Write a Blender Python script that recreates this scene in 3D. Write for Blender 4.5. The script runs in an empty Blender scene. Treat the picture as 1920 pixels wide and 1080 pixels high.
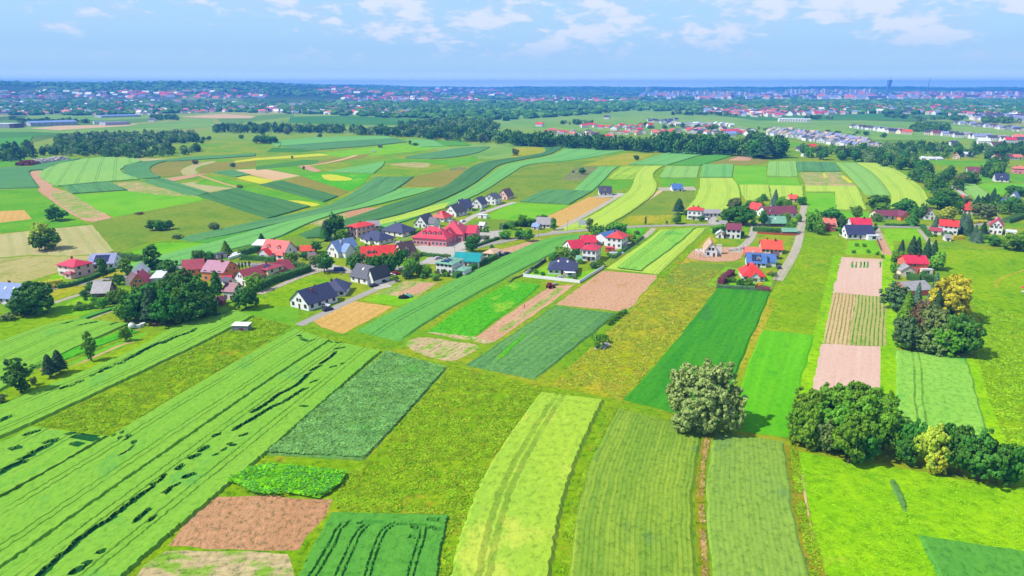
import bpy, math, random
import numpy as np
from mathutils import Vector, noise as mnoise
SC = bpy.context.scene
COL = SC.collection
rnd = random.Random(7)

# ------------------------------------------------------------------ camera
CAM_H = 86.0
FOC = 1280.0                      # focal length in pixels of the 1920 px photograph
PITCH = math.radians(16.41)
cam_d = bpy.data.cameras.new("camera")
cam = bpy.data.objects.new("camera", cam_d)
COL.objects.link(cam)
cam_d.sensor_width = 36.0
cam_d.lens = 24.0
cam_d.clip_start = 0.5
cam_d.clip_end = 150000.0
cam.location = (0, 0, CAM_H)
cam.rotation_euler = (math.pi / 2 - PITCH, 0, 0)
SC.camera = cam

# ------------------------------------------------------------------ render
SC.render.resolution_x = 1024
SC.render.resolution_y = 576
SC.cycles.use_denoising = True
SC.cycles.max_bounces = 6
SC.cycles.diffuse_bounces = 2
SC.cycles.glossy_bounces = 2
SC.cycles.transmission_bounces = 3
SC.cycles.transparent_max_bounces = 8
SC.cycles.volume_bounces = 0
SC.view_settings.view_transform = 'Standard'
SC.view_settings.look = 'None'
SC.view_settings.gamma = 1.0
SC.view_settings.exposure = 0.74

# ------------------------------------------------------------------ sky + sun
SUN_EL = math.radians(50)
SUN_AZ = math.radians(255)        # compass direction of the sun, clockwise from +Y (left and a little behind the camera)
world = bpy.data.worlds.new("World")
SC.world = world
world.use_nodes = True
wn = world.node_tree
for n in list(wn.nodes):
    wn.nodes.remove(n)


def N(tree, typ, **kw):
    n = tree.nodes.new(typ)
    for k, v in kw.items():
        if k.startswith('i_'):
            n.inputs[k[2:].replace('_', ' ')].default_value = v
        else:
            setattr(n, k, v)
    return n


wl = wn.links.new
sky = N(wn, 'ShaderNodeTexSky', sky_type='NISHITA', sun_disc=False, sun_elevation=SUN_EL, sun_rotation=SUN_AZ,
        altitude=200.0, air_density=1.0, dust_density=0.6, ozone_density=2.2)
bg = N(wn, 'ShaderNodeBackground')
bg.inputs['Strength'].default_value = 0.125
wo = N(wn, 'ShaderNodeOutputWorld')
tc = N(wn, 'ShaderNodeTexCoord')
sep = N(wn, 'ShaderNodeSeparateXYZ')
wl(tc.outputs['Generated'], sep.inputs[0])
# azimuth / elevation plane on which the clouds are laid (stretched sideways towards the horizon)
zc = N(wn, 'ShaderNodeMath', operation='MAXIMUM'); zc.inputs[1].default_value = 0.0
wl(sep.outputs['Z'], zc.inputs[0])
az = N(wn, 'ShaderNodeMath', operation='ARCTAN2')
wl(sep.outputs['X'], az.inputs[0]); wl(sep.outputs['Y'], az.inputs[1])
comb = N(wn, 'ShaderNodeCombineXYZ')
wl(az.outputs[0], comb.inputs[0]); 
zs = N(wn, 'ShaderNodeMath', operation='MULTIPLY'); zs.inputs[1].default_value = 2.7
wl(zc.outputs[0], zs.inputs[0]); wl(zs.outputs[0], comb.inputs[1])


def wnoise(scale, detail, rough, off, dist=0.0):
    mp = N(wn, 'ShaderNodeMapping'); mp.inputs['Location'].default_value = off
    wl(comb.outputs[0], mp.inputs[0])
    t = N(wn, 'ShaderNodeTexNoise')
    t.inputs['Scale'].default_value = scale; t.inputs['Detail'].default_value = detail
    t.inputs['Roughness'].default_value = rough; t.inputs['Distortion'].default_value = dist
    wl(mp.outputs[0], t.inputs['Vector'])
    return t


def wramp(src, a, b, va=0.0, vb=1.0):
    r = N(wn, 'ShaderNodeMapRange', interpolation_type='SMOOTHSTEP')
    r.inputs['From Min'].default_value = a; r.inputs['From Max'].default_value = b
    r.inputs['To Min'].default_value = va; r.inputs['To Max'].default_value = vb
    wl(src, r.inputs['Value'])
    return r


def wmath(op, a, b):
    m = N(wn, 'ShaderNodeMath', operation=op)
    for i, s in enumerate((a, b)):
        if isinstance(s, (int, float)):
            m.inputs[i].default_value = s
        else:
            wl(s, m.inputs[i])
    return m


n_big = wnoise(2.6, 2.0, 0.5, (0.3, 0.2, 0))
n_med = wnoise(11.0, 9.0, 0.57, (4.2, 1.7, 0.0), 0.1)
n_puff = wnoise(24.0, 10.0, 0.55, (1.2, 6.7, 0.0), 0.15)
cover = wramp(az.outputs[0], -0.62, 0.22, -0.055, 0.055)         # more cloud to the right
med = wmath('ADD', n_med.outputs[0], cover.outputs[0])
big = wmath('MULTIPLY', wmath('SUBTRACT', n_big.outputs[0], 0.5).outputs[0], 0.35)
med2 = wmath('ADD', med.outputs[0], big.outputs[0])
high = wramp(sep.outputs['Z'], 0.015, 0.10, -0.06, 0.012)        # fewer near the horizon
med3 = wmath('ADD', med2.outputs[0], high.outputs[0])
veil = wramp(med3.outputs[0], 0.42, 0.60, 0.0, 0.8)
puffsum = wmath('ADD', wmath('MULTIPLY', n_puff.outputs[0], 0.5).outputs[0], wmath('MULTIPLY', med3.outputs[0], 0.62).outputs[0])
puff = wramp(puffsum.outputs[0], 0.555, 0.66, 0.0, 0.8)
hsv = N(wn, 'ShaderNodeHueSaturation')
hsv.inputs['Saturation'].default_value = 1.05
wl(sky.outputs[0], hsv.inputs['Color'])
# clean summer air: the thin haze low in the sky is pale blue, not yellow
lowmix = N(wn, 'ShaderNodeMix', data_type='RGBA')
lowf = wramp(sep.outputs['Z'], -0.02, 0.45, 0.95, 0.0)
wl(lowf.outputs[0], lowmix.inputs['Factor'])
wl(hsv.outputs[0], lowmix.inputs[6])
lowmix.inputs[7].default_value = (2.1, 3.4, 4.6, 1)
hormix = N(wn, 'ShaderNodeMix', data_type='RGBA')
horf = wramp(sep.outputs['Z'], 0.0, 0.055, 0.9, 0.0)
wl(horf.outputs[0], hormix.inputs['Factor'])
wl(lowmix.outputs[2], hormix.inputs[6])
hormix.inputs[7].default_value = (4.0, 5.2, 4.7, 1)
glow = N(wn, 'ShaderNodeMix', data_type='RGBA')      # bright whitish line low over the horizon
glf = wramp(sep.outputs['Z'], -0.004, 0.024, 1.0, 0.0)
wl(glf.outputs[0], glow.inputs['Factor'])
wl(hormix.outputs[2], glow.inputs[6])
glow.inputs[7].default_value = (9.5, 11.0, 7.0, 1)
m1 = N(wn, 'ShaderNodeMix', data_type='RGBA')
clr = wramp(sep.outputs['Z'], 0.018, 0.075, 0.0, 1.0)       # clouds sink into the haze near the horizon
wl(wmath('MULTIPLY', veil.outputs[0], clr.outputs[0]).outputs[0], m1.inputs['Factor']); wl(glow.outputs[2], m1.inputs[6])
m1.inputs[7].default_value = (2.6, 3.65, 4.7, 1)
m2 = N(wn, 'ShaderNodeMix', data_type='RGBA')
wl(wmath('MULTIPLY', puff.outputs[0], clr.outputs[0]).outputs[0], m2.inputs['Factor']); wl(m1.outputs[2], m2.inputs[6])
m2.inputs[7].default_value = (4.3, 4.5, 4.9, 1)
wl(m2.outputs[2], bg.inputs['Color'])
wl(bg.outputs[0], wo.inputs['Surface'])

sun_d = bpy.data.lights.new("sun", 'SUN')
sun_d.energy = 4.2
sun_d.angle = math.radians(0.55)
sun_d.color = (1.0, 0.955, 0.88)
sun = bpy.data.objects.new("sun", sun_d)
COL.objects.link(sun)
sdir = Vector((math.sin(SUN_AZ) * math.cos(SUN_EL), math.cos(SUN_AZ) * math.cos(SUN_EL), math.sin(SUN_EL)))
sun.rotation_euler = sdir.to_track_quat('Z', 'Y').to_euler()
sun.location = (0, 0, 400)

# ------------------------------------------------------------------ terrain height and pixel -> ground
cp, sp = math.cos(PITCH), math.sin(PITCH)


def sstep(a, b, x):
    t = np.clip((x - a) / (b - a), 0, 1)
    return t * t * (3 - 2 * t)


def H(x, y):
    """height of the land: flat near, low hills 5-12 km off to the left, a faint ridge on the horizon"""
    x = np.asarray(x, float); y = np.asarray(y, float)
    d = np.hypot(x, y)
    a = np.degrees(np.arctan2(x, np.maximum(y, 1e-6) * 1.0))
    a = np.where(y <= 0, np.where(x < 0, -90.0, 90.0), a)
    left = 1 - sstep(-30, 2, a)
    w = (0.5 * np.sin(x / 1900.0 + y / 3700.0) + 0.32 * np.sin(x / 830.0 - y / 1500.0 + 1.3)
         + 0.18 * np.sin(x / 390.0 + y / 910.0 + 0.4))
    rise = sstep(3400, 6400, d)
    h = rise * left * 124 * (1 + 0.34 * w)
    h += sstep(6800, 10500, d) * (1 - left * rise) * (74 + 6 * np.sin(a / 3.1) + 4 * np.sin(a / 0.9 + 1))
    h = np.where(d > 12000, np.minimum(h, 164), h)
    return h


def ray(px, py):
    u = (px - 960.0) / FOC
    v = (540.0 - py) / FOC
    return (u, cp + v * sp, -sp + v * cp)


def g(px, py, z=0.0):
    """ground point seen at photo pixel (px, py)"""
    dx, dy, dz = ray(px, py)
    if py > 200:
        t = (z - CAM_H) / dz
        return Vector((dx * t, dy * t, z))
    t = 1500.0
    for _ in range(900):
        z0 = CAM_H + dz * t
        if z0 < float(H(dx * t, dy * t)):
            break
        t *= 1.006
    return Vector((dx * t, dy * t, float(H(dx * t, dy * t))))


def size_px(px, py, n):
    """metres covered by n pixels across at that ground point"""
    dx, dy, dz = ray(px, py)
    t = -CAM_H / dz
    return n * t / FOC


# ------------------------------------------------------------------ object helpers
def tag(o, label=None, cat=None, group=None, kind=None):
    if label: o['label'] = label
    if cat: o['category'] = cat
    if group: o['group'] = group
    if kind: o['kind'] = kind
    return o


def link(name, me, mats=(), parent=None, loc=None, rz=None):
    o = bpy.data.objects.new(name, me)
    COL.objects.link(o)
    for m in mats:
        if me is not None and m.name not in [q.name for q in me.materials if q]:
            me.materials.append(m)
    if parent is not None:
        o.parent = parent
    if loc is not None:
        o.location = loc
    if rz is not None:
        o.rotation_euler = (0, 0, rz)
    return o


def empty(name, loc, rz=0.0):
    o = bpy.data.objects.new(name, None)
    o.empty_display_size = 0.5
    COL.objects.link(o)
    o.location = loc
    o.rotation_euler = (0, 0, rz)
    return o


def mesh_np(name, co, quads=None, tris=None, uv=None, mat_idx=None, smooth=False):
    """fast mesh from numpy arrays; quads (n,4) and/or tris (n,3)"""
    me = bpy.data.meshes.new(name)
    co = np.ascontiguousarray(co, dtype=np.float32)
    loops, starts, totals = [], [], []
    s = 0
    if quads is not None and len(quads):
        q = np.ascontiguousarray(quads, dtype=np.int32)
        loops.append(q.ravel()); starts.append(np.arange(len(q), dtype=np.int32) * 4 + s); totals.append(np.full(len(q), 4, np.int32))
        s += len(q) * 4
    if tris is not None and len(tris):
        q = np.ascontiguousarray(tris, dtype=np.int32)
        loops.append(q.ravel()); starts.append(np.arange(len(q), dtype=np.int32) * 3 + s); totals.append(np.full(len(q), 3, np.int32))
    loops = np.concatenate(loops); starts = np.concatenate(starts); totals = np.concatenate(totals)
    me.vertices.add(len(co)); me.vertices.foreach_set('co', co.ravel())
    me.loops.add(len(loops)); me.loops.foreach_set('vertex_index', loops)
    me.polygons.add(len(starts)); me.polygons.foreach_set('loop_start', starts); me.polygons.foreach_set('loop_total', totals)
    if mat_idx is not None:
        me.polygons.foreach_set('material_index', np.ascontiguousarray(mat_idx, dtype=np.int32))
    me.polygons.foreach_set('use_smooth', np.full(len(starts), bool(smooth)))
    me.update(calc_edges=True)
    if uv is not None:
        l = me.uv_layers.new(name='UVMap')
        uv = np.ascontiguousarray(uv, dtype=np.float32)
        l.data.foreach_set('uv', uv[loops].ravel())
    return me


class MB:
    """collects boxes / prisms / quads in local space, one mesh"""
    def __init__(self):
        self.v, self.f, self.m = [], [], []

    def face(self, pts, m=0):
        k = len(self.v)
        self.v += [tuple(p) for p in pts]
        self.f.append(tuple(range(k, k + len(pts)))); self.m.append(m)

    def box(self, x0, x1, y0, y1, z0, z1, m=0):
        k = len(self.v)
        self.v += [(x0, y0, z0), (x1, y0, z0), (x1, y1, z0), (x0, y1, z0), (x0, y0, z1), (x1, y0, z1), (x1, y1, z1), (x0, y1, z1)]
        for q in ((0, 3, 2, 1), (4, 5, 6, 7), (0, 1, 5, 4), (1, 2, 6, 5), (2, 3, 7, 6), (3, 0, 4, 7)):
            self.f.append(tuple(k + i for i in q)); self.m.append(m)

    def slab(self, a, b, c, d, t, m=0):
        """thin plate through four points (CCW from above), thickness t downwards"""
        k = len(self.v)
        for p in (a, b, c, d):
            self.v.append(tuple(p))
        for p in (a, b, c, d):
            self.v.append((p[0], p[1], p[2] - t))
        for q in ((0, 1, 2, 3), (7, 6, 5, 4), (0, 4, 5, 1), (1, 5, 6, 2), (2, 6, 7, 3), (3, 7, 4, 0)):
            self.f.append(tuple(k + i for i in q)); self.m.append(m)

    def tri_slab(self, a, b, c, t, m=0):
        k = len(self.v)
        for p in (a, b, c):
            self.v.append(tuple(p))
        for p in (a, b, c):
            self.v.append((p[0], p[1], p[2] - t))
        for q in ((0, 1, 2), (5, 4, 3), (0, 3, 4, 1), (1, 4, 5, 2), (2, 5, 3, 0)):
            self.f.append(tuple(k + i for i in q)); self.m.append(m)

    def cyl(self, x, y, z0, z1, r0, r1=None, n=8, m=0, top=True, dx=0, dy=0):
        r1 = r0 if r1 is None else r1
        k = len(self.v)
        for i in range(n):
            a = 2 * math.pi * i / n
            self.v.append((x + r0 * math.cos(a), y + r0 * math.sin(a), z0))
        for i in range(n):
            a = 2 * math.pi * i / n
            self.v.append((x + dx + r1 * math.cos(a), y + dy + r1 * math.sin(a), z1))
        for i in range(n):
            j = (i + 1) % n
            self.f.append((k + i, k + j, k + n + j, k + n + i)); self.m.append(m)
        if top:
            self.f.append(tuple(k + n + i for i in range(n))); self.m.append(m)

    def tube(self, p0, p1, r0, r1=None, n=6, m=0):
        r1 = r0 if r1 is None else r1
        p0, p1 = Vector(p0), Vector(p1)
        d = (p1 - p0)
        if d.length < 1e-6: return
        q = d.to_track_quat('Z', 'Y')
        k = len(self.v)
        for p, r in ((p0, r0), (p1, r1)):
            for i in range(n):
                a = 2 * math.pi * i / n
                self.v.append(tuple(p + q @ Vector((r * math.cos(a), r * math.sin(a), 0))))
        for i in range(n):
            j = (i + 1) % n
            self.f.append((k + i, k + j, k + n + j, k + n + i)); self.m.append(m)
        self.f.append(tuple(k + n + i for i in range(n))); self.m.append(m)
        self.f.append(tuple(k + n - 1 - i for i in range(n))); self.m.append(m)

    def mesh(self, name, smooth=False):
        me = bpy.data.meshes.new(name)
        me.from_pydata(self.v, [], self.f)
        me.polygons.foreach_set('material_index', self.m)
        if smooth:
            me.polygons.foreach_set('use_smooth', [True] * len(self.f))
        me.update()
        return me

    def build(self, name, mats, parent=None, loc=None, rz=None, smooth=False):
        if not isinstance(mats, (list, tuple)): mats = [mats]
        return link(name, self.mesh(name, smooth), mats, parent, loc, rz)


# ------------------------------------------------------------------ materials
K = 0.50


def lin(c, k=None):
    """photo colour (sRGB 0-255) -> base colour"""
    if k is None:                     # cool skylight is taken out of the field colours
        k = K; c = (min(255, c[0] + 3), c[1], max(0, c[2] - 6))
    o = []
    for v in c:
        v /= 255.0
        o.append((v / 12.92 if v <= 0.04045 else ((v + 0.055) / 1.055) ** 2.4) * k)
    return (o[0], o[1], o[2], 1.0)


def new_mat(name, rough=0.9, spec=0.1):
    m = bpy.data.materials.new(name)
    m.use_nodes = True
    t = m.node_tree
    b = t.nodes['Principled BSDF']
    b.inputs['Roughness'].default_value = rough
    b.inputs['Specular IOR Level'].default_value = spec
    return m, t, b


def mixc(t, fac, a, b, mode='MIX'):
    n = N(t, 'ShaderNodeMix', data_type='RGBA', blend_type=mode)
    for s, i in ((fac, 0), (a, 6), (b, 7)):
        if isinstance(s, (tuple, list)):
            n.inputs[i].default_value = s
        elif isinstance(s, (int, float)):
            n.inputs[i].default_value = s
        else:
            t.links.new(s, n.inputs[i])
    return n.outputs[2]


def mth(t, op, a, b=0.0, c=0.0):
    m = N(t, 'ShaderNodeMath', operation=op)
    for i, s in enumerate((a, b, c)):
        if isinstance(s, (int, float)):
            m.inputs[i].default_value = s
        else:
            t.links.new(s, m.inputs[i])
    return m.outputs[0]


def nz(t, vec, scale, detail=3.0, rough=0.55, stretch=(1, 1, 1), loc=(0, 0, 0), dist=0.0):
    mp = N(t, 'ShaderNodeMapping')
    mp.inputs['Scale'].default_value = stretch
    mp.inputs['Location'].default_value = loc
    t.links.new(vec, mp.inputs[0])
    n = N(t, 'ShaderNodeTexNoise')
    n.inputs['Scale'].default_value = scale; n.inputs['Detail'].default_value = detail
    n.inputs['Roughness'].default_value = rough; n.inputs['Distortion'].default_value = dist
    t.links.new(mp.outputs[0], n.inputs['Vector'])
    return n.outputs[0]


def rmp(t, s, a, b, va=0.0, vb=1.0, smooth=True):
    r = N(t, 'ShaderNodeMapRange')
    if smooth: r.interpolation_type = 'SMOOTHSTEP'
    r.inputs['From Min'].default_value = a; r.inputs['From Max'].default_value = b
    r.inputs['To Min'].default_value = va; r.inputs['To Max'].default_value = vb
    t.links.new(s, r.inputs['Value'])
    return r.outputs[0]


def bump(t, b, h, strength=0.5, dist=0.2):
    n = N(t, 'ShaderNodeBump')
    n.inputs['Strength'].default_value = strength
    n.inputs['Distance'].default_value = dist
    t.links.new(h, n.inputs['Height'])
    t.links.new(n.outputs[0], b.inputs['Normal'])
    return n


_seed = [0]


def crop_mat(name, c1, c2, row=0.0, row_s=0.3, row_c=None, trams=0.0, tram_off=0.0, tram_w=0.3, tram_s=0.75, fleck=0.35, c3=None,
             c3_at=0.62, patch=0.03, edge=None, bmp=0.6, gauge=1.0, streak=0.5, fine=0.7):
    """crop or tilled field. UV is in metres: u across the rows, v along them"""
    _seed[0] += 1
    m, t, b = new_mat(name, 1.0, 0.0)
    uv = N(t, 'ShaderNodeUVMap').outputs[0]
    off = (_seed[0] * 13.7, _seed[0] * 7.1, 0)
    nb = nz(t, uv, patch, 4.0, 0.6, (1.0, 0.45, 1), off)
    ns = nz(t, uv, 0.45, 4.0, 0.6, (1.0, 0.04, 1), off)
    f = mth(t, 'ADD', mth(t, 'MULTIPLY', nb, 1 - streak), mth(t, 'MULTIPLY', ns, streak))
    col = mixc(t, rmp(t, f, 0.36, 0.64), lin(c1), lin(c2))
    if c3 is not None:
        n3 = nz(t, uv, patch * 2.4, 5.0, 0.65, (1.0, 0.6, 1), (off[1], off[0], 0))
        col = mixc(t, rmp(t, n3, c3_at - 0.05, c3_at + 0.06), col, lin(c3))
    nf = nz(t, uv, fine, 6.0, 0.78, (1, 0.7, 1), off)
    dark = mixc(t, 1.0, col, (0.45, 0.55, 0.45, 1), 'MULTIPLY')
    lite = mixc(t, 1.0, col, (1.3, 1.22, 1.2, 1), 'MULTIPLY')
    col = mixc(t, rmp(t, nf, 0.50, 0.38, 0.0, min(1, fleck * 1.3)), col, dark)
    col = mixc(t, rmp(t, nf, 0.52, 0.64, 0.0, min(1, fleck * 1.2)), col, lite)
    sx = N(t, 'ShaderNodeSeparateXYZ')
    t.links.new(uv, sx.inputs[0])
    wob = mth(t, 'MULTIPLY', mth(t, 'SUBTRACT', nz(t, uv, 0.02, 1.0, 0.5, (0.0, 1, 1), off), 0.5), 1.6)
    uu = mth(t, 'ADD', sx.outputs[0], wob)
    if row > 0:
        w = mth(t, 'SINE', mth(t, 'MULTIPLY', uu, 2 * math.pi / row))
        brk = rmp(t, nz(t, uv, 0.35, 4.0, 0.7, (1, 0.5, 1), off), 0.3, 0.6, 0.35, 1.0)
        rc = lin(row_c) if row_c else (0.0, 0.0, 0.0, 1)
        fac = mth(t, 'MULTIPLY', rmp(t, w, -0.1, 0.8, 0.0, row_s), brk)
        col = mixc(t, fac, col, rc if row_c else mixc(t, 1.0, col, (0.5, 0.6, 0.5, 1), 'MULTIPLY'))
    if trams > 0:
        fr = mth(t, 'FRACT', mth(t, 'DIVIDE', mth(t, 'ADD', uu, tram_off), trams))
        um = mth(t, 'MULTIPLY', fr, trams)
        l1 = mth(t, 'LESS_THAN', mth(t, 'ABSOLUTE', mth(t, 'SUBTRACT', um, trams / 2 - gauge)), tram_w)
        l2 = mth(t, 'LESS_THAN', mth(t, 'ABSOLUTE', mth(t, 'SUBTRACT', um, trams / 2 + gauge)), tram_w)
        l = mth(t, 'MULTIPLY', mth(t, 'MAXIMUM', l1, l2), tram_s)
        l = mth(t, 'MULTIPLY', l, rmp(t, nz(t, uv, 0.12, 3.0, 0.6, (1, 1, 1), off), 0.3, 0.55, 0.25, 1.0))
        col = mixc(t, l, col, mixc(t, 1.0, col, (0.40, 0.45, 0.42, 1), 'MULTIPLY'))
    if edge is not None:
        pass
    t.links.new(col, b.inputs['Base Color'])
    bump(t, b, nf, bmp, 0.35)
    return m


def meadow_mat(name, c1, c2, c3, c4=None, s=0.03, fleck=0.5, tuft=0.0, c4_at=0.6, fine=0.45):
    _seed[0] += 1
    m, t, b = new_mat(name, 1.0, 0.0)
    p = N(t, 'ShaderNodeNewGeometry').outputs['Position']
    off = (_seed[0] * 31.7, _seed[0] * 17.1, 0)
    n1 = nz(t, p, s, 6.0, 0.62, (1, 1, 1), off, 0.5)
    n2 = nz(t, p, s * 3.1, 6.0, 0.65, (1, 0.8, 1), (off[1], off[0], 3))
    n3 = nz(t, p, fine, 6.0, 0.80, (1, 1, 1), off)
    col = mixc(t, rmp(t, n1, 0.40, 0.60), lin(c1), lin(c2))
    col = mixc(t, rmp(t, n2, 0.52, 0.68, 0, 0.9), col, lin(c3))
    if c4 is not None:
        n4 = nz(t, p, s * 2.2, 6.0, 0.72, (1, 1, 1), (off[1] + 9, 3, 1))
        col = mixc(t, rmp(t, n4, c4_at, c4_at + 0.10, 0, 0.85), col, lin(c4))
    dark = mixc(t, 1.0, col, (0.42, 0.55, 0.42, 1), 'MULTIPLY')
    lite = mixc(t, 1.0, col, (1.35, 1.25, 1.1, 1), 'MULTIPLY')
    col = mixc(t, rmp(t, n3, 0.50, 0.38, 0.0, min(1, fleck * 1.3)), col, dark)
    col = mixc(t, rmp(t, n3, 0.52, 0.64, 0.0, min(1, fleck * 1.2)), col, lite)
    if tuft > 0:
        v = nz(t, p, 0.28, 5.0, 0.7, (1, 1, 1), (5, off[0], 2))
        col = mixc(t, rmp(t, v, 0.57, 0.66, 0.0, tuft), col, mixc(t, 1.0, col, (0.35, 0.62, 0.4, 1), 'MULTIPLY'))
    t.links.new(col, b.inputs['Base Color'])
    bump(t, b, n3, 0.7, 0.5)
    return m


def plain_mat(name, c, rough=0.7, spec=0.3, var=0.12, scale=0.8, k=None, metal=0.0, brick=None):
    m, t, b = new_mat(name, rough, spec)
    p = N(t, 'ShaderNodeTexCoord').outputs['Object']
    n = nz(t, p, scale, 5.0, 0.65)
    cc = lin(c, k)
    a = tuple(min(1.0, v * (1 - var)) for v in cc[:3]) + (1,)
    d = tuple(min(1.0, v * (1 + var)) for v in cc[:3]) + (1,)
    col = mixc(t, rmp(t, n, 0.35, 0.65), a, d)
    t.links.new(col, b.inputs['Base Color'])
    b.inputs['Metallic'].default_value = metal
    return m


def roof_mat(name, c, k=None, rough=0.45):
    """tiled roof: courses along the slope, thin dark joints, weathering"""
    m, t, b = new_mat(name, rough, 0.4)
    p = N(t, 'ShaderNodeTexCoord').outputs['Object']
    sx = N(t, 'ShaderNodeSeparateXYZ')
    t.links.new(p, sx.inputs[0])
    n = nz(t, p, 0.5, 6.0, 0.7)
    cc = lin(c, k)
    col = mixc(t, rmp(t, n, 0.3, 0.7), tuple(v * 0.80 for v in cc[:3]) + (1,), tuple(min(1, v * 1.14) for v in cc[:3]) + (1,))
    s = mth(t, 'SINE', mth(t, 'MULTIPLY', sx.outputs[2], 2 * math.pi / 0.30))
    col = mixc(t, rmp(t, s, 0.2, 1.0, 0.0, 0.30), col, tuple(v * 0.5 for v in cc[:3]) + (1,))
    t.links.new(col, b.inputs['Base Color'])
    bump(t, b, s, 0.4, 0.05)
    return m
# ================================================================== LAND
def build_ground():
    na = 200
    rad = [0.0, 15.0]
    while rad[-1] < 13400:
        rad.append(rad[-1] * 1.042)
    rad = np.array(rad)
    # finer azimuth steps in front of the camera
    front = np.linspace(-60, 60, 161)
    back = np.linspace(60, 300, 41)[1:-1]
    azs = np.radians(np.concatenate([front, back]))
    A, R = np.meshgrid(azs, rad)
    X = R * np.sin(A); Y = R * np.cos(A)
    Z = H(X, Y)
    co = np.stack([X, Y, Z], -1).reshape(-1, 3)
    nr, nc = R.shape
    i = np.arange(nr - 1)[:, None] * nc; j = np.arange(nc)[None, :]; j2 = (j + 1) % nc
    q = np.stack([i + j, i + j2, i + nc + j2, i + nc + j], -1).reshape(-1, 4)[:, ::-1]
    me = mesh_np('ground', co, quads=q, smooth=True)
    m, t, b = new_mat('ground_meadow', 0.95, 0.04)
    p = N(t, 'ShaderNodeNewGeometry').outputs['Position']
    n1 = nz(t, p, 0.02, 6.0, 0.62, dist=0.4)
    n2 = nz(t, p, 0.09, 6.0, 0.66, loc=(5, 3, 1))
    n3 = nz(t, p, 0.45, 6.0, 0.8)
    near = mixc(t, rmp(t, n1, 0.40, 0.60), lin((126, 182, 20)), lin((166, 184, 32)))
    near = mixc(t, rmp(t, n2, 0.50, 0.68, 0, 0.8), near, lin((102, 164, 30)))
    near = mixc(t, rmp(t, nz(t, p, 0.045, 6.0, 0.7, loc=(1, 8, 4)), 0.60, 0.70, 0, 0.6), near, lin((188, 160, 74)))
    near = mixc(t, rmp(t, n3, 0.50, 0.38, 0.0, 0.8), near, mixc(t, 1.0, near, (0.42, 0.55, 0.42, 1), 'MULTIPLY'))
    near = mixc(t, rmp(t, n3, 0.52, 0.64, 0.0, 0.6), near, mixc(t, 1.0, near, (1.35, 1.25, 1.1, 1), 'MULTIPLY'))
    # strips and parcels of the far plain
    mp = N(t, 'ShaderNodeMapping'); mp.inputs['Scale'].default_value = (1 / 240.0, 1 / 800.0, 1); mp.inputs['Rotation'].default_value = (0, 0, 0.35)
    t.links.new(p, mp.inputs[0])
    vo = N(t, 'ShaderNodeTexVoronoi'); vo.inputs['Scale'].default_value = 1.0; vo.inputs['Randomness'].default_value = 0.8
    t.links.new(mp.outputs[0], vo.inputs['Vector'])
    sv = N(t, 'ShaderNodeSeparateColor'); t.links.new(vo.outputs['Color'], sv.inputs[0])
    far = mixc(t, rmp(t, sv.outputs[0], 0.3, 0.5), lin((106, 160, 54)), lin((150, 188, 70)))
    far = mixc(t, rmp(t, sv.outputs[1], 0.72, 0.74), far, lin((186, 190, 96)))
    far = mixc(t, rmp(t, sv.outputs[2], 0.80, 0.82), far, lin((86, 134, 44)))
    far = mixc(t, rmp(t, n1, 0.35, 0.65, 0, 0.25), far, lin((150, 170, 84)))
    vl = N(t, 'ShaderNodeVectorMath', operation='LENGTH'); t.links.new(p, vl.inputs[0])
    col = mixc(t, rmp(t, vl.outputs['Value'], 1100, 1600), near, far)
    # wooded country beyond
    wn_ = nz(t, p, 1 / 900.0, 6.0, 0.62, (1, 0.55, 1), (3, 1, 0))
    wood = mth(t, 'MULTIPLY', rmp(t, wn_, 0.42, 0.50, 0, 0.92), rmp(t, vl.outputs['Value'], 3300, 4700))
    col = mixc(t, wood, col, lin((52, 92, 46)))
    t.links.new(col, b.inputs['Base Color'])
    bump(t, b, n3, 0.6, 0.5)
    o = link('ground', me, [m])
    tag(o, 'open grassland reaching from the foreground to the hills on the horizon', 'ground', kind='structure')


build_ground()

# ------------------------------------------------------------------ crop and meadow palette (photo colours)
M = {}
M['wheat'] = crop_mat(bmp=0.2, name='wheat', c1=(136, 202, 70), c2=(150, 208, 76), row=0.9, row_s=0.12, fleck=0.4, streak=0.75, c3=(124, 196, 84), c3_at=0.60, trams=11.5, tram_w=0.27, tram_s=0.95, fine=0.8)
M['wheat_t'] = crop_mat('wheat_with_tramlines', (118, 200, 84), (136, 208, 96), fleck=0.5, trams=13.0, tram_w=0.28, streak=0.7, fine=0.8)
M['green_t'] = crop_mat('green_grain', (96, 176, 70), (108, 186, 72), fleck=0.5, streak=0.6, c3=(92, 168, 84), c3_at=0.62)
M['strip'] = crop_mat('green_strip_grain', (108, 188, 86), (122, 196, 92), fleck=0.35, trams=16.0, tram_w=0.35, streak=0.6)
M['beet'] = crop_mat('leafy_root_crop', (112, 168, 92), (124, 180, 86), fleck=0.95, row=1.4, row_s=0.3, streak=0.35, c3=(110, 186, 84), c3_at=0.56, bmp=1.0, fine=0.7)
M['teal'] = crop_mat('bluish_grain', (98, 160, 104), (116, 178, 110), fleck=0.4, trams=18.0, tram_w=0.5, tram_s=0.6, streak=0.75, patch=0.02)
M['teal_d'] = crop_mat('dark_bluish_grain', (84, 142, 90), (98, 156, 94), fleck=0.4, trams=20.0, tram_w=0.6, tram_s=0.5, streak=0.75, patch=0.02)
M['teal_n'] = crop_mat('near_bluish_grain', (100, 160, 96), (120, 180, 100), fleck=0.6, row=2.6, row_s=0.28, streak=0.55, c3=(124, 188, 60), c3_at=0.66, patch=0.04)
M['mint'] = crop_mat('pale_green_grain', (124, 200, 112), (140, 208, 112), fleck=0.3, trams=18.0, tram_w=0.5, tram_s=0.5, streak=0.7, patch=0.02)
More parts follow.
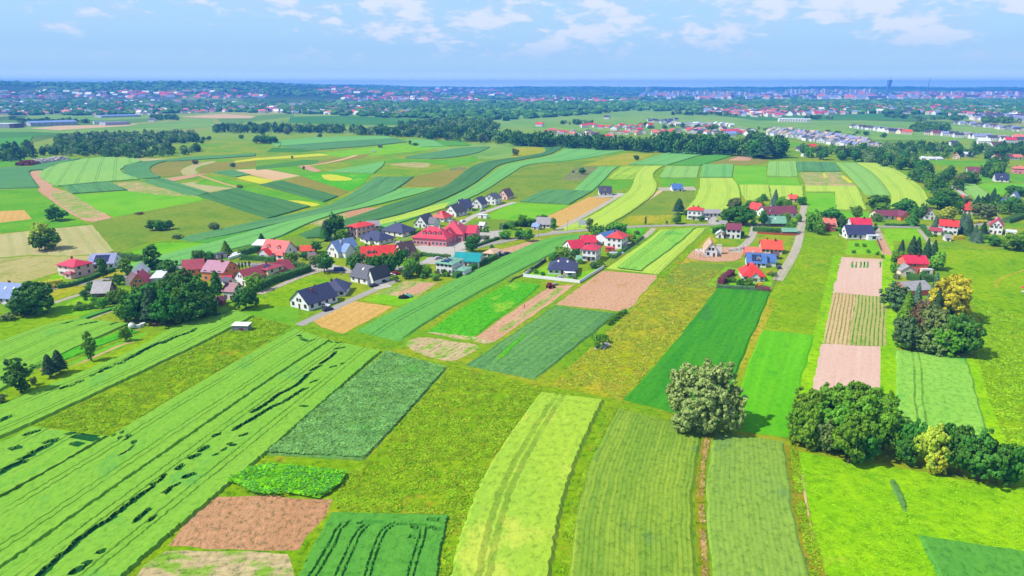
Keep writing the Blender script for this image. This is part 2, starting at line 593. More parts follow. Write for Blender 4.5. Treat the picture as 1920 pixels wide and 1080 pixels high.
M['lgreen'] = crop_mat('light_green_grain', (150, 210, 110), (166, 216, 112), fleck=0.3, trams=15.0, tram_w=0.5, tram_s=0.5, streak=0.6, patch=0.02)
M['ylime'] = crop_mat('ripening_rye', (186, 226, 92), (206, 234, 96), fleck=0.35, trams=17.0, tram_w=0.5, tram_s=0.35, streak=0.6, patch=0.02)
M['rye'] = crop_mat('flowering_rye', (182, 222, 74), (166, 216, 78), fleck=0.5, row=0.0, streak=0.35, c3=(208, 230, 92), c3_at=0.58, patch=0.03, fine=0.7, trams=15, tram_w=0.7, tram_s=0.55, tram_off=1.0)
M['rowed'] = crop_mat('rowed_green_grain', (138, 182, 66), (164, 198, 72), fleck=0.5, row=1.0, row_s=0.5, streak=0.85, c3=(124, 168, 84), c3_at=0.6, fine=0.7)
M['rowed2'] = crop_mat('rowed_pale_grain', (148, 190, 82), (160, 200, 84), fleck=0.5, row=1.1, row_s=0.35, streak=0.6, c3=(136, 180, 94), c3_at=0.58, fine=0.7)
M['deep'] = crop_mat('deep_green_grain', (66, 162, 48), (86, 178, 48), fleck=0.4, row=4.5, row_s=0.15, streak=0.8, c3=(74, 154, 66), c3_at=0.6, patch=0.02)
M['vivid'] = crop_mat('vivid_green_grain', (104, 204, 34), (122, 216, 38), fleck=0.3, row=7.0, row_s=0.14, streak=0.6, c3=(84, 190, 44), c3_at=0.6)
M['light_t'] = crop_mat('light_green_tramlined_grain', (146, 214, 88), (162, 222, 92), fleck=0.5, trams=18.0, tram_w=0.3, tram_s=0.75, streak=0.6, c3=(118, 200, 84), c3_at=0.6, tram_off=3.0)
M['weedy'] = crop_mat('weedy_green', (84, 196, 40), (108, 208, 44), fleck=0.9, streak=0.3, c3=(150, 214, 60), c3_at=0.6, fine=0.7, bmp=1.2)
M['potato'] = crop_mat('sprawling_weeds', (112, 206, 30), (140, 220, 30), fleck=1.0, streak=0.1, c3=(86, 170, 84), c3_at=0.6, fine=0.5, bmp=1.4, patch=0.08)
M['tilled'] = crop_mat('tilled_soil', (238, 200, 184), (242, 208, 192), fleck=0.16, row=2.4, row_s=0.06, streak=0.8, bmp=0.3)
M['plough'] = crop_mat('ploughed_soil', (222, 172, 140), (234, 190, 156), fleck=0.5, row=2.0, row_s=0.2, streak=0.6)
M['soil_rough'] = crop_mat('rough_brown_soil', (216, 164, 122), (228, 178, 136), fleck=0.9, row=1.2, row_s=0.1, streak=0.5, c3=(186, 170, 100), c3_at=0.66, fine=0.9, bmp=1.2)
M['soil_pink'] = crop_mat('dry_cultivated_soil', (230, 184, 152), (222, 174, 140), fleck=0.5, streak=0.4, c3=(206, 170, 118), c3_at=0.62, fine=0.9)
M['stubble'] = crop_mat('mown_hay_field', (214, 206, 150), (200, 196, 132), fleck=0.35, row=7.0, row_s=0.55, row_c=(176, 186, 116), streak=0.3, c3=(206, 186, 140), c3_at=0.6)
M['stubble2'] = crop_mat('mown_hay_field_lower', (206, 196, 134), (194, 190, 118), fleck=0.4, streak=0.3, c3=(176, 180, 104), c3_at=0.55)
M['gold'] = crop_mat('golden_stubble', (238, 196, 120), (228, 184, 104), fleck=0.45, row=4.2, row_s=0.35, row_c=(206, 170, 92), streak=0.5, c3=(196, 190, 100), c3_at=0.68)
M['sand'] = crop_mat('sandy_soil', (240, 208, 164), (232, 196, 150), fleck=0.2, streak=0.4)
M['yellow'] = crop_mat('yellow_flowering_field', (232, 232, 60), (216, 224, 70), fleck=0.3, streak=0.3)
M['sparse'] = crop_mat('sparse_seedlings', (226, 206, 160), (214, 194, 146), fleck=0.7, row=1.8, row_s=0.25, c3=(150, 200, 70), c3_at=0.54, patch=0.07, bmp=1.0)
M['rows_pale'] = crop_mat('row_crop_on_soil', (232, 204, 158), (226, 192, 150), fleck=0.35, row=1.35, row_s=1.0, row_c=(150, 158, 70), streak=0.3)
M['rows_green'] = crop_mat('leafy_row_crop', (206, 200, 132), (196, 194, 120), fleck=0.4, row=1.35, row_s=1.0, row_c=(96, 156, 44), streak=0.3, c3=(130, 180, 70), c3_at=0.62)
M['fallow'] = crop_mat('patchy_fallow', (190, 190, 116), (150, 190, 84), fleck=0.7, streak=0.3, c3=(224, 192, 150), c3_at=0.54, patch=0.05)
M['bank'] = meadow_mat('grass_bank', (164, 158, 44), (150, 164, 30), (120, 164, 30), (200, 164, 96), s=0.12, fleck=0.8, tuft=0.5, c4_at=0.58)
M['shaded_stems'] = crop_mat('shaded_lodged_crop', (34, 98, 50), (42, 108, 54), fleck=0.3)  # exposed lower stems, with the shade in the gaps put into the dark green
M['ruts'] = crop_mat('pressed_wheel_ruts', (78, 158, 62), (84, 164, 64), fleck=0.3)
M['lime'] = meadow_mat('lime_meadow', (148, 216, 12), (168, 226, 20), (126, 198, 20), (184, 218, 60), s=0.05, fleck=0.55, tuft=0.2, c4_at=0.58)
M['lawn'] = meadow_mat('lawn', (132, 208, 30), (152, 214, 36), (118, 196, 34), s=0.06, fleck=0.3)
M['dry'] = meadow_mat('dry_meadow', (176, 190, 30), (200, 190, 60), (150, 186, 30), (214, 168, 76), s=0.03, fleck=0.75, tuft=0.35, c4_at=0.60)
M['wild'] = meadow_mat('wild_meadow', (134, 184, 18), (152, 190, 28), (120, 176, 20), (192, 162, 54), s=0.035, fleck=0.9, tuft=0.5, c4_at=0.58)
M['wildg'] = meadow_mat('wild_green_meadow', (140, 192, 10), (160, 200, 20), (116, 180, 20), (186, 178, 60), s=0.03, fleck=0.6, tuft=0.35, c4_at=0.60)
M['olive'] = meadow_mat('olive_meadow', (132, 168, 58), (150, 174, 62), (112, 160, 56), (170, 186, 100), s=0.02, fleck=0.4, tuft=0.2, c4_at=0.62)
M['brownish'] = meadow_mat('brownish_meadow', (156, 158, 70), (168, 160, 76), (140, 160, 62), s=0.02, fleck=0.4)
M['green'] = meadow_mat('fresh_meadow', (110, 186, 44), (128, 194, 46), (94, 176, 46), s=0.02, fleck=0.35)
M['bright'] = meadow_mat('bright_meadow', (124, 206, 44), (138, 210, 50), (110, 196, 44), s=0.02, fleck=0.25)
M['farplain'] = meadow_mat('pale_plain', (136, 186, 84), (156, 194, 92), (112, 170, 74), s=0.006, fleck=0.2)
M['fardark'] = meadow_mat('green_plain', (84, 152, 70), (98, 160, 74), (84, 150, 70), s=0.006, fleck=0.2)
M['scrubland'] = meadow_mat('rough_scrubland', (136, 150, 96), (156, 160, 112), (110, 140, 76), (184, 172, 140), s=0.05, fleck=0.6, tuft=0.5)
M['asphalt'] = crop_mat('asphalt', (176, 174, 170), (190, 188, 184), fleck=0.15, streak=0.5, bmp=0.1)
M['gravel'] = crop_mat('gravel', (214, 206, 190), (198, 190, 172), fleck=0.4, streak=0.6, bmp=0.4)
M['paving'] = crop_mat('paving', (204, 200, 194), (214, 210, 204), fleck=0.15, streak=0.2, bmp=0.1)
M['dirt'] = crop_mat('dirt_track', (224, 190, 140), (210, 176, 124), fleck=0.4, streak=0.6, c3=(170, 176, 90), c3_at=0.6)


def resample(pts, n):
    pts = [Vector(p) for p in pts]
    L = [0.0]
    for a, b in zip(pts, pts[1:]):
        L.append(L[-1] + (b - a).length)
    out = []
    for i in range(n):
        s = L[-1] * i / (n - 1)
        k = 0
        while k < len(L) - 2 and L[k + 1] < s:
            k += 1
        f = (s - L[k]) / max(1e-9, L[k + 1] - L[k])
        out.append(pts[k].lerp(pts[k + 1], f))
    return out


def smooth_line(pts, it=2):
    pts = [Vector(p) for p in pts]
    for _ in range(it):
        if len(pts) < 3: break
        q = [pts[0]]
        for a, b in zip(pts, pts[1:]):
            q.append(a.lerp(b, 0.25)); q.append(a.lerp(b, 0.75))
        q.append(pts[-1])
        pts = q
    return pts


_outl = []


def _inside(P, Q):
    """which points of P lie inside polygon Q"""
    x, y = P[:, 0], P[:, 1]
    r = np.zeros(len(P), bool)
    for (ax, ay), (bx, by) in zip(Q, np.roll(Q, -1, 0)):
        if ay == by: continue
        c = ((ay > y) != (by > y)) & (x < (bx - ax) * (y - ay) / (by - ay) + ax)
        r ^= c
    return r


def lay(outline):
    """height of a new sheet: just above every sheet it overlaps"""
    Q = np.array([(p[0], p[1]) for p in outline])
    D = []
    for a, b in zip(Q, np.roll(Q, -1, 0)):
        for k in range(6):
            D.append(a + (b - a) * k / 6)
    D = np.array(D)
    lo, hi = D.min(0), D.max(0)
    c = D.mean(0)
    far = min(3000.0, float(np.hypot(D[:, 0], D[:, 1]).min()))
    z = 0.02 if far < 400 else 0.03 + (far - 400) / 8000
    for (lo2, hi2, D2, Q2, z2) in _outl:
        if (lo > hi2).any() or (hi < lo2).any(): continue
        if _inside(D, Q2).any() or _inside(D2, Q).any():
            z = max(z, z2 + 0.006 + 0.012 * min(1.0, far / 1000))
    _outl.append((lo, hi, D, Q, z))
    return z


def seg_dist(P, pts):
    """distance of points P (n,2) to a polyline"""
    d = np.full(len(P), 1e9)
    for a, b in zip(pts, pts[1:]):
        a = np.array(a); b = np.array(b); ab = b - a
        L2 = max(1e-9, float(ab @ ab))
        t = np.clip(((P - a) @ ab) / L2, 0, 1)
        q = a + t[:, None] * ab
        d = np.minimum(d, np.hypot(P[:, 0] - q[:, 0], P[:, 1] - q[:, 1]))
    return d


TALL = {'teal': .8, 'teal_d': .8, 'mint': .8, 'lgreen': .8, 'ylime': .9, 'green_t': .7, 'light_t': .6}


def ruled(name, mat, left, right, h=None, res=None, trams=None, cuts=None, label=None, curve=True, ragged=0.0, cat='field', z=None, cm='shaded_stems'):
    """field between two pixel polylines (near end first). h: crop height. res=(across, along) metres for a standing crop with
    real wheel ruts (trams: list of fractions across) and lodged gaps (cuts: list of (pixel polyline, half width))"""
    h = TALL.get(mat, 0.0) if h is None else h
    gl = [g(*p) for p in left]; gr = [g(*p) for p in right]
    if curve:
        gl, gr = smooth_line(gl), smooth_line(gr)
    n0 = 60
    gl, gr = resample(gl, n0), resample(gr, n0)
    length = sum((gl[i + 1] + gr[i + 1] - gl[i] - gr[i]).length / 2 for i in range(n0 - 1))
    width = sum((a - b).length for a, b in zip(gl, gr)) / n0
    if res:
        nu, nv = max(4, int(width / res[0])), max(4, int(length / res[1]))
    else:
        nu, nv = max(3, int(width / 12)), max(16, min(60, int(length / 8)))
    gl, gr = resample(gl, nv), resample(gr, nv)
    Lf = np.array([p[:] for p in gl]); Rt = np.array([p[:] for p in gr])
    rj = np.random.RandomState(nu * 31 + nv)
    Lf[1:-1, :2] += rj.uniform(-0.28, 0.28, (nv - 2, 2)); Rt[1:-1, :2] += rj.uniform(-0.28, 0.28, (nv - 2, 2))
    fr_ = np.linspace(0, 1, nu)
    if h > 0 and not res:                  # the crop edge drops steeply just inside the border
        ep = min(0.2, 0.6 / width); fr_ = np.concatenate([[0, ep], np.linspace(ep, 1 - ep, nu)[1:-1], [1 - ep, 1]]); nu = len(fr_)
    s = fr_[None, :, None]
    co = Lf[:, None, :] * (1 - s) + Rt[:, None, :] * s
    base = lay([p for p in gl[::max(1, nv // 16)]] + [p for p in gr[::-max(1, nv // 16)]]) if z is None else z
    co[..., 2] = base
    U = np.broadcast_to(fr_[None, :] * width, (nv, nu))
    V = np.broadcast_to(np.linspace(0, 1, nv)[:, None] * length, (nv, nu))
    P = co[..., :2].reshape(-1, 2)
    flag = np.zeros(len(P), bool)
    if h > 0:
        zz = np.full(len(P), h)
        trams = None
        if res:
            rs = np.random.RandomState(len(name) * 7 + nu)
            zz += rs.uniform(-0.02, 0.02, len(P))
            if trams is not None:
                ss = (np.linspace(0, 1, nu) * width)
                wobl = np.cumsum(rs.uniform(-0.02, 0.02, nv))[:, None]
                for fr in trams:
                    for gs in (-1.0, 1.0):
                        c = fr * width + gs
                        hit = np.abs(ss[None, :] + wobl - c) < 0.5 * width / (nu - 1)
                        zz = np.where(hit.ravel(), np.minimum(zz, 0.35), zz)
                        flag |= hit.ravel() & (rs.rand(len(P)) < 0.8)
            for pts, hw in (cuts or []):
                gp = [g(*p) for p in pts]
                gp = [(q.x, q.y) for q in resample(smooth_line(gp, 1), max(4, len(pts) * 3))]
                gp = [(a + rs.uniform(-0.3, 0.3) * min(1, hw), b + rs.uniform(-0.3, 0.3) * min(1, hw)) for a, b in gp]
                d = seg_dist(P, gp)
                jag = hw * (0.75 + 0.5 * rs.rand(len(P)))
                zz = np.where(d < jag, 0.15, zz)
                flag |= d < jag
        # the crop ends in a slope at its border
        e = np.zeros((nv, nu), bool); e[0] = e[-1] = True; e[:, 0] = e[:, -1] = True
        zz = np.where(e.ravel(), 0.0, zz)
        co[..., 2] = base + zz.reshape(nv, nu)
    i = np.arange(nv - 1)[:, None] * nu; j = np.arange(nu - 1)[None, :]
    q = np.stack([i + j, i + j + 1, i + nu + j + 1, i + nu + j], -1).reshape(-1, 4)
    me = mesh_np(name, co.reshape(-1, 3), quads=q, uv=np.stack([U, V], -1).reshape(-1, 2), mat_idx=(flag[q].sum(1) >= 2).astype(int))
    o = link(name, me, [M[mat], M[cm]] if flag.any() else [M[mat]])
    tag(o, label, cat, kind='structure')
    return o


def poly(name, mat, pts, ang=None, h=None, label=None, cat='field', curve=0, inset=0.7, jag=0.45):
    """polygonal parcel from pixel corners. ang: two pixels giving the direction of its rows"""
    h = TALL.get(mat, 0.0) if h is None else h
    P = [g(*p) for p in pts]
    if curve:
        Q = P + [P[0]]
        for _ in range(curve):
            q = []
            for a, b in zip(Q, Q[1:]):
                q.append(a.lerp(b, 0.2)); q.append(a.lerp(b, 0.8))
            Q = q + [q[0]]
        P = Q[:-1]
    if jag:
        rj = random.Random(int(P[0].x * 10)); Q = []
        for a, b in zip(P, P[1:] + P[:1]):
            n = max(1, min(40, int((b - a).length / 3.5)))
            for k in range(n):
                q = a.lerp(b, k / n)
                Q.append(q + Vector((rj.uniform(-jag, jag), rj.uniform(-jag, jag), 0)) if k else q)
        P = Q
    area = sum(a.x * b.y - b.x * a.y for a, b in zip(P, P[1:] + P[:1]))
    if area < 0: P = P[::-1]
    base = lay(P)
    if ang:
        a, b = g(*ang[0]), g(*ang[1]); d = (b - a); d.z = 0; d.normalize()
    else:
        d = Vector((0.35, 0.94, 0))
    e = Vector((d.y, -d.x, 0))
    n = len(P)
    v = [(p.x, p.y, base) for p in P]
    f = []
    if h > 0:
        inn = []
        for i in range(n):
            a, b, c = P[i - 1], P[i], P[(i + 1) % n]
            n1 = Vector((-(b - a).y, (b - a).x, 0)); n2 = Vector((-(c - b).y, (c - b).x, 0))
            nn = (n1.normalized() + n2.normalized())
            if nn.length > 1e-6: nn.normalize()
            q = b + nn * inset * 0.5
            inn.append((q.x, q.y, base + h))
        v = v + inn
        f.append(tuple(range(n, 2 * n)))
        for i in range(n):
            j = (i + 1) % n
            f.append((i, j, n + j, n + i))
    else:
        f.append(tuple(range(n)))
    me = bpy.data.meshes.new(name)
    me.from_pydata(v, [], f)
    l = me.uv_layers.new(name='UVMap')
    for lp in me.loops:
        p = me.vertices[lp.vertex_index].co
        l.data[lp.index].uv = (p.dot(e), p.dot(d))
    me.update()
    o = link(name, me, [M[mat]])
    tag(o, label, cat, kind='structure')
    return o


def ribbon(name, mat, pts, w, label=None, cat='road', h=0.0, curve=2, w2=None, ground=None):
    P = smooth_line([g(*p) if len(p) == 2 else Vector(p) for p in pts], curve)
    n = max(8, min(90, int(sum((b - a).length for a, b in zip(P, P[1:])) / 6)))
    P = resample(P, n)
    ol = []
    for sgn in (1, -1):
        for i in (range(0, n, 3) if sgn > 0 else range(n - 1, -1, -3)):
            d = (P[min(i + 1, n - 1)] - P[max(i - 1, 0)]); d.normalize()
            ol.append((P[i].x + sgn * d.y * w / 2, P[i].y - sgn * d.x * w / 2))
    base = lay(ol) + h
    co, uv = [], []
    L = 0
    for i, p in enumerate(P):
        d = (P[min(i + 1, n - 1)] - P[max(i - 1, 0)]); d.z = 0; d.normalize()
        e = Vector((d.y, -d.x, 0))
        if i: L += (p - P[i - 1]).length
        ww = w if w2 is None else w + (w2 - w) * i / (n - 1)
        for k in range(3):
            s = (k - 1) * ww / 2
            q = p + e * s
            co.append((q.x, q.y, base + (p.z if p.z > 1 else 0))); uv.append((s + ww, L))
    q = []
    for i in range(n - 1):
        for k in range(2):
            a = i * 3 + k
            q.append((a, a + 1, a + 4, a + 3))
    me = mesh_np(name, np.array(co), quads=np.array(q), uv=np.array(uv))
    o = link(name, me, [M[mat]])
    tag(o, label, cat, kind='structure')
    return o


def tufts(name, polypx, n0, size, cols, label, k=0.6, hgt=0.12, zoff=0.08, sz=0.62):
    """rough grass standing up from the ground: leaf clumps scattered over a photo polygon"""
    Q = np.array([g(*p)[:2] for p in polypx])
    lo, hi = Q.min(0), Q.max(0)
    n = int(n0 * 0.42)
    rs = np.random.RandomState(n % 1000)
    P = []
    while len(P) < n:
        c = rs.uniform(lo, hi, (n, 2)); c = c[_inside(c, Q)]
        keep = np.array([mnoise.noise(Vector((x / 7.0, y / 7.0, 1.0))) + 0.6 * mnoise.noise(Vector((x / 2.2, y / 2.2, 5.0))) for x, y in c[:n - len(P)]])
        P += list(c[:n - len(P)][keep > rs.uniform(-0.45, 0.35, len(keep))])
        if len(c) == 0: break
    P = np.array(P)
    C = np.column_stack([P, rs.uniform(0.05, hgt, len(P))])
    D = np.column_stack([rs.normal(0, 0.3, (len(P), 2)), 1.6 * np.ones(len(P))])
    V = leaf_quads(C, D * 2.2, size * sz, rs, 0.6)
    V[:, 2] = np.maximum(V[:, 2], 0.0) + zoff
    me = mesh_np(name, V, quads=np.arange(len(V)).reshape(-1, 4), mat_idx=rs.randint(0, len(cols), len(P)))
    o = link(name, me, [])
    for c in cols:
        kk = 'tuft_%d_%d_%d' % c
        if kk not in M: M[kk] = plain_mat(kk.replace('_', ' '), c, 1.0, 0.0, 0.2, 0.3, k=k)
        me.materials.append(M[kk])
    tag(o, label, 'grass', kind='stuff')
    return o
# ================================================================== PARCELS (pixel corners on the photograph, turned into ground points)
F = 'field'
# --- far plain
poly('grass_plain', 'farplain', [(905, 214), (1090, 205), (1240, 204), (1500, 222), (1925, 236), (1925, 262), (1640, 262), (1400, 250), (1150, 246), (1010, 243), (940, 238)])
poly('green_field', 'fardark', [(1330, 214), (1600, 212), (1830, 216), (1900, 222), (1600, 226), (1420, 226)])
poly('green_field', 'fardark', [(-40, 249), (60, 247), (140, 250), (60, 256), (-40, 262)])
poly('green_field', 'green_t', [(-40, 262), (62, 257), (42, 285), (-40, 290)], curve=0)
poly('grass_plain', 'farplain', [(-40, 238), (60, 238), (200, 238), (398, 222), (402, 238), (300, 246), (150, 251), (60, 247), (-40, 249)])
poly('grass_plain', 'fardark', [(545, 219), (650, 217), (790, 224), (780, 235), (640, 234), (540, 230)])
poly('bare_ground', 'sand', [(56, 241), (110, 236), (200, 234), (262, 232), (240, 236), (110, 244)])
poly('bare_ground', 'sand', [(330, 219), (420, 214), (480, 218), (470, 222), (400, 222)])
poly('grass_plain', 'farplain', [(60, 214), (250, 216), (330, 220), (200, 226), (40, 224)])
# --- hillside on the left
poly('meadow', 'green', [(-40, 300), (60, 298), (130, 296), (110, 303), (30, 311), (-40, 316)])
ruled('curved_grain_field', 'teal', [(-60, 358), (20, 354), (76, 352)], [(-60, 318), (20, 314), (62, 312), (52, 322), (48, 331), (60, 344), (76, 351)][:4], z=0.05)
poly('curved_grain_field', 'teal', [(62, 311), (124, 300), (152, 298), (112, 307), (82, 319), (60, 320), (50, 325), (44, 322)])
poly('bare_strip', 'plough', [(50, 327), (60, 321), (82, 319.5), (73, 327), (78, 336), (104, 350), (76, 353), (60, 343)], curve=1)
poly('curved_grain_field', 'lgreen', [(82, 319), (112, 307), (155, 299), (200, 295), (250, 297), (266, 303), (236, 311), (226, 319), (231, 326), (262, 337), (180, 343), (108, 350), (78, 336), (73, 327)], ang=((100, 345), (130, 305)))
poly('curved_grain_field', 'teal', [(229, 318), (238, 310), (268, 304), (345, 297), (300, 305), (280, 315), (285, 326), (306, 334), (262, 336), (233, 327)], curve=1)
poly('curved_grain_field', 'teal', [(300, 303), (345, 296), (420, 292), (480, 289), (478, 293), (400, 298), (330, 303)])
poly('meadow', 'brownish', [(286, 326), (280, 316), (296, 306), (335, 301), (372, 301), (340, 315), (345, 327), (310, 333)], curve=1)
poly('meadow', 'brownish', [(372, 317), (400, 306), (480, 298), (480, 312), (420, 320), (375, 326)])
poly('bare_strip', 'stubble', [(337, 318), (367, 307), (400, 302), (407, 304), (372, 313), (365, 319), (373, 326), (345, 331)], curve=1)
poly('bare_strip', 'soil_pink', [(309, 335), (345, 330), (395, 324), (362, 333), (326, 340)])
poly('bare_strip', 'stubble', [(250, 296), (262, 297), (318, 298), (300, 302), (268, 302)])
poly('grain_field', 'teal', [(265, 340), (306, 335), (338, 345), (392, 362), (371, 368), (343, 364)], ang=((280, 340), (370, 367)))
poly('hay_patch', 'stubble', [(336, 344), (392, 339), (438, 353), (391, 361)])
poly('grain_field', 'teal', [(116, 350), (205, 342), (240, 357), (136, 364)], ang=((130, 363), (120, 350)))
poly('rough_meadow', 'fallow', [(240, 342), (262, 340), (300, 352), (374, 369), (300, 366), (240, 358), (212, 343)])
poly('bright_meadow', 'bright', [(135, 366), (238, 358), (300, 366), (375, 369), (381, 376), (300, 391), (215, 407), (175, 392)])
poly('meadow', 'olive', [(215, 408), (381, 377), (415, 367), (502, 411), (478, 418), (330, 447), (290, 452), (218, 474), (172, 421), (180, 415)])
poly('dark_grain_field', 'teal_d', [(372, 368), (440, 354), (582, 388), (502, 411)], ang=((372, 368), (502, 411)))
poly('meadow', 'green', [(400, 345), (442, 352), (484, 350), (616, 380), (604, 387), (584, 389), (440, 353)])
poly('meadow', 'green', [(365, 345), (395, 330), (480, 346), (440, 353)])
ribbon('farm_track', 'dirt', [(372, 329), (400, 338), (445, 352)], 4.0)
poly('dark_grain_field', 'teal_d', [(487, 347), (530, 340), (634, 369), (606, 380)], ang=((490, 346), (606, 379)))
poly('meadow', 'brownish', [(530, 340), (567, 330), (655, 359), (636, 369)])
poly('flowering_field', 'yellow', [(535, 376), (560, 376), (603, 383), (588, 388), (550, 382)], curve=1)
poly('flowering_field', 'weedy', [(565, 330), (605, 324), (697, 327), (680, 345), (655, 359), (615, 347)])
poly('flowering_patch', 'yellow', [(600, 328), (625, 327), (662, 335), (655, 339), (612, 339)], curve=1)
poly('sandy_field', 'sand', [(436, 319), (490, 316), (566, 329), (514, 339)], ang=((440, 319), (514, 339)))
poly('flowering_field', 'yellow', [(440, 333), (462, 328), (514, 339), (491, 346)])
poly('grain_field', 'teal', [(398, 324), (436, 319), (470, 328), (442, 333)])
poly('rough_ground', 'soil_pink', [(66, 353), (102, 350), (140, 372), (205, 405), (210, 409), (166, 418), (130, 400), (95, 375)], curve=1)
poly('rough_ground', 'fallow', [(90, 362), (120, 355), (170, 385), (200, 405), (160, 412), (120, 390)], curve=1)
poly('meadow', 'green', [(-60, 358), (62, 355), (100, 380), (150, 413), (165, 421), (60, 432), (-60, 442)])
poly('stubble_patch', 'gold', [(-40, 398), (45, 394), (60, 411), (0, 418), (-40, 421)], ang=((0, 398), (-10, 418)))
poly('hay_field', 'stubble', [(-60, 447), (80, 430), (172, 422), (216, 474), (130, 480), (60, 478), (-60, 488)], ang=((140, 478), (110, 428)))
poly('hay_field', 'stubble2', [(-60, 490), (60, 480), (130, 481), (215, 476), (150, 490), (118, 508), (60, 525), (-60, 548)], ang=((-60, 545), (130, 480)))
poly('meadow_strip', 'wild', [(-60, 550), (60, 526), (118, 509), (110, 517), (50, 532), (-60, 560)])
poly('meadow_strip', 'bright', [(212, 485), (300, 456), (364, 455), (392, 457), (310, 477), (225, 503), (160, 500)])
# --- long strips through the middle
ruled('grain_strip', 'teal', [(330, 448), (400, 434), (480, 416), (560, 401), (610, 389), (650, 370), (680, 349), (706, 331)],
      [(365, 454), (440, 440), (520, 421), (600, 405), (655, 391), (710, 373), (745, 356), (778, 331)])
poly('grain_strip', 'green_t', [(365, 454), (440, 440), (530, 421), (545, 422), (460, 441), (396, 457)])
ruled('light_grain_strip', 'mint', [(225, 504), (300, 480), (387, 459), (430, 447), (504, 425), (560, 412), (610, 401), (655, 391), (700, 376), (752, 353)],
      [(245, 526), (331, 502), (411, 475), (467, 462), (530, 445), (572, 421), (640, 399), (690, 389), (770, 369), (830, 351)])
ribbon('farm_track', 'wild', [(331, 503), (411, 477), (467, 464), (530, 447), (605, 422), (690, 392), (772, 371), (832, 352)], 5.0)
poly('fallow_patch', 'soil_rough', [(645, 399), (681, 390), (711, 389), (652, 412)])
poly('fallow_patch', 'fallow', [(572, 419), (646, 399), (651, 411), (600, 424)])
ribbon('farm_track', 'dirt', [(700, 393), (770, 375), (832, 352), (836, 349)], 4.0)
poly('meadow', 'olive', [(240, 530), (330, 505), (470, 466), (520, 450), (575, 442), (620, 460), (560, 475), (500, 455), (420, 475), (330, 505)])
poly('dark_grain_patch', 'teal_d', [(560, 441), (606, 425), (606, 446), (575, 448)])
ruled('curved_dark_strip', 'teal_d', [(572, 436), (600, 426), (650, 412), (710, 391), (770, 372), (832, 353), (856, 335), (876, 317), (905, 304), (960, 297), (1010, 290), (1026, 284), (1018, 275)],
      [(600, 447), (650, 427), (767, 400), (830, 376), (872, 356), (902, 337), (932, 311), (962, 303), (1030, 291), (1044, 284), (1058, 275)])
ruled('curved_light_strip', 'mint', [(655, 430), (767, 403), (832, 379), (876, 357), (906, 338), (937, 313), (967, 305), (1037, 293), (1064, 276)],
      [(720, 428), (800, 403), (855, 383), (905, 362), (942, 337), (960, 326), (985, 308), (1085, 301), (1178, 281)])
poly('ripening_strip', 'ylime', [(672, 424), (740, 408), (815, 387), (846, 380), (835, 392), (800, 403), (740, 418), (690, 428)], ang=((690, 424), (830, 386)))
poly('meadow', 'olive', [(905, 363), (942, 338), (962, 326), (987, 308), (1083, 302), (1128, 301), (1095, 335), (1075, 357), (1022, 357), (975, 378), (955, 377)])
# --- small fields of the middle distance
poly('grain_field', 'mint', [(523, 264), (600, 258), (725, 255), (742, 260), (640, 266), (530, 274)])
poly('grain_field', 'teal', [(528, 274.5), (640, 266.5), (745, 260), (763, 267), (680, 275), (600, 281), (545, 278)])
poly('grain_field', 'mint', [(505, 267), (525, 265), (527, 273), (520, 277)])
poly('meadow', 'fardark', [(540, 278), (600, 282), (560, 286), (500, 285), (510, 277)])
poly('flowering_strip', 'yellow', [(440, 302), (480, 296.5), (640, 285), (665, 285), (640, 290), (480, 300.5), (440, 305)])
poly('meadow', 'lawn', [(600, 288), (760, 268), (820, 272), (850, 277), (740, 288), (650, 297)])
poly('meadow', 'fardark', [(480, 312), (570, 300), (604, 301), (580, 311), (480, 319)])
poly('meadow', 'brownish', [(600, 301), (700, 287), (680, 296), (640, 303), (590, 309)])
poly('grain_field', 'teal', [(745, 297), (815, 286), (860, 278), (917, 275), (919, 277), (890, 290), (822, 299)], ang=((750, 297), (910, 277)), curve=1)
poly('grain_field', 'green_t', [(810, 264), (872, 267), (880, 273), (835, 274)])
poly('grain_field', 'mint', [(760, 262), (810, 262.5), (834, 275), (790, 276)])
poly('grain_field', 'mint', [(612, 323), (722, 303), (719, 311), (701, 326)], ang=((612, 323), (722, 303)))
poly('grass_patch', 'stubble2', [(725, 309), (768, 304), (808, 306), (802, 315), (756, 313)], curve=1)
poly('rough_ground', 'scrubland', [(841, 318), (856, 313), (876, 313.5), (874, 318), (852, 321)], curve=1)
poly('meadow', 'brownish', [(755, 350), (778, 331), (832, 320), (882, 318), (880, 326), (860, 335), (836, 350)])
poly('meadow', 'farplain', [(790, 278), (880, 275), (890, 268), (950, 268), (1015, 274), (1022, 284), (960, 296), (900, 300), (890, 292)], curve=1)
ribbon('dirt_track', 'sand', [(560, 312), (600, 308), (640, 300), (668, 291)], 6.0)
poly('sandy_patch', 'soil_pink', [(558, 311), (580, 311), (604, 321), (590, 323), (574, 318)])
poly('meadow', 'green', [(480, 318), (556, 312), (575, 319), (600, 324), (565, 330), (500, 317)])
poly('meadow', 'green', [(690, 304), (745, 298), (822, 300), (890, 292), (900, 302), (850, 312), (800, 304), (726, 306)])
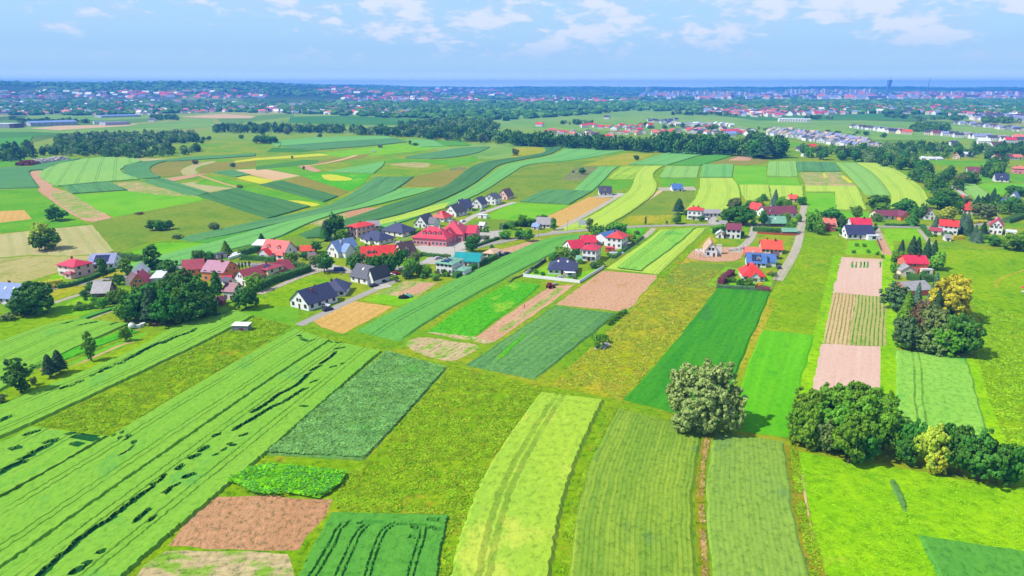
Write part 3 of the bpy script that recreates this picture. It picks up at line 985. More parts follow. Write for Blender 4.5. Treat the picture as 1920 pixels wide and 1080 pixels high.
# --- fields of the middle right
poly('meadow', 'dry', [(962, 276), (1015, 275), (1029, 280), (1022, 286), (962, 296)])
poly('stony_patch', 'scrubland', [(1052, 338), (1078, 314), (1124, 313), (1092, 338.5)])
poly('grain_field', 'teal', [(975, 379), (1022, 357), (1112, 359), (1068, 384)], ang=((1050, 383), (1100, 359)))
ruled('curved_light_field', 'mint', [(1075, 357), (1092, 342), (1108, 326), (1125, 312)], [(1110, 360), (1134, 338), (1146, 322), (1162, 312)])
poly('ripening_field', 'rye', [(1166, 312), (1206, 312), (1196, 322), (1186, 336), (1139, 335.5)])
poly('meadow', 'green', [(1134, 337), (1184, 337), (1179, 353), (1150, 357), (1118, 357)])
poly('golden_field', 'gold', [(1024, 407), (1105, 369), (1148, 371), (1062, 424), (1046, 424), (1040, 415)], ang=((1035, 418), (1130, 370)))
poly('bright_meadow', 'bright', [(912, 405), (964, 380), (1067, 385), (1024, 406), (985, 413), (915, 410)])
poly('meadow', 'olive', [(862, 425), (914, 411), (986, 414), (958, 428), (940, 434), (868, 432)])
ruled('long_ripening_strip', 'ylime', [(1045, 434), (1110, 407), (1160, 374), (1185, 355), (1190, 330), (1204, 315), (1209, 311)],
      [(1136, 425), (1166, 410), (1208, 382), (1231, 362), (1233, 346), (1224, 332), (1227, 322), (1247, 311)])
ribbon('grass_bank', 'wild', [(1138, 425), (1168, 411), (1212, 383), (1237, 361), (1238, 346), (1228, 331), (1232, 322), (1252, 311), (1330, 289)], 7.0)
poly('meadow', 'olive', [(1150, 421), (1200, 385), (1242, 356), (1310, 353), (1308, 380), (1290, 400), (1300, 412), (1260, 418)])
poly('grass_patch', 'dry', [(1160, 421), (1180, 405), (1262, 403), (1256, 418)])
poly('meadow', 'green', [(1234, 335), (1308, 335), (1306, 352), (1244, 355), (1238, 346)])
ribbon('farm_track', 'sand', [(1140, 419), (1175, 398), (1222, 369), (1243, 355)], 4.0)
ribbon('farm_track', 'gravel', [(1035, 437), (1080, 413), (1130, 385), (1168, 363)], 4.5)
poly('grain_field', 'mint', [(1178, 309), (1258, 285), (1325, 288), (1252, 310)], ang=((1190, 309), (1270, 286)))
poly('grain_field', 'green_t', [(1258, 310), (1330, 289), (1382, 290.5), (1312, 311)], ang=((1260, 310), (1340, 289)))
poly('meadow', 'brownish', [(1314, 312), (1350, 301), (1384, 291), (1440, 294), (1440, 304), (1400, 310), (1376, 309)])
poly('meadow', 'dry', [(1090, 311), (1168, 287), (1226, 289), (1175, 309.5)])
poly('grain_field', 'lgreen', [(1235, 334), (1249, 313), (1312, 313), (1307, 334)], ang=((1260, 334), (1270, 313)))
poly('grain_field', 'mint', [(1312, 333), (1318, 309), (1376, 309), (1372, 333)], ang=((1340, 333), (1342, 309)))
ribbon('grass_bank', 'wild', [(1260, 440), (1292, 398), (1309, 372), (1309, 340), (1314, 312), (1345, 300)], 6.0)
ruled('ripening_field', 'ylime', [(1282, 398), (1303, 375), (1312, 355), (1313, 334)], [(1365, 396), (1390, 375), (1386, 352), (1373, 334)])
poly('bright_meadow', 'bright', [(1374, 333), (1377, 311), (1436, 312), (1438, 346), (1386, 347)])
poly('ripening_field', 'ylime', [(1387, 348), (1441, 348), (1446, 376), (1400, 378), (1391, 364)], ang=((1410, 378), (1408, 348)))
poly('ripening_field', 'ylime', [(1443, 349), (1505, 350), (1507, 378), (1450, 380)], ang=((1450, 378), (1447, 348)))
poly('tilled_parcel', 'plough', [(1365, 301), (1385, 293.5), (1413, 295), (1404, 301.5)])
poly('grain_field', 'lgreen', [(1438, 331), (1441, 304), (1492, 303), (1496, 332)], ang=((1460, 331), (1460, 303)))
poly('grain_field', 'teal', [(1495, 322), (1493, 304), (1565, 305), (1577, 322)], ang=((1520, 322), (1515, 304)))
poly('allotment_field', 'fallow', [(1497, 324), (1577, 323), (1606, 350), (1508, 349)])
poly('flowering_patch', 'yellow', [(1542, 325), (1548, 325), (1551, 333), (1544, 333)])
poly('flowering_patch', 'yellow', [(1576, 330), (1582, 329), (1599, 342), (1592, 343)])
poly('bright_meadow', 'bright', [(1438, 333), (1501, 334), (1506, 348), (1441, 347.5)])
ribbon('farm_track', 'wild', [(1493, 300), (1494, 325), (1507, 350), (1514, 400), (1505, 430)], 5.0)
poly('ripening_field', 'ylime', [(1509, 350), (1606, 350.5), (1613, 365), (1625, 395), (1569, 395), (1565, 361), (1511, 361)], ang=((1590, 394), (1575, 351)))
poly('meadow', 'bright', [(1511, 362), (1564, 362), (1569, 394), (1516, 405)])
poly('meadow', 'bright', [(1570, 397), (1628, 397), (1638, 420), (1585, 420)])
ruled('curved_light_field', 'lgreen', [(1622, 366), (1612, 352), (1592, 330), (1567, 305)], [(1670, 366), (1656, 345), (1632, 321), (1604, 305)])
ruled('curved_ripening_field', 'ylime', [(1668, 396), (1673, 367), (1658, 345), (1634, 321), (1606, 305)], [(1742, 392), (1740, 365), (1712, 338), (1672, 315), (1632, 305)])
poly('grain_field', 'lgreen', [(1790, 345), (1822, 343), (1860, 367), (1832, 377), (1825, 372)], ang=((1828, 375), (1800, 344)))
poly('meadow', 'bright', [(1826, 343), (1925, 345), (1925, 362), (1866, 366)])
poly('meadow', 'green', [(1800, 325), (1860, 322), (1925, 330), (1925, 343), (1826, 341)])
poly('meadow', 'green', [(1740, 300), (1860, 303), (1850, 312), (1760, 310)])
poly('meadow', 'farplain', [(1640, 268), (1840, 275), (1900, 283), (1860, 290), (1740, 288), (1650, 275)])
poly('meadow', 'green', [(1400, 262), (1480, 266), (1560, 278), (1500, 276), (1420, 270)])
# --- around the village
ruled('long_grain_strip', 'strip', [(666, 621), (760, 572), (860, 521), (914, 497), (945, 481), (1000, 456), (1040, 444), (1090, 439)],
      [(748, 641), (800, 605), (860, 570), (953, 520), (1019, 486), (1064, 462), (1085, 450), (1106, 437)], h=0.6)
ruled('weedy_field', 'weedy', [(802, 622), (860, 580), (925, 546), (962, 528)], [(890, 632), (930, 600), (985, 561), (1014, 534)], h=0.3)
ruled('ploughed_strip', 'plough', [(890, 634), (965, 580), (1030, 538)], [(926, 641), (1017, 580), (1078, 533)])
poly('fallow_strip', 'sparse', [(803, 624), (820, 617), (890, 632), (930, 640), (912, 645), (850, 634)])
ribbon('grass_line', 'fallow', [(938, 622), (985, 590), (1020, 565), (1052, 540)], 3.0)
poly('fallow_parcel', 'sparse', [(757, 641), (790, 631), (850, 640), (906, 649), (880, 664), (845, 680), (775, 660)], curve=1, ang=((775, 658), (820, 634)))
ruled('bluish_grain_field', 'teal_n', [(872, 685), (912, 660), (980, 613), (1040, 573)], [(1002, 712), (1045, 680), (1100, 635), (1158, 588)], h=0.5)
poly('dry_parcel', 'soil_pink', [(1042, 571), (1130, 508), (1235, 516), (1210, 545), (1175, 585)], ang=((1060, 571), (1140, 510)))
ruled('ripening_grain_strip', 'ylime', [(1137, 504), (1200, 462), (1238, 431)], [(1236, 515), (1285, 470), (1328, 427)], h=0.6)
ruled('green_crop_heart', 'light_t', [(1156, 504), (1208, 465), (1242, 434)], [(1202, 510), (1265, 466), (1306, 428)], z=0.78)
poly('golden_parcel', 'gold', [(587, 603), (662, 565), (736, 575), (700, 596), (642, 626), (604, 614)], ang=((600, 610), (680, 567)))
poly('lawn', 'lawn', [(680, 563), (722, 545), (762, 549), (785, 560), (748, 574)])
poly('vegetable_plot', 'fallow', [(700, 552), (762, 527), (822, 530), (785, 556)])
poly('vegetable_plot', 'soil_pink', [(744, 550), (790, 530), (818, 531), (776, 553)])
poly('dry_meadow', 'dry', [(1030, 722), (1100, 660), (1178, 586), (1240, 517), (1262, 500), (1330, 432), (1345, 452), (1300, 505), (1405, 520), (1345, 540), (1252, 658), (1166, 752), (1100, 738)])
poly('mown_meadow', 'olive', [(1262, 500), (1298, 490), (1400, 500), (1390, 530), (1330, 545), (1245, 530)])
poly('trodden_plot', 'soil_pink', [(1268, 480), (1300, 468), (1375, 462), (1400, 470), (1385, 490), (1330, 492)], curve=1)
ribbon('grass_bank', 'wild', [(1240, 520), (1262, 498), (1300, 460), (1335, 428)], 5.0)
ruled('deep_green_field', 'deep', [(1168, 750), (1255, 657), (1345, 539)], [(1350, 795), (1385, 690), (1446, 546)], h=0.4)
ruled('vivid_green_field', 'vivid', [(1372, 806), (1398, 690), (1428, 618)], [(1484, 822), (1502, 710), (1528, 628)], h=0.25)
poly('meadow', 'wildg', [(1448, 545), (1470, 520), (1510, 440), (1590, 435), (1580, 490), (1535, 628), (1430, 616)])
ribbon('grass_bank', 'dry', [(1388, 690), (1412, 640), (1448, 560)], 3.5)
ribbon('grass_bank', 'lime', [(1503, 740), (1538, 640), (1572, 480)], 5.0)
poly('tilled_parcel', 'tilled', [(1578, 482), (1661, 486), (1661, 557), (1561, 548)], ang=((1600, 548), (1605, 483)))
poly('row_crop', 'rows_pale', [(1561, 549), (1604, 552), (1592, 647), (1542, 643)], ang=((1566, 644), (1582, 550)), h=0.02)
poly('row_crop', 'rows_green', [(1604, 552), (1661, 557), (1661, 649), (1592, 647)], ang=((1626, 648), (1634, 555)), h=0.04)
poly('tilled_parcel', 'tilled', [(1541, 645), (1660, 650), (1661, 760), (1518, 745)], ang=((1590, 740), (1598, 648)))
ribbon('grass_track', 'lime', [(1672, 800), (1668, 660), (1666, 560), (1666, 480), (1664, 440)], 5.5)
ruled('light_grain_field', 'light_t', [(1682, 800), (1681, 720), (1678, 655)], [(1852, 818), (1832, 740), (1811, 670)], h=0.5)
ribbon('grass_track', 'lime', [(1895, 850), (1862, 790), (1838, 730), (1824, 672)], 6.0)
poly('right_meadow', 'wildg', [(1748, 462), (1830, 470), (1925, 465), (1990, 560), (1990, 900), (1900, 850), (1866, 780), (1832, 670), (1840, 600), (1800, 520), (1760, 500)])
poly('lawn', 'lawn', [(1655, 430), (1722, 428), (1742, 452), (1668, 452)])
poly('lawn', 'lawn', [(1590, 452), (1640, 450), (1655, 478), (1585, 478)])
ribbon('bare_strip', 'plough', [(1642, 430), (1652, 450), (1664, 478)], 5.0)
# --- foreground
A1 = dict(trams=(0.22, 0.47, 0.74), label='broad pale green wheat field running along the left of the foreground')
B1L = [(-230, 1075), (-80, 985), (0, 940), (205, 822), (380, 716), (555, 618)]
B1M = [(-230, 1240), (0, 1073), (180, 943), (370, 811), (500, 720), (622, 640)]
B1R = [(120, 1190), (235, 1080), (370, 962), (500, 852), (600, 762), (715, 661)]
ruled('wheat_field', 'wheat', B1L, [(x - 1.5, y - 1) for x, y in B1M], h=0.75, res=(0.4, 0.8), trams=(0.24, 0.50, 0.76), curve=True,
      cuts=[([(228, 815), (245, 822), (254, 832), (250, 845), (225, 858)], 0.16), ([(216, 820), (232, 830), (247, 826)], 0.16), ([(560, 632), (575, 645), (590, 640)], 0.28)])
lodg = [([(60, 1100), (100, 1062), (102, 1063)], 0.68), ([(112, 1052), (128, 1040), (150, 1016), (190, 990), (220, 970), (243, 950), (262, 936), (275, 926)], 0.61),
        ([(278, 925), (290, 917)], 0.41), ([(285, 913), (300, 908), (310, 895)], 0.36), ([(334, 884), (342, 878)], 0.68), ([(360, 863), (370, 858)], 0.68), ([(379, 849), (388, 843)], 0.68), ([(404, 822), (410, 819)], 0.54),
        ([(258, 981), (278, 962)], 0.54), ([(284, 981), (294, 972)], 0.32), ([(311, 928), (316, 925)], 0.50), ([(322, 919), (335, 913)], 0.45), ([(348, 900), (358, 894)], 0.54), ([(365, 895), (362, 893)], 0.36),
        ([(403, 858), (410, 855)], 0.36), ([(418, 850), (424, 846)], 0.36), ([(430, 837), (440, 839)], 0.36), ([(452, 822), (462, 818)], 0.41), ([(188, 1040), (194, 1042)], 0.41), ([(163, 1061), (168, 1062)], 0.54), ([(140, 1078), (152, 1074)], 0.63),
        ([(475, 776), (495, 765), (512, 753), (520, 745), (540, 735), (552, 729)], 0.59), ([(556, 726), (566, 718), (581, 703)], 0.54), ([(584, 698), (600, 690)], 0.59), ([(601, 686), (615, 678), (631, 664)], 0.50), ([(630, 658), (645, 655)], 0.50),
        ([(640, 686), (645, 684)], 0.27), ([(622, 692), (632, 690)], 0.41), ([(583, 722), (596, 716)], 0.27), ([(536, 756), (545, 750), (560, 740), (570, 733), (574, 733)], 0.54),
        ([(475, 790), (482, 785), (500, 774), (515, 764), (528, 760)], 0.59), ([(565, 765), (574, 766)], 0.41), ([(440, 810), (470, 792)], 0.63), ([(620, 645), (640, 646)], 0.27), ([(675, 650), (682, 652)], 0.36)]
ruled('wheat_field', 'wheat', B1M, B1R, h=0.75, res=(0.36, 0.5), trams=(0.20, 0.52, 0.80), curve=True, cuts=lodg,
      label='wheat field with dark lodged gaps between the wheel ruts')
ribbon('grass_line', 'wild', [(x + 2, y + 1) for x, y in B1R[1:]], 0.88)
ruled('wheat_field', 'wheat', [(-160, 880), (-60, 850), (0, 835), (60, 803)], [(-160, 1030), (0, 936), (100, 882), (207, 818)], h=0.75, res=(0.45, 0.8), trams=(0.3, 0.72), curve=False,
      cuts=[([(0, 893), (15, 883), (30, 876), (45, 871)], 0.83), ([(43, 864), (55, 862), (70, 850), (90, 842)], 0.83), ([(86, 834), (97, 830), (106, 832)], 0.66), ([(50, 820), (60, 815), (72, 813)], 0.66), ([(27, 843), (38, 846)], 0.55), ([(137, 837), (150, 838)], 0.50),
            ([(148, 814), (165, 815), (185, 821)], 0.55), ([(124, 814), (145, 824), (180, 830)], 0.28)],
      label='small wheat field at the left edge with dark lodged patches')
ruled('wheat_field', 'wheat', [(-160, 820), (0, 764), (60, 737), (150, 701), (250, 660), (340, 606), (425, 578)],
      [(-160, 905), (-40, 840), (60, 797), (160, 750), (265, 700), (390, 640), (478, 593)], h=0.7, res=(0.45, 1.0), trams=(0.28, 0.72),
      cuts=[([(238, 678), (250, 672), (268, 662), (285, 652), (305, 645)], 0.72), ([(307, 647), (330, 634), (352, 629), (366, 620)], 0.66), ([(222, 685), (229, 685)], 0.72), ([(195, 696), (206, 693)], 0.77), ([(187, 701), (192, 700)], 0.61), ([(118, 731), (136, 727)], 0.66), ([(148, 720), (153, 719)], 0.55), ([(173, 707), (177, 708)], 0.50), ([(5, 792), (14, 788)], 0.88), ([(400, 596), (425, 587)], 0.39), ([(420, 592), (432, 589)], 0.44)],
      label='long wheat strip climbing from the left edge towards the cluster of tall trees')
ruled('wheat_field', 'wheat', [(-120, 690), (0, 641), (80, 612), (150, 597)], [(-120, 810), (0, 736), (60, 697), (140, 655), (190, 632), (250, 606)], h=0.65, res=(0.6, 1.4), trams=(0.25, 0.6, 0.85), curve=False,
      cuts=[([(150, 613), (165, 608), (184, 607)], 0.50), ([(118, 610), (135, 606)], 0.39), ([(212, 610), (222, 608)], 0.50), ([(55, 690), (72, 688)], 0.44), ([(75, 682), (62, 694)], 0.39)],
      label='light green wheat field on the left below the long grey road')
poly('garden_strip', 'weedy', [(60, 683), (140, 651), (240, 616), (262, 622), (180, 652), (85, 690)], h=0.3)
ribbon('soil_strip', 'soil_pink', [(75, 693), (140, 667), (190, 645), (262, 618)], 0.88)
poly('garden_strip', 'bright', [(125, 683), (190, 655), (255, 629), (285, 620), (260, 636), (150, 684)])
ribbon('soil_strip', 'plough', [(125, 692), (180, 668), (230, 645), (252, 640)], 1.32)
poly('meadow', 'wildg', [(-60, 740), (20, 728), (60, 702), (125, 690), (200, 668), (300, 622), (345, 600), (250, 660), (150, 701), (60, 737), (-60, 775)])
poly('meadow', 'wildg', [(-60, 605), (40, 586), (130, 587), (150, 594), (80, 609), (-60, 660)])
poly('lawn', 'lawn', [(100, 585), (145, 560), (190, 545), (240, 540), (215, 565), (152, 592), (120, 590)])
poly('lawn', 'dry', [(92, 545), (175, 530), (245, 522), (160, 545), (100, 565)])
poly('lawn', 'dry', [(150, 527), (215, 508), (300, 505), (250, 513), (190, 524)])
poly('green_strip', 'green_t', [(150, 597), (220, 573), (228, 576), (162, 599)])
ribbon('gravel_strip', 'gravel', [(166, 600), (195, 588), (224, 580)], 0.88)
poly('lawn', 'lawn', [(75, 535), (110, 512), (130, 515), (120, 530), (90, 538)])
poly('wild_meadow', 'wild', [(66, 800), (265, 702), (390, 642), (480, 594), (540, 610), (380, 714), (205, 820)])
poly('meadow', 'wildg', [(470, 560), (560, 510), (640, 525), (560, 560), (555, 610), (480, 590)])
poly('meadow', 'green', [(400, 600), (480, 575), (560, 575), (552, 612), (480, 592)])
ruled('beet_field', 'beet', [(496, 853), (600, 762), (724, 658)], [(683, 864), (758, 782), (840, 690)], h=0.45, res=(0.7, 1.4), label='dark green leafy crop field beside the wheat')
poly('wild_meadow', 'wild', [(842, 688), (1000, 728), (1010, 738), (920, 862), (870, 982), (838, 1100), (818, 1100), (842, 966), (622, 962), (640, 900), (688, 864)])
poly('wild_meadow', 'wild', [(240, 1090), (400, 930), (500, 855), (690, 866), (640, 960), (560, 1100)])
ribbon('grass_track', 'wild', [(560, 620), (720, 662), (850, 688), (1000, 725), (1150, 762), (1300, 800)], 3.85)
ruled('weed_patch', 'potato', [(420, 905), (470, 880), (520, 872)], [(600, 938), (640, 912), (650, 890)], h=0.5, res=(0.6, 0.6), label='patch of bright green sprawling weeds', z=0.5)
poly('bare_field', 'soil_rough', [(316, 1024), (345, 985), (400, 932), (480, 930), (624, 936), (612, 965), (575, 1005), (560, 1032), (430, 1030)], ang=((400, 1030), (440, 932)))
poly('sparse_field', 'sparse', [(240, 1110), (270, 1060), (310, 1034), (420, 1034), (540, 1040), (555, 1100)], ang=((300, 1060), (540, 1042)))
ruled('green_grain_field', 'green_t', [(520, 1140), (556, 1090), (578, 1044), (622, 963)], [(812, 1140), (820, 1080), (828, 1030), (841, 969)], h=0.6, res=(0.25, 0.4), curve=False,
      cuts=[([(570, 1100), (600, 1055), (625, 1010), (633, 990), (660, 981), (720, 982), (800, 985)], 0.16), ([(585, 1100), (612, 1055), (635, 1015), (640, 992), (662, 985), (720, 984)], 0.16),
            ([(622, 1100), (650, 1040), (668, 1000), (690, 984)], 0.16), ([(636, 1100), (662, 1040), (678, 1000), (700, 985)], 0.16), ([(680, 1100), (695, 1050), (708, 1010), (725, 990), (745, 984)], 0.16),
            ([(690, 1100), (705, 1050), (718, 1008), (735, 990), (750, 986), (800, 989)], 0.16), ([(760, 1100), (775, 1050), (788, 1010), (791, 996), (782, 990)], 0.16), ([(772, 1100), (785, 1050), (798, 1010), (801, 990)], 0.16),
            ([(805, 979), (825, 981)], 0.39), ([(808, 994), (826, 997)], 0.39), ([(774, 993), (782, 996)], 0.39), ([(771, 1009), (777, 1013)], 0.28)],
      cm='ruts', label='dark green grain field with curving wheel ruts at the bottom of the picture')
ruled('flowering_rye_field', 'rye', [(835, 1140), (848, 1060), (872, 972), (922, 862), (1012, 738)], [(1028, 1140), (1034, 1070), (1056, 945), (1093, 838), (1134, 752)], h=0.9, res=(0.7, 1.0),
      label='bright yellow green flowering rye strip curving through the foreground')
ribbon('grass_bank', 'wild', [(1048, 1140), (1052, 1060), (1072, 950), (1102, 850), (1148, 755)], 4.5)
ruled('rowed_grain_field', 'rowed', [(1062, 1140), (1068, 1050), (1086, 940), (1112, 850), (1160, 764)], [(1306, 1140), (1302, 1040), (1297, 950), (1302, 880), (1318, 803)], h=0.35,
      label='green grain field sown in fine curved rows in the foreground')
ribbon('grass_bank', 'bank', [(1325, 1140), (1318, 1040), (1311, 950), (1314, 880), (1327, 806)], 2.0)
ruled('rowed_grain_field', 'rowed2', [(1338, 1140), (1333, 1040), (1324, 950), (1326, 880), (1338, 808)], [(1532, 1140), (1512, 1060), (1488, 960), (1476, 880), (1470, 828)], h=0.35,
      label='paler green grain field right of the brown grass bank in the foreground')
poly('lime_meadow', 'lime', [(1486, 845), (1520, 850), (1700, 880), (1925, 920), (1990, 1140), (1545, 1140), (1510, 980)])
ribbon('grass_bank', 'bank', [(1548, 1140), (1525, 1060), (1502, 960), (1488, 880), (1482, 836)], 3.4)
ribbon('faded_track', 'sand', [(1528, 1020), (1512, 950), (1504, 890)], 0.45)
poly('dark_green_field', 'green_t', [(1722, 1004), (1800, 1015), (1990, 1046), (1990, 1160), (1775, 1160), (1748, 1060)], h=0.5, inset=1.6)
poly('weed_patch', 'beet', [(1666, 898), (1680, 900), (1702, 945), (1698, 965), (1680, 935)], h=0.2, curve=1)
# --- roads
ribbon('village_road', 'asphalt', [(60, 548), (100, 540), (190, 526), (260, 515), (330, 502), (385, 497), (500, 495), (590, 502), (660, 512), (730, 508), (790, 494), (840, 478), (880, 466), (940, 453), (1000, 442), (1090, 432), (1180, 425), (1330, 421), (1420, 420), (1500, 420), (1590, 424), (1700, 426), (1760, 426), (1820, 424), (1860, 416), (1925, 403)], 6.0, curve=2)
poly('paved_yard', 'paving', [(560, 496), (610, 492), (660, 505), (655, 512), (590, 508)])
poly('school_yard', 'paving', [(775, 462), (860, 452), (880, 437), (942, 432), (940, 448), (880, 462), (838, 478), (795, 476)])
poly('paved_yard', 'paving', [(790, 494), (800, 484), (850, 470), (880, 470), (850, 482), (815, 496)])
ribbon('street', 'paving', [(858, 424), (880, 409), (900, 400), (965, 379)], 5.0)
ribbon('lane', 'asphalt', [(560, 610), (615, 584), (670, 557), (718, 537), (745, 524)], 4.2)
ribbon('lane', 'gravel', [(486, 552), (520, 538), (560, 520), (606, 506)], 3.6)
ribbon('lane', 'gravel', [(100, 568), (155, 550), (200, 540)], 3.0)
ribbon('lane', 'gravel', [(1458, 526), (1480, 493), (1496, 462), (1502, 425), (1508, 383)], 4.6)
ribbon('lane', 'gravel', [(1378, 474), (1402, 456), (1412, 440), (1416, 422)], 4.6)
ribbon('lane', 'gravel', [(1150, 468), (1195, 452), (1215, 440), (1226, 428)], 3.4)
ribbon('lane', 'gravel', [(1722, 430), (1735, 445), (1745, 458)], 2.4)
ribbon('lane', 'paving', [(1780, 346), (1795, 356), (1812, 368)], 4.0)
poly('gravel_yard', 'gravel', [(1588, 448), (1600, 428), (1650, 428), (1655, 448), (1640, 450)])
ribbon('driveway', 'paving', [(690, 525), (722, 540)], 8.0)
poly('farm_yard', 'paving', [(1320, 408), (1330, 400), (1345, 410), (1352, 421), (1332, 421)])
poly('garden_ground', 'weedy', [(1165, 428), (1215, 428), (1190, 450), (1150, 462)])
poly('bare_parcel', 'plough', [(930, 470), (1012, 448), (1016, 452), (950, 482), (922, 482)])
poly('gravel_yard', 'gravel', [(1232, 352), (1300, 350), (1306, 357), (1240, 358)])
poly('paved_yard', 'paving', [(1110, 369), (1160, 362), (1172, 363), (1165, 368), (1130, 371)])
poly('garden_lawn', 'lawn', [(983, 516), (1030, 495), (1060, 520), (1130, 500), (1100, 527), (1080, 530)])
poly('garden_lawn', 'lawn', [(1325, 535), (1360, 500), (1450, 515), (1444, 543)])
ribbon('meadow_track', 'dry', [(1925, 505), (1880, 520), (1865, 530), (1870, 540)], 1.2)

for x in (1596, 1603, 1611, 1618, 1624, 1648):
    poly('vegetable_bed', 'green_t' if x < 1640 else 'weedy', [(x, 502), (x + 1, 491), (x + 4.5, 491), (x + 4, 502)], h=0.2)
poly('weedy_patch', 'weedy', [(928, 673), (948, 655), (985, 626), (988, 630), (952, 668), (936, 677)], h=0.62)
ribbon('gravel_strip', 'sand', [(1596, 486), (1625, 487), (1660, 488)], 1.2)
# ================================================================== PLANTS
def leaf_mat(name, c1, c2, k=0.84, trans=0.25):
    m = bpy.data.materials.new(name)
    m.use_nodes = True
    t = m.node_tree
    b = t.nodes['Principled BSDF']
    out = t.nodes['Material Output']
    p = N(t, 'ShaderNodeTexCoord').outputs['Object']
    oi = N(t, 'ShaderNodeObjectInfo').outputs['Random']
    n = nz(t, p, 0.35, 4.0, 0.7)
    n2 = nz(t, p, 2.2, 3.0, 0.7)
    f = mth(t, 'ADD', mth(t, 'MULTIPLY', n, 0.55), mth(t, 'MULTIPLY', n2, 0.45))
    col = mixc(t, rmp(t, f, 0.38, 0.62), lin(c1, k), lin(c2, k))
    h = N(t, 'ShaderNodeHueSaturation')
    t.links.new(rmp(t, oi, 0, 1, 0.485, 0.515, False), h.inputs['Hue'])
    t.links.new(rmp(t, oi, 0, 1, 0.86, 1.16, False), h.inputs['Value'])
    t.links.new(col, h.inputs['Color'])
    t.links.new(h.outputs[0], b.inputs['Base Color'])
    b.inputs['Roughness'].default_value = 0.65
    b.inputs['Specular IOR Level'].default_value = 0.25
    tr = N(t, 'ShaderNodeBsdfTranslucent')
    t.links.new(h.outputs[0], tr.inputs['Color'])
    mx = N(t, 'ShaderNodeMixShader'); mx.inputs[0].default_value = trans
    t.links.new(b.outputs[0], mx.inputs[1]); t.links.new(tr.outputs[0], mx.inputs[2])
    t.links.new(mx.outputs[0], out.inputs['Surface'])
    return m


LM = {
    'oak': leaf_mat('oak_leaves', (92, 152, 24), (134, 186, 40)),
    'dark': leaf_mat('dark_leaves', (62, 124, 34), (96, 158, 46)),
    'bluish': leaf_mat('bluish_leaves', (84, 128, 72), (112, 152, 84)),
    'bright': leaf_mat('bright_leaves', (112, 172, 40), (150, 200, 56)),
    'yellowgreen': leaf_mat('yellow_green_leaves', (170, 192, 44), (206, 212, 72)),
    'golden': leaf_mat('golden_leaves', (222, 216, 26), (244, 236, 70), k=0.72),
    'yellow': leaf_mat('yellow_blossom', (240, 214, 20), (250, 228, 60), k=0.7),
    'willow': leaf_mat('willow_leaves', (142, 164, 78), (190, 204, 120), k=0.78),
    'olive': leaf_mat('olive_leaves', (112, 138, 68), (144, 164, 84)),
    'spruce': leaf_mat('spruce_needles', (54, 94, 52), (80, 120, 64)),
    'bluespruce': leaf_mat('blue_spruce_needles', (86, 124, 96), (118, 152, 112)),
    'purple': leaf_mat('purple_leaves', (116, 52, 66), (146, 76, 84)),
    'hedge': leaf_mat('hedge_leaves', (64, 112, 44), (92, 144, 54)),
    'rust': leaf_mat('rusty_leaves', (134, 110, 80), (150, 132, 84)),
}
M['bark'] = plain_mat('bark', (128, 112, 94), 0.95, 0.05, 0.25, 3.0)


def leaf_quads(C, Nn, size, rs, aspect=0.8):
    """quads centred on C with normals Nn"""
    n = len(C)
    r = rs.normal(size=(n, 3))
    Nn = Nn + 0.55 * r
    Nn /= np.linalg.norm(Nn, axis=1)[:, None] + 1e-9
    a = np.cross(Nn, rs.normal(size=(n, 3)))
    a /= np.linalg.norm(a, axis=1)[:, None] + 1e-9
    b = np.cross(Nn, a)
    s = (size * rs.uniform(0.6, 1.35, n))[:, None]
    a = a * s * 0.5; b = b * s * 0.5 * aspect
    V = np.stack([C - a - b * 0.6, C + a * 0.5 - b, C + a + b * 0.7, C - a * 0.4 + b], 1)
    return V.reshape(-1, 3)


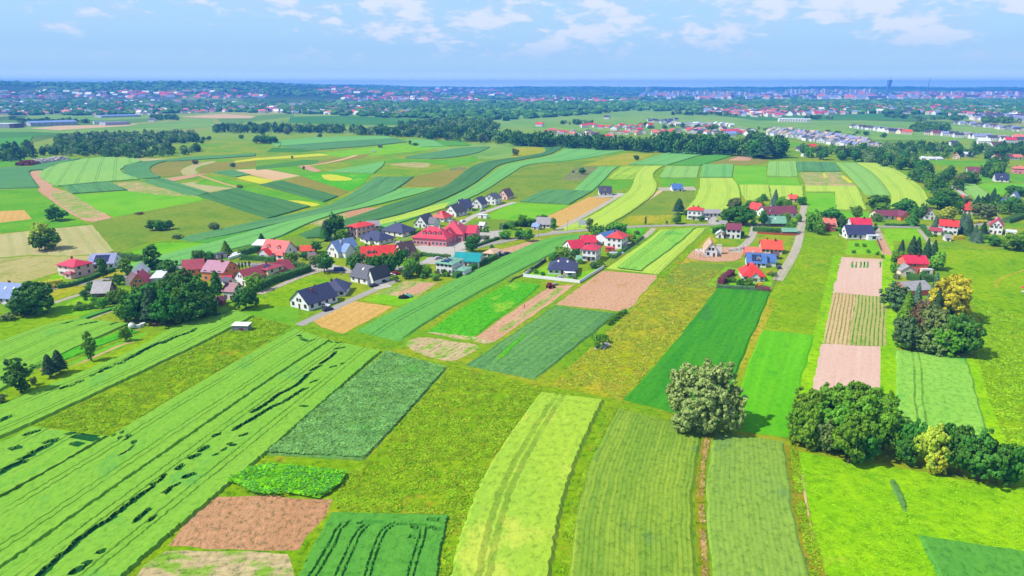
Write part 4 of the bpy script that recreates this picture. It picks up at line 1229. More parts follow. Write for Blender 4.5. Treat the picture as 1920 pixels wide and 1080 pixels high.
def crown_points(kind, rs, n, Hh, R):
    """lobes inside the crown envelope -> points, outward normals"""
    lobes = []
    if kind == 'round':
        cz, rz = Hh * 0.50, Hh * 0.45
        for i in range(34):
            d = rs.normal(size=3); d /= np.linalg.norm(d)
            if d[2] < -0.92: d[2] *= -0.5
            rr = rs.uniform(0.40, 0.92)
            lobes.append((d[0] * R * rr, d[1] * R * rr, cz + d[2] * rz * rr, R * rs.uniform(0.20, 0.42), 0.85))
    elif kind == 'wide':                   # several leaning limbs, each with its own round head
        heads = [(-.55, .1, .80, .30), (.10, .1, .88, .34), (.48, .0, .80, .30), (-.74, -.1, .52, .28), (.76, .0, .50, .28), (-.15, -.45, .62, .32), (.30, -.50, .48, .34),
                 (-.45, -.50, .38, .32), (.60, -.45, .28, .28), (-.10, -.60, .26, .32), (-.65, -.40, .20, .24), (.0, .5, .62, .36), (.4, .5, .45, .34), (-.5, .5, .45, .34)]
        for hx, hy, hz, hr_ in heads:
            for _ in range(9):
                d = rs.normal(size=3); d /= np.linalg.norm(d)
                lobes.append((hx * R + d[0] * R * hr_ * .68, hy * R + d[1] * R * hr_ * .68, hz * Hh + d[2] * R * hr_ * .62, R * rs.uniform(.12, .22), 0.9))
    elif kind == 'tall':
        for i in range(30):
            f = rs.uniform(0.10, 0.95); a = rs.uniform(0, 6.28)
            env = math.sin(math.pi * min(1, f * 1.02)) ** 0.6
            rr = R * env * rs.uniform(0.2, 0.75)
            lobes.append((math.cos(a) * rr, math.sin(a) * rr, Hh * f, R * rs.uniform(0.26, 0.46) * (0.5 + 0.5 * env), 1.15))
    elif kind == 'bush':
        for i in range(16):
            a = rs.uniform(0, 6.28); rr = R * math.sqrt(rs.uniform(0, 1)) * 0.72
            lobes.append((math.cos(a) * rr, math.sin(a) * rr, Hh * rs.uniform(0.25, 0.68), R * rs.uniform(0.26, 0.42), 0.8))
    L = np.array(lobes)
    sub = []
    for l in L:                            # every lobe carries smaller tufts of foliage
        for _ in range(15):
            dd = rs.normal(size=3); dd /= np.linalg.norm(dd)
            q = rs.uniform(0.75, 1.12)
            sub.append((l[0] + dd[0] * l[3] * q, l[1] + dd[1] * l[3] * q, l[2] + dd[2] * l[3] * l[4] * q, l[3] * rs.uniform(0.16, 0.36), l[4]))
    big = L
    L = np.array(sub)
    w = L[:, 3] ** 2; w /= w.sum()
    idx = rs.choice(len(L), size=n, p=w)
    d = rs.normal(size=(n, 3)); d /= np.linalg.norm(d, axis=1)[:, None]
    rad = L[idx, 3] * rs.uniform(0.60, 1.22, n)
    P = L[idx, :3] + d * rad[:, None] * np.stack([np.ones(n), np.ones(n), L[idx, 4]], 1)
    cent = np.array([0, 0, Hh * 0.55])
    out = P - cent; out /= np.linalg.norm(out, axis=1)[:, None] + 1e-9
    # drop most of what is buried inside other lobes
    buried = np.zeros(n)
    for l in big:
        buried += (np.linalg.norm((P - l[:3]), axis=1) < l[3] * 0.74)
    keep = (buried < 1) | (rs.rand(n) < 0.12)
    P, d, out = P[keep], d[keep], out[keep]
    ok = P[:, 2] > Hh * 0.04
    return P[ok], (d * 0.8 + out * 0.5)[ok]


def conifer_points(rs, n, Hh, R, tiers=13, base=0.06, droop=0.25, pw=0.85):
    P, D = [], []
    for i in range(n):
        f = rs.uniform(0, 1) ** 1.45
        z = Hh * (base + (1 - base) * f)
        tier = (f * tiers) % 1.0
        env = R * (1 - f) ** pw * (0.78 + 0.30 * (1 - tier)) + 0.12
        a = rs.uniform(0, 6.283)
        env *= 0.85 + 0.2 * math.sin(a * 5 + int(f * tiers) * 2.1)
        rr = env * rs.uniform(0.55, 1.0)
        P.append((math.cos(a) * rr, math.sin(a) * rr, z - droop * rr * 0.5))
        D.append((math.cos(a), math.sin(a), 0.8))
    return np.array(P), np.array(D)


def crown_mesh(name, kind, seed, n, Hh, R, leaf):
    rs = np.random.RandomState(seed)
    if kind == 'conifer':
        P, D = conifer_points(rs, n, Hh, R)
    elif kind == 'pine':
        P, D = conifer_points(rs, n, Hh, R, tiers=7, base=0.22, droop=0.05, pw=0.55)
    else:
        P, D = crown_points(kind, rs, n, Hh, R)
    V = leaf_quads(P, D, leaf, rs)
    q = np.arange(len(V)).reshape(-1, 4)
    return mesh_np(name, V, quads=q)


def trunk_mesh(name, seed, Hh, r, kind='round', R=4.0):
    rs = random.Random(seed)
    b = MB()
    top = Hh * (0.9 if kind in ('conifer', 'pine', 'tall') else 0.55)
    z, x, y = -0.3, 0.0, 0.0
    seg = 5
    pts = []
    for i in range(seg + 1):
        f = i / seg
        pts.append((x + rs.uniform(-.1, .1) * i * 0.5, y + rs.uniform(-.1, .1) * i * 0.5, -0.3 + (top + 0.3) * f, r * (1 - 0.72 * f) * (1.35 if i == 0 else 1)))
    for a, c in zip(pts, pts[1:]):
        b.tube(a[:3], c[:3], a[3], c[3], 8)
    if kind in ('round', 'wide', 'bush', 'tall'):
        for k in range(7):
            i = rs.randint(1, seg - 1)
            a = pts[i]; an = rs.uniform(0, 6.28)
            L = R * rs.uniform(0.5, 0.75)
            e = (a[0] + math.cos(an) * L, a[1] + math.sin(an) * L, a[2] + L * rs.uniform(0.7, 1.2))
            mid = ((a[0] + e[0]) / 2 + rs.uniform(-.2, .2), (a[1] + e[1]) / 2, a[2] + (e[2] - a[2]) * 0.62)
            b.tube(a[:3], mid, a[3] * 0.55, a[3] * 0.32, 6); b.tube(mid, e, a[3] * 0.32, 0.04, 6)
    return b.mesh(name, True)


# species: kind, height, crown radius, leaves, leaf size, trunk radius, seeds
SPEC = {}


def spec(key, kind, Hh, R, n, leaf, tr, variants=2):
    SPEC[key] = dict(H=Hh, R=R, kind=kind, crowns=[crown_mesh('crown', kind, 11 * i + len(key) * 3 + 5, n, Hh, R, leaf) for i in range(variants)],
                     trunks=[trunk_mesh('trunk', i + 3, Hh, tr, kind, R) for i in range(variants)])


spec('broad', 'round', 11.0, 5.0, 8000, 0.72, 0.30, 4)
spec('broadfine', 'round', 13.0, 6.0, 22000, 0.62, 0.36, 4)
spec('willow', 'wide', 17.0, 10.5, 64000, 0.60, 0.75, 1)
spec('tall', 'tall', 14.0, 3.0, 7000, 0.50, 0.24, 3)
spec('spruce', 'conifer', 12.0, 2.9, 7500, 0.55, 0.2, 2)
spec('pine', 'pine', 12.0, 3.8, 7500, 0.55, 0.25, 2)
spec('bush', 'bush', 2.6, 1.9, 2600, 0.34, 0.08, 3)
spec('small', 'round', 5.0, 2.2, 3400, 0.42, 0.12, 3)

_variant_cache = {}


def coloured(me, mat, key):
    k = (me.name, mat.name)
    if k not in _variant_cache:
        c = me.copy(); c.materials.clear(); c.materials.append(mat); _variant_cache[k] = c
    return _variant_cache[k]


def px_height(p, pxx, pyt):
    """height above ground of a point over p that is seen at photo row pyt"""
    dx, dy, dz = ray(pxx, pyt)
    dist = math.hypot(p.x, p.y)
    return CAM_H + dz / math.hypot(dx, dy) * dist


NOTREE = []


def put_tree(sp, col, p, h, w=None, label=None, group=None, cat='tree', name=None, parts=True, rz=None):
    S = SPEC[sp]
    i = rnd.randrange(len(S['crowns']))
    sc = h / S['H'] * 1.02
    sw = (w / 2.0) / S['R'] if w else sc
    mat = LM[col]
    nm = name or {'spruce': 'spruce_tree', 'pine': 'pine_tree', 'bush': 'bush', 'willow': 'willow_tree'}.get(sp, 'tree')
    rz = (0.0 if sp == 'willow' else rnd.uniform(0, 6.28)) if rz is None else rz
    e = empty(nm, p, rz)
    e.scale = (sw, sw, sc)
    link('trunk' if sp != 'bush' else 'stem', coloured(S['trunks'][i], M['bark'], 0), (), e)
    link('crown' if sp != 'bush' else 'foliage', coloured(S['crowns'][i], mat, 1), (), e)
    tag(e, label, cat, group)
    return e


def tree(sp, col, px, pb, pt, wpx, label, group=None, cat='tree', name=None):
    """tree whose foot is at photo pixel (px, pb), top at row pt, wpx pixels wide"""
    p = g(px, pb)
    h = max(1.0, px_height(p, px, pt))
    w = size_px(px, (pb + pt) / 2, wpx)
    w = wpx * math.hypot(p.x, p.y) / FOC * math.hypot(1, 0) * 0.98
    return put_tree(sp, col, p, h, w, label, group, cat, name)


def leafy_body(name, pts, w, h, mat, label, cat='hedge', group=None, leaf=0.4, dens=9.0, bump_=0.15, seed=1):
    """clipped hedge or shrub row along a ground polyline (3-D points)"""
    rs = np.random.RandomState(seed + len(pts) * 7)
    P = [Vector(p) for p in pts]
    o0 = P[0].copy()
    C, D = [], []
    core = MB()
    for a, b in zip(P, P[1:]):
        d = b - a; L = d.length
        if L < 0.1: continue
        d.normalize(); e = Vector((d.y, -d.x, 0))
        n = int(L * (2 * h + w) * dens)
        s = rs.uniform(0, L, n); which = rs.uniform(0, 2 * h + w, n)
        hh = h * (1 + bump_ * np.sin(s * 1.3) * 0.6 + bump_ * rs.uniform(-0.5, 0.5, n))
        for k in range(n):
            q = which[k]
            if q < h: u, z, nn = -w / 2, q * hh[k] / h, -e
            elif q < h + w: u, z, nn = q - h - w / 2, hh[k], Vector((0, 0, 1))
            else: u, z, nn = w / 2, (q - h - w) * hh[k] / h, e
            c = a - o0 + d * s[k] + e * u
            C.append((c.x, c.y, z)); D.append((nn.x, nn.y, nn.z + 0.4))
        q0, q1 = a - o0, b - o0
        f = [q0 - e * w * .4, q0 + e * w * .4, q1 + e * w * .4, q1 - e * w * .4]
        lo = [(v.x, v.y, 0) for v in f]; hi = [(v.x, v.y, h * 0.86) for v in f]
        core.face(hi[::-1]); 
        for i in range(4):
            j = (i + 1) % 4
            core.face([lo[i], lo[j], hi[j], hi[i]])
    V = leaf_quads(np.array(C), np.array(D), leaf, rs)
    q = np.arange(len(V)).reshape(-1, 4)
    k = len(V)
    Vc = np.array(core.v); Q = np.array(core.f) + k
    me = mesh_np(name, np.concatenate([V, Vc]), quads=np.concatenate([q, Q]))
    o = link(name, me, [mat], None, o0)
    tag(o, label, cat, group)
    return o


def hedge(pts, w, h, label, mat='hedge', name='hedge', group=None, cat='hedge', leaf=0.42, dens=8.0):
    return leafy_body(name, [g(*p) for p in pts], w, h, LM[mat], label, cat, group, leaf, dens, seed=len(label))


def cluster(n, poly_px, sp_cols, hr, label, group, wr=(0.75, 1.0), seed=3, mind=0.55, cat='tree', name=None):
    """n trees with feet inside a photo polygon"""
    R = random.Random(seed)
    Q = np.array([g(*p)[:2] for p in poly_px])
    lo, hi = Q.min(0), Q.max(0)
    placed, tries = [], 0
    while len(placed) < n and tries < n * 200:
        tries += 1
        x, y = R.uniform(lo[0], hi[0]), R.uniform(lo[1], hi[1])
        if not _inside(np.array([[x, y]]), Q)[0]: continue
        h = R.uniform(*hr); w = h * R.uniform(*wr)
        if any(math.hypot(x - a, y - b) < (w + c) * 0.5 * mind for a, b, c in placed): continue
        placed.append((x, y, w))
        sp, col = R.choice(sp_cols)
        put_tree(sp, col, Vector((x, y, 0)), h, w if sp not in ('spruce',) else h * 0.45, label, group, cat, name)
    return placed
# ================================================================== BUILDERS
_rm = {}
ROOFC = {'red': (240, 62, 52), 'crimson': (226, 48, 78), 'orange': (238, 92, 62), 'salmon': (236, 128, 104), 'maroon': (138, 62, 80), 'mauve': (168, 98, 130),
         'navy': (62, 66, 104), 'slate': (78, 78, 92), 'blue': (84, 122, 184), 'ltblue': (128, 158, 208), 'brown': (104, 78, 76), 'grey': (168, 162, 164),
         'teal': (0, 158, 158), 'sage': (128, 184, 152), 'white': (232, 236, 240), 'tan': (226, 186, 150), 'lilac': (150, 156, 196), 'brick': (178, 72, 84)}
WALLC = {'white': (244, 242, 240), 'pink': (250, 200, 190), 'orange': (244, 150, 84), 'yellow': (238, 232, 168), 'cream': (240, 226, 200), 'wood': (112, 92, 82), 'brickred': (216, 98, 78),
         'rose': (246, 150, 160), 'grey': (196, 194, 198), 'terracotta': (240, 120, 92), 'brownwall': (160, 90, 70)}


def roofm(c):
    if ('r', c) not in _rm: _rm[('r', c)] = roof_mat(c + '_roof', ROOFC[c], 0.66)
    return _rm[('r', c)]


def wallm(c):
    if ('w', c) not in _rm: _rm[('w', c)] = plain_mat(c + '_plaster', WALLC[c], 0.85, 0.1, 0.06, 0.6, k=0.72)
    return _rm[('w', c)]


M['glass'] = plain_mat('window_glass', (58, 66, 84), 0.15, 0.6, 0.1, 1.0)
M['frame'] = plain_mat('window_frame', (226, 224, 220), 0.6, 0.2, 0.04, 1.0, k=0.7)
M['darkframe'] = plain_mat('dark_window_frame', (90, 80, 80), 0.6, 0.2, 0.04, 1.0, k=0.6)
M['door'] = plain_mat('brown_door', (130, 84, 62), 0.6, 0.2, 0.1, 1.0)
M['garage'] = plain_mat('grey_garage_door', (150, 148, 150), 0.5, 0.3, 0.05, 1.0)
M['chimney'] = plain_mat('chimney_brick', (150, 90, 80), 0.9, 0.1, 0.15, 3.0)
M['chimneyw'] = plain_mat('white_chimney', (224, 220, 214), 0.9, 0.1, 0.05, 3.0, k=0.7)
M['solar'] = plain_mat('solar_panel', (44, 56, 108), 0.2, 0.6, 0.15, 0.8)
M['concrete'] = plain_mat('concrete', (196, 192, 186), 0.9, 0.1, 0.1, 1.0)
M['white'] = plain_mat('white_paint', (240, 240, 240), 0.6, 0.2, 0.04, 1.0, k=0.75)
M['metal'] = plain_mat('grey_metal', (150, 156, 164), 0.45, 0.4, 0.1, 1.0)
M['woodf'] = plain_mat('weathered_wood', (128, 104, 82), 0.9, 0.1, 0.2, 2.0)
M['terr'] = plain_mat('terracotta_fence', (214, 110, 72), 0.85, 0.1, 0.1, 2.0)
M['tyre'] = plain_mat('tyre_rubber', (40, 40, 44), 0.85, 0.1, 0.1, 2.0)
M['stone'] = plain_mat('pale_stone', (220, 212, 206), 0.9, 0.1, 0.2, 3.0, k=0.6)
_win = {}


def win_meshes(w, h, dark=False):
    k = (round(w, 2), round(h, 2), dark)
    if k not in _win:
        a = MB(); f = 0.10
        a.box(-w / 2 - f, w / 2 + f, -0.07, 0.0, -f, 0.0); a.box(-w / 2 - f, w / 2 + f, -0.07, 0.0, h, h + f)
        a.box(-w / 2 - f, -w / 2, -0.07, 0.0, 0, h); a.box(w / 2, w / 2 + f, -0.07, 0.0, 0, h)
        a.box(-0.035, 0.035, -0.06, 0.0, 0, h)
        fm = a.mesh('window'); fm.materials.append(M['darkframe' if dark else 'frame'])
        b = MB(); b.box(-w / 2, w / 2, -0.035, -0.01, 0, h)
        pm = b.mesh('pane'); pm.materials.append(M['glass'])
        _win[k] = (fm, pm)
    return _win[k]


def add_window(par, x, y, z, rz, w=1.3, h=1.4, dark=False, name='window'):
    fm, pm = win_meshes(w, h, dark)
    o = link(name, fm, (), par, (x, y, z), rz)
    link('pane', pm, (), o)
    return o


def gable(W, R, x0, x1, y0, y1, z, hr, axis, ov=0.45, t=0.16, ends=True):
    """gable roof over a rectangle; ridge along axis"""
    if axis == 'x':
        ym = (y0 + y1) / 2; s = hr / (ym - y0); zo = z - ov * s
        a, b = x0 - ov, x1 + ov
        R.slab((a, y0 - ov, zo + t), (b, y0 - ov, zo + t), (b, ym, z + hr + t), (a, ym, z + hr + t), t)
        R.slab((a, ym, z + hr + t), (b, ym, z + hr + t), (b, y1 + ov, zo + t), (a, y1 + ov, zo + t), t)
        W.face([(x0, y1, z), (x0, y0, z), (x0, ym, z + hr)]); W.face([(x1, y0, z), (x1, y1, z), (x1, ym, z + hr)])
    else:
        xm = (x0 + x1) / 2; s = hr / (xm - x0); zo = z - ov * s
        a, b = y0 - ov, y1 + ov
        R.slab((x0 - ov, a, zo + t), (xm, a, z + hr + t), (xm, b, z + hr + t), (x0 - ov, b, zo + t), t)
        R.slab((xm, a, z + hr + t), (x1 + ov, a, zo + t), (x1 + ov, b, zo + t), (xm, b, z + hr + t), t)
        W.face([(x0, y0, z), (x1, y0, z), (xm, y0, z + hr)]); W.face([(x1, y1, z), (x0, y1, z), (xm, y1, z + hr)])


def hip(R, x0, x1, y0, y1, z, hr, ov=0.6, t=0.15):
    x0 -= ov; x1 += ov; y0 -= ov; y1 += ov
    w, d = x1 - x0, y1 - y0
    z0, z1 = z + 0.02, z + hr
    if w >= d:
        ym = (y0 + y1) / 2; r = d / 2 * 0.92
        A, B = (x0 + r, ym, z1), (x1 - r, ym, z1)
    else:
        xm = (x0 + x1) / 2; r = w / 2 * 0.92
        A, B = (xm, y0 + r, z1), (xm, y1 - r, z1)
    c = [(x0, y0, z0), (x1, y0, z0), (x1, y1, z0), (x0, y1, z0)]
    if w >= d:
        R.face([c[0], c[1], B, A]); R.face([c[1], c[2], B]); R.face([c[2], c[3], A, B]); R.face([c[3], c[0], A])
    else:
        R.face([c[0], c[1], A]); R.face([c[1], c[2], B, A]); R.face([c[2], c[3], B]); R.face([c[3], c[0], A, B])
    R.box(x0, x1, y0, y1, z0 - 0.17, z0 - 0.003)


def roof_z(kind, x, y, x0, x1, y0, y1, z, hr):
    if kind == 'gx':
        ym = (y0 + y1) / 2; return z + hr * (1 - abs(y - ym) / (ym - y0)) + 0.16
    if kind == 'gy':
        xm = (x0 + x1) / 2; return z + hr * (1 - abs(x - xm) / (xm - x0)) + 0.16
    if kind == 'hip':
        d = min(x - x0, x1 - x, y - y0, y1 - y) + 0.6; m = (min(x1 - x0, y1 - y0) / 2 + 0.6) * 0.95
        return z + hr * min(1, d / m)
    return z + 0.3


HOUSES = []


def house(label, pl, pr, depth, hw, hr, roof='gx', rc='red', wc='white', name='house', cat='house', cols=3, side=2, floors=None, wings=(), chim=1, dorm=(), sky=0, solar=False,
          door=True, dark=False, group=None, garage=False, balcony=False, wmax=None, chimw=False, win=True, ov=0.45):
    """front base edge runs between photo pixels pl and pr; the house reaches depth metres away from the camera.
    wings: (x0, x1, y0, y1, hw, hr, roof[, roof colour, wall colour]) in metres from the footprint centre"""
    a, b = g(*pl), g(*pr)
    if a.length < 900 and hw < 6:
        f_ = 0.88 if hw < 4 else 1.0; depth *= 1.08; hw *= f_; hr *= 1.14
        wings = [(q[0], q[1], q[2] * 1.08, q[3] * 1.08, q[4] * f_, q[5] * 1.14) + tuple(q[6:]) for q in wings]
    d = b - a; w = d.length
    if wmax: w = min(w, wmax)
    d.normalize()
    e = Vector((-d.y, d.x, 0))            # away from the camera
    c = (a + b) / 2 + e * depth / 2
    rz = math.atan2(d.y, d.x)
    root = empty(name, c, rz)
    HOUSES.append((c.x, c.y, max(w, depth) * 0.6))
    x0, x1, y0, y1 = -w / 2, w / 2, -depth / 2, depth / 2
    W, R = MB(), MB()
    W.box(x0, x1, y0, y1, -0.3, hw)
    if roof == 'gx' or roof == 'gy': gable(W, R, x0, x1, y0, y1, hw, hr, roof[1], ov)
    elif roof == 'hip': hip(R, x0, x1, y0, y1, hw, hr)
    elif roof == 'flat': R.box(x0 - 0.15, x1 + 0.15, y0 - 0.15, y1 + 0.15, hw + 0.003, hw + 0.3)
    extra = []
    for wg in wings:
        a0, a1, b0, b1, h2, r2, k2 = wg[:7]
        W2, R2 = (W, R) if len(wg) < 8 else (MB(), MB())
        W2.box(a0, a1, b0, b1, -0.3, h2 - 0.004)
        if k2 in ('gx', 'gy'): gable(W2, R2, a0, a1, b0, b1, h2, r2, k2[1], 0.35)
        elif k2 == 'hip': hip(R2, a0, a1, b0, b1, h2, r2, 0.4)
        else: R2.box(a0 - 0.1, a1 + 0.1, b0 - 0.1, b1 + 0.1, h2 + 0.003, h2 + 0.22)
        if len(wg) >= 8: extra.append((W2, R2, wg[7], wg[8]))
        if win and b0 < y0 - 0.5 and a1 - a0 > 2.5:
            add_window(root, (a0 + a1) / 2, b0, min(1.0, h2 * 0.35), 0, min(1.8, (a1 - a0) * 0.45), min(1.4, h2 * 0.5), dark)
    fl = floors if floors else max(1, int(round(hw / 2.9)))
    W.build('wall', wallm(wc), root)
    ro = R.build('roof', roofm(rc), root)
    for W2, R2, rc2, wc2 in extra:
        W2.build('wall', wallm(wc2), root); R2.build('roof', roofm(rc2), root)
    for i in range(chim):
        cx = x0 + w * ((0.3, 0.68, 0.5)[i % 3]); cy = (0.12 if roof != 'gy' else 0.3) * depth * (-1) ** i * 0.5
        if roof == 'gy': cx = x0 + w * (0.36, 0.64)[i % 2]
        cz = roof_z(roof, cx, cy, x0, x1, y0, y1, hw, hr)
        m = MB(); m.box(cx - 0.38, cx + 0.38, cy - 0.33, cy + 0.33, cz - 0.7, cz + 1.05); m.box(cx - 0.46, cx + 0.46, cy - 0.41, cy + 0.41, cz + 1.053, cz + 1.17)
        m.build('chimney', M['chimneyw' if chimw else 'chimney'], ro)
    for dx in dorm:                        # dormers on the front slope
        cx = x0 + w * dx; yy = y0 + depth * 0.14; zb = roof_z(roof, cx, yy, x0, x1, y0, y1, hw, hr) - 0.2
        dw = 0.95
        A, B = MB(), MB()
        A.box(cx - dw, cx + dw, yy, yy + depth * 0.28, zb - 0.6, zb + 1.25)
        gable(A, B, cx - dw, cx + dw, yy, yy + depth * 0.30, zb + 1.25, 0.75, 'y', 0.22, 0.1)
        q = A.build('dormer', wallm(wc), root); B.build('dormer_roof', roofm(rc), q)
        add_window(root, cx, yy, zb + 0.12, 0, 1.0, 0.95, dark)
    for i in range(sky):
        cx = x0 + w * (i + 1.0) / (sky + 1); yy = y0 + depth * 0.27
        z1 = roof_z(roof, cx, yy, x0, x1, y0, y1, hw, hr); z2 = roof_z(roof, cx, yy + 0.9, x0, x1, y0, y1, hw, hr)
        m = MB(); m.slab((cx - 0.4, yy, z1 + 0.10), (cx + 0.4, yy, z1 + 0.10), (cx + 0.4, yy + 0.9, z2 + 0.10), (cx - 0.4, yy + 0.9, z2 + 0.10), 0.1)
        m.build('skylight', M['frame'], ro)
    if solar:
        m = MB(); n = max(3, int(w * 0.6 / 1.1)); 
        for r_ in range(2):
            for i in range(n):
                cx = -n * 0.55 + i * 1.1; ya = y0 + depth * (0.06 + 0.18 * r_); yb = ya + depth * 0.165
                za = roof_z(roof, cx, ya, x0, x1, y0, y1, hw, hr) + 0.14; zb = roof_z(roof, cx, yb, x0, x1, y0, y1, hw, hr) + 0.14
                m.slab((cx, ya, za), (cx + 0.98, ya, za), (cx + 0.98, yb, zb), (cx, yb, zb), 0.06)
        m.build('solar_panels', M['solar'], ro)
    if win:
        for f in range(fl):
            z = 0.95 + f * 2.85
            for i in range(cols):
                cx = x0 + w * (i + 0.5) / cols
                if door and f == 0 and i == cols // 2 and not garage:
                    continue
                if any(wg[2] < y0 and wg[0] - 0.8 < cx < wg[1] + 0.8 for wg in wings): continue
                add_window(root, cx, y0, z, 0, 1.3, 1.4 if hw > 2.6 else 0.9, dark)
            for i in range(side):
                cy = y0 + depth * (i + 0.5) / side
                if any(wg[1] > x1 and wg[2] - 0.8 < cy < wg[3] + 0.8 for wg in wings): continue
                if rz > -0.1 or True:
                    add_window(root, x1, cy, z, math.pi / 2, 1.2, 1.4 if hw > 2.6 else 0.9, dark)
                if not any(wg[0] < x0 and wg[2] - 0.8 < cy < wg[3] + 0.8 for wg in wings):
                    add_window(root, x0, cy, z, -math.pi / 2, 1.2, 1.4 if hw > 2.6 else 0.9, dark)
        if roof == 'gy' and hr > 2.6:
            for sx in (-0.85, 0.85): add_window(root, sx, y0, hw + 0.25, 0, 1.0, 1.2, dark)
        if roof == 'gx' and hr > 2.8:
            add_window(root, x1, 0, hw + 0.3, math.pi / 2, 1.2, 1.1, dark); add_window(root, x0, 0, hw + 0.3, -math.pi / 2, 1.2, 1.1, dark)
    if door:
        m = MB(); cx = 0 if cols % 2 else w / cols / 2
        m.box(-0.55, 0.55, -0.05, -0.003, 0, 2.1)
        dd = m.build('door', M['door'], root, (cx, y0, 0))
        k = MB(); k.box(0.36, 0.44, -0.1, -0.052, 1.0, 1.12); k.build('handle', M['metal'], dd)
    if garage:
        m = MB(); m.box(-1.3, 1.3, -0.05, -0.003, 0, 2.2); m.build('garage_door', M['garage'], root, (x0 + w * 0.25, y0, 0))
    if balcony:
        for f in range(1, fl):
            m = MB(); z = f * 2.85
            m.box(x0 + w * 0.15, x1 - w * 0.15, y0 - 1.3, y0 - 0.004, z - 0.15, z)
            m.box(x0 + w * 0.15, x1 - w * 0.15, y0 - 1.3, y0 - 1.22, z, z + 0.95)
            m.build('balcony', M['white'], root)
    tag(root, label, cat, group)
    return root


def post_line(name, label, pts, h, step, mat, rail=True, cat='fence', panel=None, group=None, thick=0.06):
    """fence along pixel polyline: every post its own part, the panels one part each run"""
    P = [g(*p) for p in pts]
    o0 = P[0].copy()
    root = empty(name, o0)
    pm = MB(); pm.box(-0.06, 0.06, -0.06, 0.06, 0, h); pme = pm.mesh('post'); pme.materials.append(M[mat])
    tot = 0
    for a, b in zip(P, P[1:]):
        d = b - a; L = d.length; d.normalize(); e = Vector((d.y, -d.x, 0))
        n = max(1, int(L / step))
        for i in range(n + (1 if b is P[-1] else 0)):
            if tot >= 95: break
            link('post', pme, (), root, a - o0 + d * (L * i / n)); tot += 1
        m = MB()
        q0, q1 = a - o0, b - o0
        def bar(z0, z1, t):
            m.face([(q0 - e * t + Vector((0, 0, z0)))[:], (q0 + e * t + Vector((0, 0, z0)))[:], (q1 + e * t + Vector((0, 0, z0)))[:], (q1 - e * t + Vector((0, 0, z0)))[:]][::-1])
            m.face([(q0 - e * t + Vector((0, 0, z1)))[:], (q0 + e * t + Vector((0, 0, z1)))[:], (q1 + e * t + Vector((0, 0, z1)))[:], (q1 - e * t + Vector((0, 0, z1)))[:]])
            for s in (-1, 1):
                m.face([(q0 + e * t * s + Vector((0, 0, z0)))[:], (q1 + e * t * s + Vector((0, 0, z0)))[:], (q1 + e * t * s + Vector((0, 0, z1)))[:], (q0 + e * t * s + Vector((0, 0, z1)))[:]])
        if panel:
            bar(0.05, h * 0.95, thick); nm = 'panel'
        else:
            bar(h * 0.35, h * 0.42, 0.03); bar(h * 0.85, h * 0.92, 0.03); nm = 'rail'
        m.build(nm, M[mat], root)
    tag(root, label, cat, group)
    return root


_carp = {}
CARC = {'white': (236, 236, 238), 'dark': (52, 48, 74), 'black': (40, 40, 46), 'red': (190, 30, 40), 'silver': (180, 184, 190), 'blue': (50, 80, 150)}


def car(px, py, deg, color, label, kind='car', group=None, name='parked_car'):
    """deg: heading in the ground plane, 0 = along +X"""
    p = g(px, py)
    root = empty(name, p, math.radians(deg))
    if color not in _carp:
        _carp[color] = plain_mat(color + '_car_paint', CARC[color], 0.25, 0.5, 0.03, 1.0, k=0.7)
    L, Wd = (4.4, 1.8) if kind == 'car' else (5.4, 2.0)
    b = MB()
    if kind == 'car':
        prof = [(-2.2, 0.35), (2.2, 0.35), (2.2, 0.72), (1.25, 0.92), (0.55, 1.42), (-1.25, 1.46), (-2.05, 1.0), (-2.2, 0.85)]
        wz = [(1.12, 0.95), (0.52, 1.36), (-1.18, 1.40), (-1.85, 1.0)]
    else:
        prof = [(-2.7, 0.35), (2.7, 0.35), (2.7, 1.0), (2.1, 1.15), (1.5, 1.95), (-2.6, 2.0), (-2.7, 1.8)]
        wz = [(1.95, 1.2), (1.42, 1.85), (0.5, 1.85), (0.5, 1.2)]
    n = len(prof)
    for sy in (-1, 1):
        pts = [(x, sy * (Wd / 2 - (0.12 if z > 1.1 else 0)), z) for x, z in prof]
        b.face(pts if sy < 0 else pts[::-1])
    for i in range(n):
        j = (i + 1) % n
        (xa, za), (xb, zb) = prof[i], prof[j]
        ya = Wd / 2 - (0.12 if za > 1.1 else 0); yb = Wd / 2 - (0.12 if zb > 1.1 else 0)
        b.face([(xa, -ya, za), (xb, -yb, zb), (xb, yb, zb), (xa, ya, za)][::-1])
    b.build('body', _carp[color], root)
    w = MB()
    for sy in (-1, 1):
        pts = [(x, sy * (Wd / 2 + 0.004 - (0.08 if z > 1.1 else 0)), z) for x, z in wz]
        w.face(pts if sy > 0 else pts[::-1])
    (xa, za), (xb, zb) = wz[0], wz[1]
    w.face([(xa + 0.06, -0.7, za + 0.02), (xa + 0.06, 0.7, za + 0.02), (xb + 0.1, 0.66, zb), (xb + 0.1, -0.66, zb)])
    if kind == 'car':
        (xa, za), (xb, zb) = wz[3], wz[2]
        w.face([(xa - 0.13, 0.7, za + 0.05), (xa - 0.13, -0.7, za + 0.05), (xb - 0.1, -0.66, zb + 0.0), (xb - 0.1, 0.66, zb + 0.0)])
    w.build('windows', M['glass'], root)
    wm = MB(); wm.tube((0, -0.1, 0), (0, 0.1, 0), 0.33, 0.33, 12); wme = wm.mesh('wheel'); wme.materials.append(M['tyre'])
    for sx in (-1, 1):
        for sy in (-1, 1):
            link('wheel', wme, (), root, (sx * L * 0.31, sy * (Wd / 2 - 0.08), 0.33))
    tag(root, label, 'car' if kind == 'car' else 'van', group)
    return root


